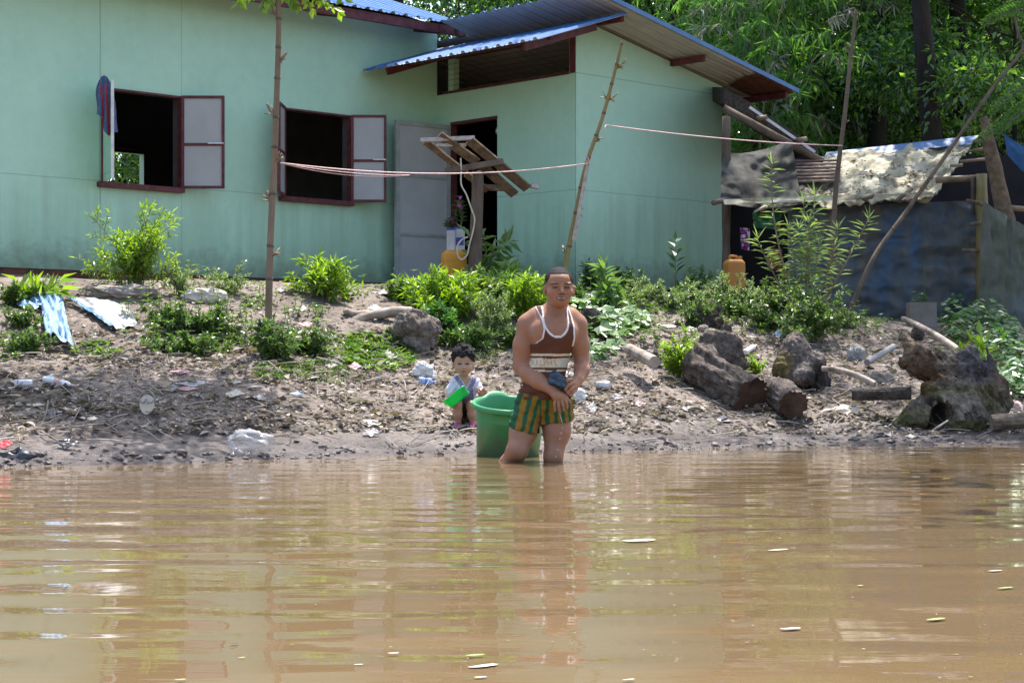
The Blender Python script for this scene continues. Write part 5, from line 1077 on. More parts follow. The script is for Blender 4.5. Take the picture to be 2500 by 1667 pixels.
def draped(name, label, quad, na, nb, m_, seed, amp=.05, edge=None, lift=.05, cat='sheet'):
    A = [G(*p) + [0, 0, lift] for p in quad]; P = sheet_np(A[0], A[1], A[2], A[3], na, nb, amp, seed, 0, 3.5, (0, -.6, .8))
    z = land_z(P[..., 0], P[..., 1]); P[..., 2] = np.maximum(P[..., 2], z + .015 + .02 * vnoise(P[..., 0] * 9, P[..., 1] * 9, seed)); q = MB(); mi = 0; q.grid(P); return solo(name, q, m_, label, cat, True)
draped('white_sheet', 'dirty white sheet draped down the slope under the shrub, with a leaf shadow on it', ((178, 741), (300, 752), (338, 808), (285, 820)), 30, 30, m_cloth, 73, .05)
draped('blue_sheet', 'faded blue edging strip along the white sheet', ((165, 741), (182, 741), (290, 818), (262, 806)), 8, 30, m_blues, 74, .04)
draped('blue_sack', 'torn blue sack hanging down the slope at the far left', ((95, 742), (150, 745), (178, 868), (110, 838)), 16, 34, m_blues, 75, .12, lift=.09)
draped('blue_sack', 'blue plastic scrap under the long-leaved plant at the far left', ((30, 738), (150, 741), (145, 768), (45, 760)), 26, 10, m_blues, 76, .10, lift=.06)
# ------------------------------------------------------------------ driftwood stumps grown from the same field
m_drift = colmat('stump_wood', .92, .2, 0, 34, 1.0, .03, .6)
def stump_field(x0, x1, y0, y1, D, dep, h, build, seed, amp):
    a0, a1 = W(x0, y1, D), W(x1, y0, D); Fd = Field(axis_(a0[0], a1[0], h), axis_(D - dep, D + dep, h), axis_(a0[2] - .08, a1[2], h)); build(Fd)
    X, Y, Z = np.meshgrid(*Fd.a, indexing='ij'); P = np.stack([X, Y, Z], -1).reshape(-1, 3)
    n = noise3(P * [1, 1, .6], 6, seed) * 1.2 - ridge3(P * [1.2, 1.2, .5], 11, seed + 2) * .9 - ridge3(P * [1.5, 1.5, .5], 26, seed + 3) * .8 - ridge3(P, 60, seed + 8) * .35 + noise3(P, 45, seed + 4) * .35
    V, Q = Fd.mesh(Fd.f - amp * (n.reshape(X.shape) + .25)); return V, Q, V[:, 0] * F / V[:, 1] + 1250, (H - V[:, 2]) * F / V[:, 1] + HY
def hollow(Fd):
    S = lambda x, y, dd=0.0: W(x, y, D0) + [0, dd, 0]
    Fd.chain([S(2335, 1015), S(2335, 905)], [.27, .15], .05); Fd.chain([S(2310, 965, -.1), S(2235, 1015, -.12), S(2165, 1050, -.1)], [.13, .11, .04], .05); Fd.chain([S(2370, 980), S(2425, 1022, -.05), S(2455, 1055, -.05)], [.14, .10, .05], .05)
    Fd.chain([S(2310, 920), S(2250, 895), S(2212, 885)], [.12, .11, .05], .03); Fd.chain([S(2265, 885), S(2236, 862), S(2210, 826)], [.085, .07, .02], .03); Fd.chain([S(2285, 930, -.1), S(2262, 945, -.12)], [.08, .07], .03); Fd.chain([S(2260, 870, .02), S(2208, 822, .02)], [.03, .018], .02)
    Fd.chain([S(2375, 930, .05), S(2430, 945, .03), S(2450, 985)], [.13, .11, .07], .03); Fd.chain([S(2425, 930), S(2418, 885), S(2410, 850)], [.075, .05, .018], .02); Fd.chain([S(2340, 890), S(2368, 862), S(2378, 843)], [.10, .06, .015], .03); Fd.chain([S(2320, 880), S(2296, 862), S(2285, 850)], [.07, .04, .015], .02); Fd.chain([S(2360, 890, -.05), S(2400, 900, -.02)], [.09, .06], .03)
    Fd.ell(S(2283, 1008, -.30), (.082, .22, .10), .02, 's'); Fd.ell(S(2276, 1048, -.30), (.085, .22, .085), .02, 's'); Fd.ell(S(2350, 870, -.12), (.05, .08, .05), .02, 's'); Fd.ell(S(2262, 915, -.16), (.05, .06, .035), .02, 's')
V, Q, vx, vy = stump_field(2140, 2490, 800, 1085, D0, .50, .0092, hollow, 5, .058)
g_ = lambda x, y, rx, ry: np.clip(1.3 - np.hypot((vx - x) / rx, (vy - y) / ry), 0, 1)[:, None]
col = np.tile([.165, .135, .105], (len(V), 1)); nz = noise3(V, 7, 3)[:, None]; nf = noise3(V, 28, 9)[:, None]
for (x, y, rx, ry, c_) in ((2235, 880, 60, 55, (.125, .085, .055)), (2270, 940, 50, 40, (.11, .06, .03)), (2440, 940, 42, 75, (.15, .11, .08)), (2385, 885, 50, 45, (.10, .09, .098)), (2225, 1030, 80, 40, (.14, .12, .075)), (2350, 1055, 120, 35, (.13, .125, .045)), (2215, 845, 20, 30, (.26, .19, .13)), (2330, 980, 60, 50, (.24, .20, .16))):
    k = np.clip(g_(x, y, rx, ry) * 1.4 + nz * 1.2 * (g_(x, y, rx, ry) > 0), 0, 1); col = col * (1 - k) + np.array(c_) * k
moss = np.clip((nz + .08) * 6, 0, 1) * (vy > 940)[:, None] * .6; col = col * (1 - moss) + np.array([.10, .105, .03]) * moss; col = np.clip(col * (1 + 1.3 * nf), .01, 1)
inh = np.clip(1.15 - np.hypot((vx - 2281) / 32, (vy - 1025) / 62), 0, .3)[:, None] / .3 * (V[:, 1] > D0 - .22)[:, None]; col = col * (1 - inh * .8)  # shade inside the hole darkened into the wood colour
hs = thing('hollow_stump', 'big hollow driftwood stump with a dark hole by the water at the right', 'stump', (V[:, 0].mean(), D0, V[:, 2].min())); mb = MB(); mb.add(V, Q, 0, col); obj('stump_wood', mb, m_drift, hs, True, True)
KD0 = G(1945, 962)[1] + .2
def knot(Fd):
    S = lambda x, y, dd=0.0: W(x, y, KD0) + [0, dd, 0]
    Fd.chain([S(1915, 905, -.02), S(1945, 855, .06), S(1950, 835, .1)], [.135, .13, .07], .05); Fd.chain([S(1950, 870, .05), S(1985, 895, .02), S(2005, 925, .03), S(2018, 965, .02)], [.12, .12, .09, .05], .04); Fd.chain([S(1990, 870), S(2015, 876)], [.05, .025], .03); Fd.chain([S(1960, 905, -.08), S(1955, 918, -.19), S(1940, 918, -.21)], [.085, .075, .045], .02); Fd.chain([S(1940, 830, .1), S(1955, 820, .1)], [.05, .03], .03); Fd.chain([S(1990, 950), S(2025, 975)], [.09, .06], .04)
V, Q, vx, vy = stump_field(1870, 2050, 790, 990, KD0, .36, .0085, knot, 15, .048)
col = np.tile([.13, .105, .09], (len(V), 1)); nf = noise3(V, 26, 9)[:, None]; g_ = lambda x, y, rx, ry: np.clip(1.3 - np.hypot((vx - x) / rx, (vy - y) / ry), 0, 1)[:, None]
for (x, y, rx, ry, c_, yl) in ((1910, 900, 28, 42, (.15, .115, .045), 9), (1955, 918, 30, 26, (.30, .245, .215), KD0 - .12), (1985, 860, 50, 25, (.22, .175, .15), 9), (1995, 930, 40, 40, (.06, .05, .045), 9), (1950, 835, 30, 20, (.21, .17, .145), 9)):
    k = np.clip(g_(x, y, rx, ry) * 1.5, 0, 1) * ((V[:, 1] < yl) | (yl == 9))[:, None]; col = col * (1 - k) + np.array(c_) * k
col = np.clip(col * (1 + 1.2 * nf), .01, 1); kn = thing('knotty_log', 'dark knotty log with a broken pale knob facing the water', 'log', (V[:, 0].mean(), KD0, V[:, 2].min())); mb = MB(); mb.add(V, Q, 0, col); obj('log_wood', mb, m_drift, kn, True, True)
# ------------------------------------------------------------------ people: one continuous skin each, grown from a smooth field
m_skin = colmat('skin', .5, .32, .12, 0, noise=.10)
m_cloth_c = colmat('knit_cloth', .85, .2, 0, 120, .3, .002, .15)
m_hair = simple('cropped_black_hair', (.008, .007, .008), (.026, .024, .025), 160, .8, .5, .004, spec=.12)
m_eyew = simple('eye', (.02, .014, .01), (.03, .02, .015), 10, .2, 0, spec=.6)
m_teeth = simple('teeth', (.55, .52, .46), (.65, .62, .56), 10, .3, 0)

# ---- the man
MD = 10.82
def c3(cx, cy, dy=0.0): return W(1050 + .3443 * cx, 620 + .3443 * cy, MD) + np.array([0, dy, 0])
U = .000838      # metres per detail unit
o_ = c3(840, 800)
ax = axis_(c3(440, 0)[0], c3(1160, 0)[0], .0055, (c3(790, 0)[0], c3(1035, 0)[0]), .0026); ay = axis_(MD - .38, MD + .30, .0062, (MD - .27, MD - .10), .0034); az = axis_(c3(0, 1640)[2], c3(0, 75)[2], .0062, (c3(0, 400)[2], c3(0, 70)[2]), .0025)
B = Field(ax, ay, az)
# trunk (leaning forward from the hips)
def trunk(Fd, g=0.0, k=.05):
    Fd.ell(c3(874, 555, -.035), np.array([.146, .106, .140]) + g, k); Fd.ell(c3(853, 690, -.02), np.array([.104, .094, .13]) + g, k)
    Fd.ell(c3(822, 850, -.005), np.array([.112, .098, .130]) + g, k); Fd.ell(c3(815, 1010, .03), np.array([.147, .115, .125]) + g, k)
    Fd.ell(c3(800, 560, -.085), np.array([.075, .05, .06]) + g, k); Fd.ell(c3(945, 560, -.085), np.array([.075, .05, .06]) + g, k)
    return Fd
trunk(B)
B.chain([c3(885, 430, -.01), c3(770, 455, -.005), c3(700, 500, 0)], [.062, .062, .066], .04); B.chain([c3(885, 430, -.01), c3(985, 455, -.005), c3(1035, 500, 0)], [.062, .058, .062], .04)
B.chain([c3(890, 440, -.005), c3(902, 330, -.045)], [.068, .060], .03)                     # neck
B.chain([c3(702, 505, 0), c3(664, 650, .01), c3(648, 790, .015)], [.068, .063, .051], .02); B.chain([c3(648, 795, .015), c3(700, 855, -.04), c3(770, 905, -.095), c3(866, 962, -.16)], [.050, .049, .044, .031], .02)
B.chain([c3(1038, 505, 0), c3(1058, 640, .01), c3(1078, 760, .02)], [.064, .058, .047], .02); B.chain([c3(1080, 765, .02), c3(1074, 825, -.04), c3(1043, 890, -.115)], [.046, .044, .031], .02)
# legs
B.chain([c3(722, 1060, .03), c3(660, 1260, -.03), c3(617, 1385, -.085)], [.098, .079, .060], .03); B.chain([c3(617, 1390, -.085), c3(560, 1490, -.02), c3(500, 1620, .06)], [.060, .057, .044], .03); B.ell(c3(612, 1392, -.12), (.04, .035, .045), .03)
B.chain([c3(898, 1060, .03), c3(898, 1260, -.01), c3(872, 1430, -.045)], [.098, .078, .054], .03); B.chain([c3(872, 1440, -.045), c3(866, 1620, .03)], [.053, .048], .03); B.ell(c3(872, 1425, -.08), (.037, .03, .045), .03)
# head
hy = -.125
B.ell(c3(910, 208, hy + .025), (.0815, .098, .088), .02); B.ell(c3(915, 285, hy + .0), (.070, .080, .082), .03)
B.ell(c3(920, 340, hy - .035), (.046, .045, .034), .03); B.ell(c3(918, 200, hy - .035), (.066, .055, .05), .02)
B.ell(c3(862, 280, hy - .045), (.030, .030, .026), .02); B.ell(c3(975, 280, hy - .045), (.030, .030, .026), .02)      # cheeks
for ex in (880, 968): B.ell(c3(ex, 246, hy - .099), (.019, .012, .0085), .008, 's')
for ex in (878, 970): B.ell(c3(ex, 222, hy - .074), (.024, .012, .007), .012)
for sg in (-1, 1): B.chain([c3(926 + 26 * sg, 284, hy - .094), c3(926 + 44 * sg, 300, hy - .090), c3(926 + 52 * sg, 322, hy - .082)], [.0022, .0028, .002], .003) if False else B.cap(c3(926 + 27 * sg, 286, hy - .098), c3(926 + 50 * sg, 316, hy - .090), .003, .0035, .006, 's')
for ex in (880, 968): B.ell(c3(ex, 246, hy - .072), (.015, .013, .010), .006)
B.chain([c3(926, 235, hy - .082), c3(929, 278, hy - .106)], [.0085, .0112], .010); B.ell(c3(912, 283, hy - .090), (.010, .010, .008), .008); B.ell(c3(946, 283, hy - .090), (.010, .010, .008), .008)
B.ell(c3(926, 322, hy - .088), (.028, .010, .0055), .008, 's'); B.chain([c3(893, 313, hy - .080), c3(926, 308, hy - .090), c3(960, 313, hy - .080)], [.005, .006, .005], .006); B.chain([c3(897, 322, hy - .080), c3(926, 333, hy - .088), c3(956, 322, hy - .080)], [.005, .0075, .005], .006)
for ex, sg in ((806, -1), (1016, 1)): B.ell(c3(ex - 4 * sg, 262, hy + .03), (.011, .021, .031), .010); B.ell(c3(ex + 4 * sg, 262, hy + .018), (.006, .010, .018), .006, 's')
# hands: palms, five bent fingers each
def finger(Fd, pts, r0, r1): Fd.chain(pts, np.linspace(r0, r1, len(pts)), .004)
B.chain([c3(866, 965, -.16), c3(905, 1008, -.185)], [.030, .034], .015); B.chain([c3(885, 1000, -.185), c3(935, 1010, -.19)], [.024, .022], .012)
for pts in (((885, 1018, -.188), (878, 1060, -.20), (880, 1108, -.195)), ((905, 1028, -.195), (906, 1070, -.21), (912, 1112, -.205)), ((925, 1025, -.200), (936, 1065, -.215), (942, 1103, -.21)), ((942, 1012, -.200), (960, 1048, -.212), (964, 1084, -.21)), ((928, 985, -.185), (960, 1010, -.20), (986, 1046, -.205))): finger(B, [c3(*q) for q in pts], .0105, .0078)
B.chain([c3(1043, 890, -.115), c3(1010, 930, -.155)], [.030, .034], .015)
for pts in (((1000, 890, -.175), (965, 895, -.195), (948, 925, -.190), (955, 950, -.175)), ((1012, 912, -.180), (978, 925, -.205), (955, 955, -.198), (962, 972, -.18)), ((1022, 935, -.180), (993, 955, -.205), (972, 980, -.198), (980, 992, -.18)), ((1028, 955, -.175), (1006, 975, -.195), (990, 998, -.19), (998, 1004, -.175)), ((985, 900, -.15), (955, 905, -.165), (938, 930, -.17))): finger(B, [c3(*q) for q in pts], .0115, .0085)
V, Q = B.mesh()
def cu(V): return (V[:, 0] * F / MD + 1250 - 1050) / .3443, ((H - V[:, 2]) * F / MD + HY - 620) / .3443      # back to detail units
cx, cy = cu(V); col = np.tile([.315, .152, .09], (len(V), 1)); nz = fbm(V[:, 0] * 12, V[:, 2] * 12 + V[:, 1] * 9, 3)[:, None]; col = col * (1 + .18 * nz)
front = V[:, 1] < MD + hy - .03
def blob(x, y, rx, ry, c, s=1.0):
    global col
    k = np.clip(1.25 - np.sqrt(((cx - x) / rx) ** 2 + ((cy - y) / ry) ** 2), 0, .25) * 4 * s * (front & (cy < 400)); col = col * (1 - k[:, None]) + np.array(c) * k[:, None]
u_ = (cx - 926) / 43; mth = front & (np.abs(u_) < 1) & (cy < 400)
yU = 319 - 6 * u_ ** 2; yL = 337 - 24 * u_ ** 2
col[mth & (cy > yU - 6) & (cy < yU)] = (.31, .135, .09); col[mth & (cy >= yU) & (cy < yL)] = (.10, .03, .025); col[mth & (cy >= yU + 1) & (cy >= yU + 3) & (cy < yU + 8) & (np.abs(u_) < .6)] = (.60, .55, .48); col[mth & (cy >= yL) & (cy < yL + 7) & (np.abs(u_) < .8)] = (.30, .115, .085)
blob(880, 247, 20, 4.6, (.035, .02, .016), .95); blob(968, 247, 20, 4.6, (.035, .02, .016), .95)
blob(876, 222, 27, 5, (.045, .03, .025), .8); blob(972, 222, 27, 5, (.045, .03, .025), .8)
blob(860, 290, 30, 24, (.40, .17, .11), .4); blob(975, 290, 30, 24, (.40, .17, .11), .4); 

man = thing('person', 'smiling man in a brown vest and striped shorts, knee-deep in water, wringing a cloth', 'person', (o_[0], MD, 0))
mb = MB(); mb.add(V, Q, 0, col); obj('body', mb, m_skin, man, True, True)
# cropped hair: shell over the skull above the hairline
Hf = Field(ax, ay, az); Hf.ell(c3(910, 206, hy + .028), (.0845, .102, .0905), .02); Hf.ell(c3(918, 200, hy - .035), (.0695, .0585, .0535), .02)
X, Y, Z = np.meshgrid(ax, ay, az, indexing='ij'); cyx = ((H - Z) * F / MD + HY - 620) / .3443; cxx = (X * F / MD + 200) / .3443
dep_ = Y - (MD + hy)
side_ = np.abs(cxx - 912) / 100
line = np.where(dep_ < -.01, 152 + 0 * X, np.interp(dep_, [-.01, .02, .06, .12], [160, 240, 300, 330])); line = np.where(dep_ < -.01, line + np.clip(side_ - .62, 0, 1) * 230, line)
V, Q = Hf.mesh(np.maximum(Hf.f, (cyx - line) * U)); mb = MB(); mb.add(V, Q); obj('hair', mb, m_hair, man, True)
# vest
Vf = Field(ax, ay, az); trunk(Vf, .007); Vf.chain([c3(885, 430, -.01), c3(775, 452, -.005), c3(740, 480, 0)], [.068, .067, .066], .04); Vf.chain([c3(885, 430, -.01), c3(985, 452, -.005), c3(1010, 480, 0)], [.068, .064, .062], .04)
f = Vf.f.copy(); fold = (.007 + .0045 * np.sin(cyx * .11 + 2.2 * np.sin(cxx * .012)) + .003 * np.sin(cxx * .05 + cyx * .03)) * smooth(830, 890, cyx) + .003 * np.sin(cxx * .03 + cyx * .045) * smooth(600, 700, cyx); f = f - fold
nk = np.where(cyx < 470, 80 - .0 * cyx, 80 * np.sqrt(np.clip(1 - ((cyx - 470) / 112) ** 2, 0, 1))); neckd = (nk - np.abs(cxx - (886 + .10 * (cyx - 440)))) * U          # >0 inside the scoop
neckd = np.where(cyx > 582, (582 - cyx) * U, neckd)
neckd = np.where(Y > MD + .0, np.minimum(neckd, (455 - cyx) * U), neckd)
xl = np.interp(cyx, [380, 470, 540, 600, 636, 650], [742, 788, 803, 790, 742, 600]); xr = np.interp(cyx, [380, 450, 520, 600, 670, 690], [982, 1005, 1022, 1024, 1010, 1150])
armd = np.maximum(xl - cxx, cxx - xr) * U
cut = np.maximum(np.maximum(neckd, armd), np.maximum((cyx - 1032) * U, (372 - cyx) * U)); V, Q = Vf.mesh(np.maximum(f, cut))
cx, cy = cu(V); nkv = np.where(cy < 470, 80, 80 * np.sqrt(np.clip(1 - ((cy - 470) / 112) ** 2, 0, 1))); nd = np.where(cy > 582, 582 - cy, nkv - np.abs(cx - (886 + .10 * (cy - 440))))
nd2 = np.minimum(np.abs(cx - (886 + .10 * (cy - 440))) - nkv, 999); 
ad = np.maximum(np.interp(cy, [380, 470, 540, 600, 636, 650], [742, 788, 803, 790, 742, 600]) - cx, cx - np.interp(cy, [380, 450, 520, 600, 670, 690], [982, 1005, 1022, 1024, 1010, 1150]))
brown = np.array([.105, .042, .026]); cream = np.array([.62, .54, .40]); white = np.array([.66, .63, .62])
col = np.tile(brown, (len(V), 1)) * (1 + .25 * fbm(V[:, 0] * 30, V[:, 2] * 30, 8)[:, None]); yy = cy + .00030 * (cx - 850) ** 2 * 0 - 4 * np.sin((cx - 720) / 270 * 3.14)
for a_, b__, c_ in ((706, 722, cream), (738, 803, cream), (819, 828, cream)): col[(yy > a_) & (yy < b__)] = c_
inb = (yy > 744) & (yy < 798); gy = np.clip((cx - 905) / 30, 0, 1)[:, None] * inb[:, None] * .45; col = col * (1 - gy) + np.array([.30, .31, .33]) * gy
ck = np.hypot((cx - 886 - .10 * (cy - 440)) / 80, np.where(cy > 470, (cy - 470) / 112, 0)); frontv = V[:, 1] < MD + .06
col[(cy < 600) & (ck < 1.15) & frontv] = white; col[(ad > -11) & (cy < 655)] = white
mb = MB(); mb.add(V, Q, 0, col); vest = obj('vest', mb, m_cloth_c, man, True, True)
# lettering on the chest band: laid over the knit
from mathutils.bvhtree import BVHTree
tree = BVHTree.FromPolygons([tuple(v) for v in V], [tuple(q) for q in Q])
fc = bpy.data.curves.new('lettering', 'FONT'); fc.body = 'RALPH L'; fc.size = 1; fc.shear = -.25; fo = bpy.data.objects.new('lettering', fc); COL.objects.link(fo)
dg = bpy.context.evaluated_depsgraph_get(); tm = bpy.data.meshes.new_from_object(fo.evaluated_get(dg)); bpy.data.objects.remove(fo)
tv = np.array([v.co[:] for v in tm.vertices]); tf = [tuple(p.vertices) for p in tm.polygons]; wd_ = tv[:, 0].max(); 
tx = 716 + tv[:, 0] / wd_ * 190; ty = 792 - tv[:, 1] / tv[:, 1].max() * 44; out = []
for x, y in zip(tx, ty):
    p = c3(x, y); hit = tree.ray_cast(Vector((p[0], MD - .5, p[2])), Vector((0, 1, 0))); out.append((hit[0][0], hit[0][1] - .0022, hit[0][2]) if hit[0] else (p[0], MD - .10, p[2]))
mb = MB(); mb.add(out, tf); obj('lettering', mb, simple('tan_lettering', (.36, .29, .19), (.44, .36, .25), 40, .8, 0), vest)
# shorts
Sf = Field(ax, ay, az); Sf.ell(c3(818, 1030, .03), (.157, .122, .10), .04); Sf.chain([c3(735, 1060, .03), c3(655, 1275, -.035)], [.110, .093], .03); Sf.chain([c3(893, 1060, .03), c3(903, 1215, -.005)], [.110, .094], .03)
hemL = 1228 + (cxx - 555) * .28; hemR = 1206 - (cxx - 800) * .10; hem = np.where(cxx < 775, hemL, hemR); split = np.where((cyx > 1150), (12 - np.abs(cxx - (778 - (cyx - 1150) * .2))) * U, -1)
wr_ = .004 * np.sin(cxx * .045 + cyx * .06) + .003 * np.sin(cyx * .11 - cxx * .03)
V, Q = Sf.mesh(np.maximum(np.maximum(Sf.f - wr_, split), np.maximum((cyx - hem) * U, (985 - cyx) * U)))
cx, cy = cu(V); ang = np.where(cx < 775 - (cy - 1150) * .1 * (cy > 1150), (cx - 720 + (cy - 1030) * .34) / 62, (cx - 905 - (cy - 1030) * .05) / 55 + .25); ang = ang + (V[:, 1] - MD) * 7
st_ = (ang % 1) < .47; col = np.where(st_[:, None], np.array([[.018, .085, .040]]), np.array([[.235, .125, .016]])); col = col * (1 + .3 * fbm(V[:, 0] * 30, V[:, 2] * 30, 18)[:, None])
mb = MB(); mb.add(V, Q, 0, col); obj('shorts', mb, m_cloth_c, man, True, True)
# the wet cloth between his hands
mb = MB(); pts = smooth_pts([c3(838, 868, -.165), c3(870, 880, -.185), c3(920, 905, -.19), c3(955, 930, -.185), c3(985, 960, -.175), c3(992, 1010, -.17), c3(985, 1040, -.165)], 7)
A_ = np.linspace(0, 2 * math.pi, 26, endpoint=False); P = []
for i, p in enumerate(pts):
    u = i / (len(pts) - 1); r = np.interp(u, [0, .12, .35, .55, .75, 1], [.018, .038, .034, .022, .024, .018]); rr = r * (1 + .22 * np.sin(A_ * 5 + u * 6) + .10 * np.sin(A_ * 9 - u * 4)); P.append(p + np.stack([np.sin(A_) * rr * .35, np.cos(A_) * rr * .8, np.sin(A_) * rr], 1))
P = np.array(P); mb.grid(P, closed=True); mb.add(P[0][::-1], [tuple(range(26))]); mb.add(P[-1], [tuple(range(26))])
m, t, b = mat('wet_blue_cloth'); n = tex(t, 22, 3, .5, stretch=(1, 1, 2)); t.links.new(ramp(t, n, [(.35, (.005, .010, .025)), (.52, (.012, .035, .085)), (.60, (.018, .065, .075)), (.72, (.10, .14, .14))]), b.inputs['Base Color']); b.inputs['Roughness'].default_value = .5; bump(t, b, n, .4, .006)
solo('wet_cloth', mb, m, 'dark blue wet cloth wrung between the man\'s hands', 'cloth', True)
mb = MB(); mb.tube([c3(908, 1112, -.20), c3(925, 1165, -.20), c3(935, 1205, -.20)], .0016, 5); 
for y in (1225, 1262, 1300, 1378, 1425): mb.grid(lump(c3(936 - (y - 1200) * .22, y, -.2), (.003, .003, .006), 4, 0, 8, 6), closed=True)
m, t, b = mat('dripping_water'); b.inputs['Base Color'].default_value = (.9, .88, .85, 1); b.inputs['Transmission Weight'].default_value = .6; b.inputs['Roughness'].default_value = .1; b.inputs['IOR'].default_value = 1.33
solo('water_drip', mb, m, 'thin trickle and drops of water falling from the man\'s hand', 'water drops', True)

# ---- the toddler
KD = 12.2
kg = G(1118, 1043); KD = float(kg[1]); KM = KD / F
def c7(cx, cy, dy=0.0): return W(1040 + .16583 * cx, 810 + .16583 * cy, KD) + np.array([0, dy, 0])
kU = .16583 * KM
kx = axis_(c7(215, 0)[0], c7(960, 0)[0], .0034); ky = axis_(KD - .24, KD + .20, .0042, (KD - .12, KD - .04), .003); kz = axis_(c7(0, 1440)[2], c7(0, 150)[2], .0040, (c7(0, 670)[2], c7(0, 370)[2]), .0027)
B = Field(kx, ky, kz); s_ = kU
B.ell(c7(550, 400, .015), (150 * s_, 165 * s_, 160 * s_), .012); B.ell(c7(552, 520, -.005), (128 * s_, 130 * s_, 115 * s_), .02); B.ell(c7(480, 540, -.025), (55 * s_, 50 * s_, 50 * s_), .015); B.ell(c7(628, 540, -.025), (55 * s_, 50 * s_, 50 * s_), .015); B.ell(c7(558, 615, -.03), (58 * s_, 50 * s_, 38 * s_), .02)
for ex in (500, 608): B.ell(c7(ex, 474, -.068), (32 * s_, 20 * s_, 14 * s_), .006, 's')
B.ell(c7(560, 532, -.062), (24 * s_, 30 * s_, 18 * s_), .008); B.chain([c7(534, 578, -.057), c7(560, 574, -.062), c7(586, 578, -.057)], [11 * s_, 14 * s_, 11 * s_], .004); B.chain([c7(540, 592, -.056), c7(560, 598, -.060), c7(582, 592, -.056)], [11 * s_, 15 * s_, 11 * s_], .004)
for ex in (402, 694): B.ell(c7(ex, 500, .02), (18 * s_, 30 * s_, 45 * s_), .006)
B.chain([c7(558, 640, .01), c7(562, 720, .03)], [62 * s_, 75 * s_], .015)
B.ell(c7(570, 830, .03), (165 * s_, 130 * s_, 165 * s_), .03); B.ell(c7(570, 980, .05), (150 * s_, 140 * s_, 150 * s_), .03); B.ell(c7(575, 1140, .09), (165 * s_, 150 * s_, 130 * s_), .03)
B.chain([c7(430, 735, .02), c7(368, 850, -.01), c7(390, 950, -.06), c7(455, 985, -.095)], [62 * s_, 52 * s_, 44 * s_, 36 * s_], .01)
B.chain([c7(715, 730, .02), c7(790, 850, .0), c7(815, 900, -.05), c7(826, 915, -.07)], [60 * s_, 52 * s_, 46 * s_, 40 * s_], .01); B.ell(c7(832, 888, -.08), (42 * s_, 25 * s_, 45 * s_), .008)
for pts in (((808, 870, -.085), (775, 840, -.095), (748, 815, -.09)), ((835, 855, -.09), (850, 830, -.10), (872, 820, -.10)), ((850, 868, -.09), (880, 855, -.10), (903, 858, -.10)), ((858, 885, -.09), (888, 885, -.10), (908, 895, -.10)), ((852, 902, -.085), (878, 912, -.095), (890, 925, -.095))): B.chain([c7(*q) for q in pts], [14 * s_, 13 * s_, 10 * s_], .003)
for pts in (((470, 985, -.10), (500, 990, -.115), (515, 1010, -.105)), ((465, 1000, -.10), (495, 1008, -.115), (508, 1028, -.105))): B.chain([c7(*q) for q in pts], [15 * s_, 14 * s_, 12 * s_], .003)
B.chain([c7(500, 1150, .06), c7(470, 1075, -.095)], [80 * s_, 66 * s_], .02); B.chain([c7(470, 1080, -.095), c7(470, 1210, -.075), c7(478, 1330, -.055)], [66 * s_, 68 * s_, 44 * s_], .015); B.chain([c7(478, 1340, -.055), c7(468, 1385, -.11)], [42 * s_, 38 * s_], .01)
B.chain([c7(640, 1150, .06), c7(665, 1075, -.09)], [80 * s_, 66 * s_], .02); B.chain([c7(665, 1080, -.09), c7(680, 1210, -.07), c7(690, 1330, -.05)], [64 * s_, 64 * s_, 44 * s_], .015); B.chain([c7(690, 1340, -.05), c7(695, 1385, -.10)], [42 * s_, 38 * s_], .01)
V, Q = B.mesh(); cx = ((V[:, 0] * F / KD + 1250) - 1040) / .16583; cy = ((H - V[:, 2]) * F / KD + HY - 810) / .16583; front = V[:, 1] < KD - .01
col = np.tile([.44, .255, .165], (len(V), 1))
def blobk(x, y, rx, ry, c, s=1.0):
    global col
    k = np.clip(1.25 - np.sqrt(((cx - x) / rx) ** 2 + ((cy - y) / ry) ** 2), 0, .25) * 4 * s * (front & (cy < 660)); col = col * (1 - k[:, None]) + np.array(c) * k[:, None]
for ex in (500, 608): blobk(ex, 472, 32, 12, (.02, .014, .012), .95); blobk(ex, 435, 38, 8, (.16, .09, .06), .45)
blobk(560, 585, 34, 15, (.30, .09, .08), .85); blobk(560, 584, 28, 5, (.12, .035, .03), .9); blobk(546, 541, 9, 6, (.2, .09, .07), .5); blobk(574, 541, 9, 6, (.2, .09, .07), .5)
kid = thing('person', 'curly-haired toddler in a white and purple-grey shirt squatting on the mud', 'person', (c7(560, 0)[0], KD, kg[2]))
mb = MB(); mb.add(V, Q, 0, col); obj('body', mb, m_skin, kid, True, True)
X, Y, Z = np.meshgrid(kx, ky, kz, indexing='ij'); cxx = ((X * F / KD + 1250) - 1040) / .16583; cyx = ((H - Z) * F / KD + HY - 810) / .16583; dep_ = Y - KD
Hf = Field(kx, ky, kz); Hf.ell(c7(545, 355, .02), (172 * s_, 180 * s_, 172 * s_), .012); rg = np.random.default_rng(5)
for i in range(170):
    d = rdir(1, rg)[0]; p = c7(545, 350, .02) + d * np.array([165, 172, 165]) * s_
    Hf.ell(p, np.array([24, 24, 24]) * s_ * rg.uniform(.7, 1.35), .003)
line = np.where(dep_ < -.02, 372 + 14 * np.sin(cxx * .05) + np.clip(np.abs(cxx - 545) - 110, 0, 80) * 1.9, np.interp(dep_, [-.02, .02, .06, .1], [480, 500, 540, 560]))
V, Q = Hf.mesh(np.maximum(Hf.f, (cyx - line) * s_)); mb = MB(); mb.add(V, Q); obj('hair', mb, m_hair, kid, True)
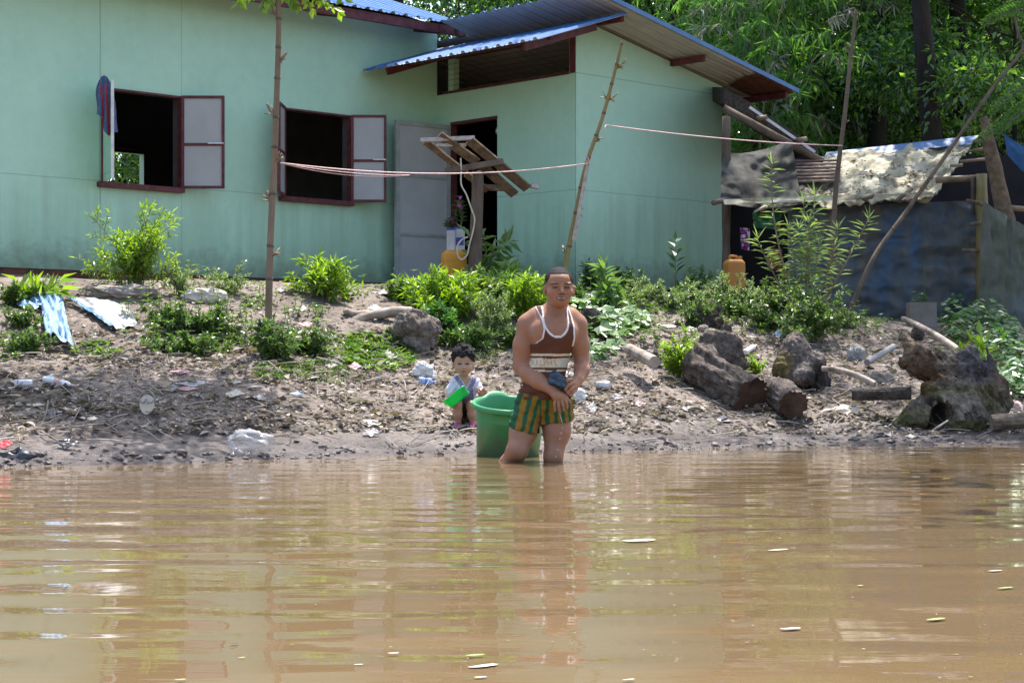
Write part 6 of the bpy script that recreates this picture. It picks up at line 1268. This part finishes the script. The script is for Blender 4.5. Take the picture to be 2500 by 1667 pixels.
# shirt
Sf = Field(kx, ky, kz); Sf.ell(c7(570, 830, .03), np.array([178, 145, 178]) * s_, .03); Sf.ell(c7(570, 950, .045), np.array([168, 155, 130]) * s_, .03); Sf.chain([c7(555, 690, .03), c7(425, 735, .02), c7(365, 850, -.01), c7(372, 905, -.03)], [80 * s_, 76 * s_, 70 * s_, 66 * s_], .015); Sf.chain([c7(565, 690, .03), c7(715, 735, .02), c7(792, 850, -.005)], [80 * s_, 74 * s_, 64 * s_], .015)
vn = np.clip(1 - (cyx - 640) / 175, -1, 1); neck = (vn * 105 - np.abs(cxx - (585 - .0 * cyx) + (cyx - 640) * -.10)) * s_; neck = np.where(dep_ < .05, neck, (650 - cyx) * s_)
V, Q = Sf.mesh(np.maximum(np.maximum(Sf.f - .0025 * np.sin(cxx * .07 + cyx * .05), neck), np.maximum((cyx - 1040) * s_, (620 - cyx) * s_)))
cx = ((V[:, 0] * F / KD + 1250) - 1040) / .16583; cy = ((H - V[:, 2]) * F / KD + HY - 810) / .16583
nd = np.abs(cx - 585 - (cy - 640) * .10) - np.clip(1 - (cy - 640) / 175, 0, 1) * 105; purple = np.array([.17, .155, .26]); wht = np.array([.60, .58, .64])
col = np.tile(wht, (len(V), 1)); pat = vnoise(cx / 11, cy / 11, 4) > .58; pan = (nd < 88) & (V[:, 1] < KD + .06); col[pan] = purple; col[pan & pat] = (.30, .28, .40); col[(nd < 16) & (cy < 830)] = (.55, .53, .62); lowr = (cy > 905) & pan; col[lowr & pat] = (.22, .2, .32)
mb = MB(); mb.add(V, Q, 0, col); obj('shirt', mb, m_cloth_c, kid, True, True)
# dark patterned trousers pushed up over the knees
Tf = Field(kx, ky, kz); Tf.ell(c7(575, 1140, .09), np.array([178, 165, 140]) * s_, .03); Tf.chain([c7(500, 1150, .06), c7(472, 1085, -.07)], [96 * s_, 84 * s_], .02); Tf.chain([c7(640, 1150, .06), c7(665, 1085, -.065)], [96 * s_, 84 * s_], .02)
for px in (520, 650): Tf.chain([c7(px, 1120, .0), c7(px + 15, 1290, .02)], [70 * s_, 60 * s_], .02)
kcut = np.minimum((cxx - 540), 545 - cxx + 0 * X) 
shin = (70 - np.abs(cxx - 470)) * s_; shin = np.where((cyx > 1040) & (dep_ < -.03), shin, -1)
V, Q = Tf.mesh(np.maximum(np.maximum(Tf.f, shin), (1000 - cyx) * s_)); cx = ((V[:, 0] * F / KD + 1250) - 1040) / .16583; cy = ((H - V[:, 2]) * F / KD + HY - 810) / .16583
col = np.where((vnoise(cx / 22, cy / 22, 14) > .62)[:, None], np.array([[.14, .10, .075]]), np.array([[.022, .018, .02]])); mb = MB(); mb.add(V, Q, 0, col); obj('trousers', mb, m_cloth_c, kid, True, True)
m_shoe = simple('pink_rubber', (.40, .07, .16), (.50, .11, .22), 8, .5, .1, .002)
for (px, dy) in ((468, -.085), (694, -.08)):
    mb = MB(); Sf = Field(axis_(c7(px - 110, 0)[0], c7(px + 110, 0)[0], .004), axis_(KD - .22, KD + .06, .004), axis_(c7(0, 1440)[2], c7(0, 1290)[2], .004)); Sf.chain([c7(px + 8, 1352, -.045), c7(px, 1384, -.12)], [52 * s_, 48 * s_], .01); Sf.ell(c7(px, 1398, -.10), (70 * s_, .07, 26 * s_), .01)
    V, Q = Sf.mesh(); mb.add(V, Q); obj('shoe', mb, m_shoe, kid, True)
# green dipper: open rectangular tub with a handle, held tilted
m, t, b = mat('bright_green_plastic'); b.inputs['Base Color'].default_value = (.012, .50, .12, 1); b.inputs['Roughness'].default_value = .28; b.inputs['Specular IOR Level'].default_value = .5
tr = t.nodes.new('ShaderNodeBsdfTranslucent'); tr.inputs[0].default_value = (.02, .75, .18, 1); mx = t.nodes.new('ShaderNodeMixShader'); mx.inputs[0].default_value = .35; t.links.new(b.outputs[0], mx.inputs[1]); t.links.new(tr.outputs[0], mx.inputs[2]); t.links.new(mx.outputs[0], t.nodes['Material Output'].inputs[0]); m_green = m
A0, A1, A2, A3 = [c7(x, y, dy) for x, y, dy in ((278, 1028, -.16), (572, 792, -.15), (645, 895, -.155), (382, 1118, -.165))]
cen = (A0 + A1 + A2 + A3) / 4; e1_ = unit(A1 - A0); e2_ = unit(A0 - A3); e3_ = np.cross(e1_, e2_); e3_ = e3_ if e3_[1] > 0 else -e3_
L1, L2, D3 = np.linalg.norm(A1 - A0) / 2, np.linalg.norm(A0 - A3) / 2, .075
def tub_ring(zz, s1, s2, n=28):
    a = np.linspace(0, 2 * math.pi, n, endpoint=False); e = 4.5; x = np.sign(np.cos(a)) * np.abs(np.cos(a)) ** (2 / e); y = np.sign(np.sin(a)) * np.abs(np.sin(a)) ** (2 / e)
    return cen + x[:, None] * e1_ * s1 + y[:, None] * e3_ * s2 + e2_ * zz
rows = [tub_ring(-L2, L1 * .90, D3 * .85), tub_ring(-L2 * .8, L1 * .95, D3 * .93), tub_ring(L2 * .75, L1 * .99, D3), tub_ring(L2 * .78, L1 * 1.05, D3 * 1.08), tub_ring(L2, L1 * 1.05, D3 * 1.08), tub_ring(L2, L1 * .97, D3 * .96), tub_ring(-L2 * .85, L1 * .88, D3 * .8)]
mb = MB(); P = np.array(rows); mb.grid(P, closed=True); mb.add(P[0][::-1], [tuple(range(28))]); mb.add(P[-1], [tuple(range(28))]); dip = thing('dipper', 'bright green plastic dipper held up by the toddler', 'dipper', cen - [0, 0, .06]); obj('tub', mb, m_green, dip, True)
mb = MB(); mb.bar(cen + e3_ * D3, cen + e3_ * (D3 + .07) + e2_ * .0, .03, .015); obj('handle', mb, m_green, dip)
# green tub
m, t, b = mat('green_bucket_plastic'); n = tex(t, 4, 4); n2 = tex(t, 12, 5, .6, stretch=(1, 1, .4)); c = ramp(t, n, [(.3, (.034, .235, .09)), (.7, (.05, .30, .125))]); sp = t.nodes.new('ShaderNodeSeparateXYZ'); tc = t.nodes.new('ShaderNodeTexCoord'); t.links.new(tc.outputs['Object'], sp.inputs[0])
c = mixc(t, math_(t, 'MULTIPLY', ramp(t, math_(t, 'ADD', sp.outputs[2], math_(t, 'MULTIPLY', math_(t, 'SUBTRACT', n2, .5), .5)), [(.02, (1, 1, 1)), (.22, (0, 0, 0))]), .55), c, (.16, .13, .08)); t.links.new(c, b.inputs['Base Color']); b.inputs['Roughness'].default_value = .38; m_tub = m
BD = 11.42; bc = np.array([XD(1240, BD), BD + .12, .0]); tub = thing('tub', 'large green plastic tub standing tilted in the shallows behind the man', 'tub', bc)
Rt = np.array(Euler((math.radians(10.5), math.radians(-1.5), math.radians(24))).to_matrix()); n_ = 72; a = np.linspace(0, 2 * math.pi, n_, endpoint=False)
def ring(r, z, lip=0.0, push=0.0):
    ear = np.exp(-((np.abs((a % math.pi) - math.pi / 2)) / .28) ** 4)
    return np.stack([np.cos(a) * (r + push * ear), np.sin(a) * (r + push * ear), z + lip * ear], 1)
rows = [ring(.19, -.06), ring(.197, -.055), ring(.2095, .20), ring(.212, .203), ring(.2135, .215), ring(.216, .27, 0), ring(.220, .275, .0), ring(.240, .272, 0, .02), ring(.2445, .285, .01, .022), ring(.2445, .300, .020, .022), ring(.238, .310, .026, .02), ring(.228, .308, .026, .01), ring(.219, .292, .01), ring(.208, .20), ring(.19, -.04)]
P = np.array(rows) @ Rt.T + bc + [0, 0, .028]; mb = MB(); mb.grid(P, closed=True); mb.add(P[0][::-1], [tuple(range(n_))]); mb.add(P[-1], [tuple(range(n_))]); obj('body', mb, m_tub, tub, True)
# ------------------------------------------------------------------ litter on the mud, leaves on the water
def flatleaf(name, label, px, py, Lm, Wm, mat_, rot, curl=.15, cat='leaf', group=None, lift=.012, seed=0, crump=.3):
    p = G(px, py); rg = np.random.default_rng(seed + int(px * 7 + py)); na, nb = 9, 7; a = np.linspace(-1, 1, na)[:, None]; b_ = np.linspace(-1, 1, nb)[None]
    wv = np.sqrt(np.clip(1 - np.abs(a) ** 2.2, 0.02, 1)); X_ = a * Lm / 2 + 0 * b_; Y_ = b_ * wv * Wm / 2; Z_ = curl * Lm * (a ** 2 * rg.uniform(.2, 1) + (b_ * wv) ** 2 * .5) + crump * .12 * Lm * fbm(X_ / Lm * 3 + seed, Y_ / Lm * 3, int(px) % 97)
    c_, s_2 = math.cos(rot), math.sin(rot); P = np.stack([X_ * c_ - Y_ * s_2 + p[0], X_ * s_2 + Y_ * c_ + p[1], Z_ + p[2] + lift], -1)
    q = MB(); q.grid(P); return solo(name, q, mat_, label, cat, True, group=group)
def sheetlit(name, label, px, py, wpx, hpx, mat_, seed, cat='litter', tilt=.5, amp=.3):
    """crumpled bit of film or paper lying at (px,py)"""
    p = G(px, py + hpx * .4); w_ = S_(p[1], wpx); h = S_(p[1], hpx); na, nb = 16, 12; rg = np.random.default_rng(seed); a = np.linspace(-.5, .5, na)[:, None]; b_ = np.linspace(-.5, .5, nb)[None]
    jig = 1 + .5 * fbm(a * 3 + seed + 0 * b_, b_ * 3 + 0 * a, seed); X_ = a * w_ * jig * (1 - .75 * np.abs(b_ * 2) ** 2.5) + w_ * .22 * fbm(b_ * 3 + seed * 1.7, a * 2 + 4, seed + 2); v = (b_ * (1 - .6 * np.abs(2 * a) ** 2.2) + .25 * fbm(a * 4 + seed, b_ * 3 + 5, seed + 3)) + .5
    Z_ = v * h * .9 + amp * h * 1.2 * fbm(a * 5 + seed, b_ * 5 + seed, seed, 3); Y_ = v * h * (1.6 - tilt) - amp * w_ * np.abs(fbm(a * 4 + 9, b_ * 4 + seed, seed + 1))
    P = np.stack([X_ + p[0], Y_ + p[1], np.maximum(Z_, 0.0) + .008 + p[2]], -1); z = land_z(P[..., 0], P[..., 1]); P[..., 2] = np.maximum(P[..., 2], z + .006); q = MB(); q.grid(P); return solo(name, q, mat_, label, cat, True)
def film(name, c, tr=.5, rough=.25):
    m, t, b = mat(name); n = tex(t, 18, 4); t.links.new(ramp(t, n, [(.3, tuple(x * .7 for x in c)), (.7, c)]), b.inputs['Base Color']); b.inputs['Roughness'].default_value = rough
    tp = t.nodes.new('ShaderNodeBsdfTransparent'); tp.inputs[0].default_value = (.95, .95, .95, 1); mx = t.nodes.new('ShaderNodeMixShader'); mx.inputs[0].default_value = tr; t.links.new(b.outputs[0], mx.inputs[1]); t.links.new(tp.outputs[0], mx.inputs[2]); t.links.new(mx.outputs[0], t.nodes['Material Output'].inputs[0]); bump(t, b, n, .5, .01); return m
m_film = film('clear_film', (.62, .62, .63), .62, .15); m_wfilm = film('white_film', (.78, .77, .76), .12, .4)
m_wpaper = simple('white_litter', (.34, .31, .29), (.52, .48, .45), 12, .7, .3, .004); m_pink = simple('pink_litter', (.50, .24, .24), (.62, .42, .40), 10, .6, .2, .004); m_cream = simple('cream_litter', (.50, .43, .33), (.62, .56, .45), 10, .7, .3, .005)
m_tan = simple('tan_dry_leaf', (.26, .185, .115), (.42, .32, .22), 20, .8, .3, .004); m_blk = simple('wet_black_rubber', (.010, .010, .012), (.028, .027, .03), 10, .3, .3, .006, spec=.6); m_redl = simple('red_litter', (.40, .02, .03), (.5, .05, .06), 8, .5, .1, .003)
m_bluel = simple('pale_blue_litter', (.30, .42, .52), (.5, .58, .64), 10, .6, .2, .004); m_teal = simple('teal_litter', (.02, .28, .22), (.05, .4, .3), 10, .5, .1, .003); m_grey = simple('grey_litter', (.20, .19, .18), (.34, .32, .31), 10, .8, .3, .005)
def bag(name, label, px, py, wpx, hpx, m_, seed, cat='plastic bag', amp=.45):
    p = G(px, py); w_ = S_(p[1], wpx) / 2; h = S_(p[1], hpx) / 2; q = MB(); P = lump(p + [0, w_ * .3, h * .9], (w_, w_ * .6, h * 1.1), seed, amp, 54, 34, fr=2.6); q.grid(P, closed=True); return solo(name, q, m_, label, cat, True)
bag('plastic_bag', 'clear crumpled plastic bag at the water edge left of the middle', 610, 1110, 118, 58, m_film, 81, amp=.28); bag('plastic_bag', 'white knotted plastic bag lying behind the toddler', 1036, 928, 52, 44, m_wfilm, 82); bag('plastic_bag', 'white crumpled bag just right of the man', 1412, 985, 44, 32, m_wfilm, 83); bag('plastic_bag', 'small white film scrap beside the tub rim', 1222, 985, 50, 20, m_wfilm, 84)
def bottle(label, a, b, r, m_body, m_cap, cat='bottle', nm='bottle', seed=1, capf=.12, band=None):
    a = np.array(a); b = np.array(b); d = b - a; L_ = np.linalg.norm(d); t_ = thing(nm, label, cat, (a + b) / 2 - [0, 0, r]); q = MB(); u = [0, .02, .05, .3, .33, .36, .6, .75, .84, .87, .92]; rr = [.75, .95, 1, 1, .93, 1, 1, .98, .6, .38, .36]
    q.tube([a + d * x for x in u], [r * x for x in rr], 14); obj('body', q, m_body, t_, True); q = MB(); q.tube([a + d * .92, a + d * 1.0], r * .42, 10); obj('cap', q, m_cap, t_, True)
    if band: q = MB(); q.tube([a + d * .40, a + d * .58], r * 1.03, 14); obj('label_band', q, band, t_, True)
    return t_
m_clear = film('clear_bluish_plastic', (.35, .50, .75), .3, .15); m_blueb = simple('blue_bottle', (.06, .12, .55), (.10, .18, .65), 6, .3, 0)
p = G(1022, 940); bottle('crushed clear bottle with a blue label lying below the white knotted bag', p + [0, 0, .03], G(1062, 945) + [.0, -.02, .028], .030, m_clear, m_blueb, band=m_blueb)
m_wplas = simple('white_plastic', (.55, .53, .52), (.7, .68, .68), 8, .4, .1, .002); p = G(108, 936); bottle('white slim bottle with pink marks lying among leaves at the left', p + [0, 0, .025], G(182, 952) + [0, 0, .025], .022, m_wplas, m_pink, band=m_pink)
p = G(1820, 870); bottle('small white bottle with a pink end between the sawn log and the knotty log', G(1818, 868) + [0, 0, .025], G(1846, 852) + [0, 0, .03], .026, m_wplas, m_pink)
def can(label, px, py, L, r, m1_, m2_, rot): 
    p = G(px, py) + [0, 0, r]; d = np.array([math.cos(rot), math.sin(rot), 0]) * L / 2; t_ = thing('drink_can', label, 'can', p - [0, 0, r]); q = MB(); q.tube([p - d, p - d * .93, p + d * .2, p + d * .93, p + d], [r * .82, r, r, r, r * .82], 18); obj('body', q, m1_, t_, True); q = MB(); q.tube([p - d * .99, p - d * .55], [r * .9, r * 1.02], 18); obj('printed_band', q, m2_, t_, True)
m_alu = simple('crushed_aluminium', (.42, .41, .42), (.6, .58, .58), 16, .35, .4, .004, spec=.6, metal=.5); can('red and silver crushed drink can at the left among dry leaves', 58, 950, .12, .031, m_alu, m_redl, .1); can('grey crushed can lying on the mud right of the white bag', 1473, 952, .11, .033, m_alu, m_grey, -.3)
# sandal
p = G(358, 1016); sd = thing('sandal', 'pale sole-up sandal standing on its side on the mud at the left', 'sandal', p); a_ = np.linspace(0, 2 * math.pi, 30, endpoint=False); pr = np.stack([np.cos(a_) * .047 * (1 + .15 * np.sin(a_)), 0 * a_, np.sin(a_) * .062 + .06], 1)
q = MB(); q.prism([p + v + [0, .25 * v[2], 0] for v in pr], (0, -.008, .003), (0, .008, -.003)); obj('sole', q, m_cream, sd); q = MB(); q.tube(smooth_pts([p + [-.04, -.005, .09], p + [-.015, -.03, .075], p + [0, -.01, .10], p + [.018, -.03, .075], p + [.042, -.005, .085]], 5), .006, 6); q.tube(smooth_pts([p + [-.047, .02, .06], p + [-.04, 0, .12], p + [0, .02, .155], p + [.045, 0, .12], p + [.047, .02, .06]], 5), .005, 6); obj('strap', q, m_grey, sd, True)
for k, (nm, lab, px, py, wp, hp_, m_, tl) in enumerate((('tan_leaf_heap', 'large curled tan dry leaf on wet mud at the far left', 50, 1068, 45, 36, m_tan, .9), ('rag', 'black wet rag at the water edge in the far left corner', 45, 1115, 110, 36, m_blk, .5), ('rag', 'black rubber scrap right of the wet rag at the left', 158, 1088, 70, 28, m_blk, .5), ('red_scrap', 'red plastic scrap cut by the left edge of the picture', 8, 1090, 40, 24, m_redl, .4), ('wrapper', 'pinkish pale wrapper in the litter left of the middle', 440, 912, 60, 14, m_pink, .1), ('wrapper', 'flat whitish sheet beside a brown curled bark', 470, 940, 90, 20, m_wpaper, .1), ('wrapper', 'pink and white scrap below the flat whitish sheet', 455, 952, 52, 12, m_pink, .2), ('bark_curl', 'brown curled bark standing in the litter', 398, 940, 44, 40, m_tan, .9), ('bark_curl', 'dark crumpled leaf bundle right of the brown curled bark', 420, 952, 24, 24, m_grey, .8), ('wrapper', 'tan paper right of the flat whitish sheet', 570, 965, 50, 22, m_cream, .2), ('wrapper', 'white crumpled wrapper in front of the toddler', 900, 1038, 62, 22, m_cream, .5), ('wrapper', 'greenish-white crumpled scrap below the white wrapper', 908, 1062, 44, 20, m_wpaper, .5),
        ('wrapper', 'orange, blue and white snack wrapper left of the white bag', 950, 875, 36, 30, m_cream, .7), ('wrapper', 'red streaked film scrap on the grassy mud', 865, 898, 34, 24, m_pink, .5), ('wrapper', 'grey film scrap right of the red streaked film', 893, 897, 26, 16, m_grey, .5), ('wrapper', 'white flat scrap on the grassy mud', 808, 896, 34, 14, m_wpaper, .2), ('wrapper', 'pink and white bag scrap on the upper bank by the pole', 748, 796, 42, 18, m_pink, .4), ('wrapper', 'pale square paper on the upper bank by the pole', 738, 757, 32, 18, m_wpaper, .3), ('wrapper', 'white film scrap draped over the forked branch', 913, 757, 30, 20, m_wfilm, .6), ('wrapper', 'white scrap on the bank near the door', 935, 716, 60, 14, m_wpaper, .2), ('wrapper', 'white scrap beside the foot of the shrub under the second window', 815, 722, 28, 16, m_wpaper, .4), ('wrapper', 'white scrap at the left of the bright shrub under the second window', 685, 712, 34, 12, m_wpaper, .4), ('wrapper', 'pale blue scrap on the middle of the bank', 725, 965, 36, 14, m_bluel, .3), ('wrapper', 'white-teal scrap left of the middle of the bank', 630, 975, 44, 16, m_wpaper, .2),
        ('wrapper', 'teal scrap in the weed mound on the left', 446, 822, 12, 12, m_teal, .8), ('wrapper', 'blue and white wrapper left of the slim bottle', 118, 928, 40, 16, m_bluel, .4), ('wrapper', 'yellowish pod-like scrap at the left', 85, 992, 46, 10, m_cream, .2), ('wrapper', 'white triangular scrap on the mud right of the man', 1678, 1002, 40, 12, m_wpaper, .2), ('wrapper', 'cream-tan crushed paper left of the hollow stump', 2065, 1003, 70, 26, m_cream, .4), ('wrapper', 'white label stuck on the dark wet log', 2152, 955, 20, 14, m_wpaper, .9), ('wrapper', 'blue and red scrap on the bank behind the knotty log', 1903, 818, 26, 24, m_bluel, .7), ('wrapper', 'white scrap on the upper bank left of the big sawn log', 1685, 806, 40, 14, m_wpaper, .3), ('wrapper', 'flat pale board piece on the upper bank right of the creeper', 1632, 800, 52, 12, m_cream, .2), ('wrapper', 'white film bits on the bank in the middle right', 1385, 915, 44, 16, m_wpaper, .3), ('wrapper', 'white chips right of the grey crushed can', 1505, 972, 46, 16, m_wpaper, .3), ('wrapper', 'translucent crushed cup below the grey crushed can', 1448, 1000, 26, 30, m_film, .6), ('wrapper', 'white and red scrap right of the translucent cup', 1560, 990, 30, 14, m_pink, .3), ('wrapper', 'cream shell-like scrap at the water edge by the hollow stump', 2225, 1068, 30, 12, m_cream, .3), ('cup_ring', 'crumpled pale ring of a cup at the left on the mud', 225, 1030, 30, 14, m_cream, .3), ('round_disc', 'grey round lid on the mud at the left', 127, 1012, 32, 26, m_grey, .8))):
    sheetlit(nm, lab, px, py, wp, hp_, m_, 100 + k, 'litter', tl)
q = log('stick', 'thick brown stick lying on the mud in the middle', W(777, 1018, 12.6), W(826, 1010, 12.7), .017, .019, m_driftw, 130, None, .08, cat='stick')
# uncountable dry leaves and twigs
rg = np.random.default_rng(131)
def scatter(n, ylo, yhi, xlo=-60, xhi=2560, pw=1.0):
    px = rg.uniform(xlo, xhi, n); py = ylo + (yhi - ylo) * rg.random(n) ** pw; return px, py
def Gv(px, py):
    out = np.zeros((len(px), 3)); D_ = np.arange(9.6, 18, .03)
    for i0 in range(0, len(px), 2000):
        x = (px[i0:i0 + 2000, None] - 1250) * D_ / F; zr = H - (py[i0:i0 + 2000, None] - HY) * D_ / F; bl_ = zr < land_z(x, np.broadcast_to(D_, x.shape)); k = np.argmax(bl_, 1); d = D_[k]; xx = (px[i0:i0 + 2000] - 1250) * d / F; out[i0:i0 + 2000] = np.stack([xx, d, land_z(xx, d)], 1)
    return out
m_litter = leafmat('dry_litter_leaf', [(.06, .046, .037), (.13, .10, .08), (.25, .20, .165), (.38, .33, .285), (.08, .06, .045), (.58, .53, .49), (.22, .15, .09), (.46, .41, .37)], .1, .6, .3, 1.0)
px, py = scatter(19000, 812, 1062); cl = fbm(px / 170, py / 40, 7, 3); ok = (cl > -.06) | (rg.random(len(px)) < .35); P = Gv(px[ok], py[ok]); keep = P[:, 2] > .05; P = P[keep]; k = len(P)
az = rg.uniform(0, 6.28, k); Dd = np.stack([np.cos(az), np.sin(az), rg.normal(.05, .18, k)], 1); nn = unit(rg.normal(0, .42, (k, 3)) + [0, 0, 1]); Ls = rg.uniform(.018, .068, k) * (1 + (rg.random(k) < .08) * 1.1); V, T = leaves(P + [0, 0, .012], Dd, nn, Ls, Ls * rg.uniform(.25, .6, k), .16, .06); q = MB(); q.add(V, T)
px, py = scatter(2600, 690, 820); P = Gv(px, py); k = len(P); az = rg.uniform(0, 6.28, k); Ls = rg.uniform(.02, .07, k); V, T = leaves(P + [0, 0, .012], np.stack([np.cos(az), np.sin(az), rg.normal(.05, .18, k)], 1), unit(rg.normal(0, .33, (k, 3)) + [0, 0, 1]), Ls, Ls * .45, .16, .06); q.add(V, T)
obj('leaf_litter', q, m_litter, label='dry leaves and scraps strewn over the mud bank', cat='leaves', kind='stuff')
m_twig = leafmat('dry_twig', [(.14, .105, .08), (.27, .22, .18), (.42, .36, .31), (.07, .055, .045)], .0, .8, .2)
q = MB(); px, py = scatter(800, 815, 1090); P = Gv(px, py); 
for i in range(len(P)):
    if P[i, 2] < .03: continue
    az = rg.uniform(0, 3.14) if rg.random() < .5 else rg.normal(0, .35); L = rg.uniform(.05, .22) * (1 if rg.random() < .9 else 1.8); d = np.array([math.cos(az), math.sin(az), 0]) * L / 2; a_, b_ = P[i] - d, P[i] + d; a_[2] = gz(*a_[:2]) + .012; b_[2] = gz(*b_[:2]) + .012 + rg.uniform(0, .05); q.tube(curve_pts(a_, b_, (rg.normal(0, .008), rg.normal(0, .008), .006), 5), rg.uniform(.002, .005), 4, cap=False)
obj('twigs', q, m_twig, label='thin dry twigs strewn over the mud bank', cat='twigs', kind='stuff')
# mud clods at the water edge
m_clod = simple('wet_mud_clod', (.075, .062, .058), (.15, .125, .115), 14, .6, .6, .01, spec=.35)
q = MB(); xs_ = rg.uniform(-3.4, 3.6, 460)
for x in xs_:
    s = abs(rg.normal(0, .22)) + .0; y = float(shore(np.array([x]))[0]) + s - .03; z = gz(x, y); r = rg.uniform(.006, .018) * (1 + (rg.random() < .12)); q.grid(lump((x, y, max(z, -.005) + r * .1), (r * rg.uniform(.8, 1.5), r, r * .75), int(rg.integers(1000)), .5, 9, 6), closed=True)
obj('mud_clods', q, m_clod, label='wet dark mud clods along the water edge', cat='mud', kind='stuff')
# floating leaves and petals on the water
GW = 'leaves floating on the water'
m_yl = simple('yellow_leaf', (.45, .30, .04), (.6, .45, .10), 10, .5, .1, .002); m_pw = simple('pale_petal', (.42, .39, .28), (.58, .55, .44), 10, .5, .1, .002); m_gl = simple('green_floating_leaf', (.16, .26, .05), (.3, .38, .14), 10, .45, .1, .002); m_dk = simple('dark_floating_leaf', (.02, .018, .02), (.05, .045, .045), 10, .5, 0); m_rust = simple('orange_brown_leaf', (.35, .14, .03), (.45, .2, .05), 10, .5, 0)
def wpt(px, py): d = F * H / (py - HY); return np.array([XD(px, d), d, .004])
def fl_mesh(Lm, Wm, seed):
    na, nb = 9, 5; a = np.linspace(-1, 1, na)[:, None]; b_ = np.linspace(-1, 1, nb)[None]; wv = np.sqrt(np.clip(1 - np.abs(a) ** 2, .02, 1)); X_ = a * Lm / 2 + 0 * b_; Y_ = b_ * wv * Wm / 2; return np.stack([X_, Y_, .10 * Lm * ((b_ * wv) ** 2 * .6 + .4 * np.abs(a) ** 3 * (1 if seed % 2 else .3)) + .003], -1)
proto = {}
def floating(px, py, wpx, kind, label, rot, L_over_W=2.2):
    p = wpt(px, py); m_ = dict(y=m_yl, w=m_pw, g=m_gl, d=m_dk, r=m_rust)[kind]; Lm = S_(p[1], wpx) * .85
    if kind not in proto:
        q = MB(); FP = fl_mesh(1, .42, 1); FP[..., 1] += .12 * np.sin(FP[..., 0] * 4) + .10 * fbm(FP[..., 0] * 4 + ord(kind), FP[..., 1] * 5, ord(kind)); FP[..., 1] *= 1 + .5 * FP[..., 0]; FP[..., 2] += .10 * np.maximum(0, FP[..., 0]) ** 2; q.grid(FP); me = q.mesh('floating_leaf', (0, 0, 0), True); me.materials.append(m_); proto[kind] = me
    o = bpy.data.objects.new('floating_leaf', proto[kind]); COL.objects.link(o); o.location = tuple(p); o.rotation_euler = (0, 0, rot); o.scale = (Lm, Lm * rg.uniform(.6, 1.5), Lm * .22); return tag(o, label, 'leaf', GW)
big = ((1560, 1322, 95, 'w', 'long pale leaf with a yellow end, largest one floating right of the man'), (1900, 1345, 70, 'w', 'thin pale twig-like leaf floating in the right half behind the long pale leaf'), (1930, 1538, 62, 'w', 'pale curled leaf floating low in the right half'), (2285, 1515, 72, 'g', 'green-white leaf with a stalk floating low at the right'), (2455, 1438, 60, 'g', 'pair of pale green leaves floating by the right edge'), (2430, 1396, 46, 'w', 'pale cracked leaf floating near the right edge above the pair of pale green leaves'), (1180, 1630, 95, 'w', 'pale and yellow seed stalk floating at the bottom middle'), (1160, 1603, 58, 'g', 'pale green sprig floating at the bottom middle above the seed stalk'), (1173, 1657, 36, 'w', 'white oval petal at the bottom edge near the seed stalk'), (875, 1626, 26, 'w', 'round white petal floating low left of the middle'), (960, 1598, 32, 'w', 'pale petal floating low, right of the round white petal'), (590, 1609, 22, 'y', 'yellow leaf floating alone low in the left half'), (572, 1575, 26, 'd', 'dark small leaf floating low in the left half'), (1280, 1473, 16, 'd', 'dark speck of a leaf floating below the man'), (1455, 1502, 20, 'd', 'dark leaf floating low right of the man'), (2210, 1155, 30, 'y', 'bright yellow leaf near the hollow stump, largest yellow one there'), (2310, 1170, 26, 'y', 'forked yellow leaf floating right of the bright yellow leaf'), (1895, 1205, 16, 'r', 'orange-brown leaf floating in the right half below the mud edge'), (2250, 1208, 18, 'r', 'orange-brown leaf floating below the hollow stump'), (935, 1122, 32, 'g', 'bright green scrap floating at the mud edge left of the tub'), (440, 1663, 34, 'y', 'yellowish leaf cut by the bottom edge at the left'), (1535, 1663, 40, 'w', 'pinkish white petal cut by the bottom edge right of the middle'), (2100, 1432, 18, 'w', 'small white petal between the pale curled leaf and the pale green pair'))
for px, py, wp, kd, lab in big: floating(px, py, wp, kd, lab, rg.uniform(-.35, .35))
labs = dict(y='small yellow leaf floating on the brown water', w='tiny pale petal floating on the brown water', g='small green leaf floating on the brown water', r='small rust-brown leaf floating on the brown water')
for i in range(120):
    px = rg.uniform(1450, 2500) if rg.random() < .78 else rg.uniform(700, 1500); py = 1105 + (1660 - 1105) * rg.random() ** 1.8 if px > 1900 else rg.uniform(1180, 1650); kd = rg.choice(['y', 'w', 'w', 'w', 'g', 'r']); floating(px, py, rg.uniform(4, 13), kd, labs[kd], rg.uniform(0, 3.1))
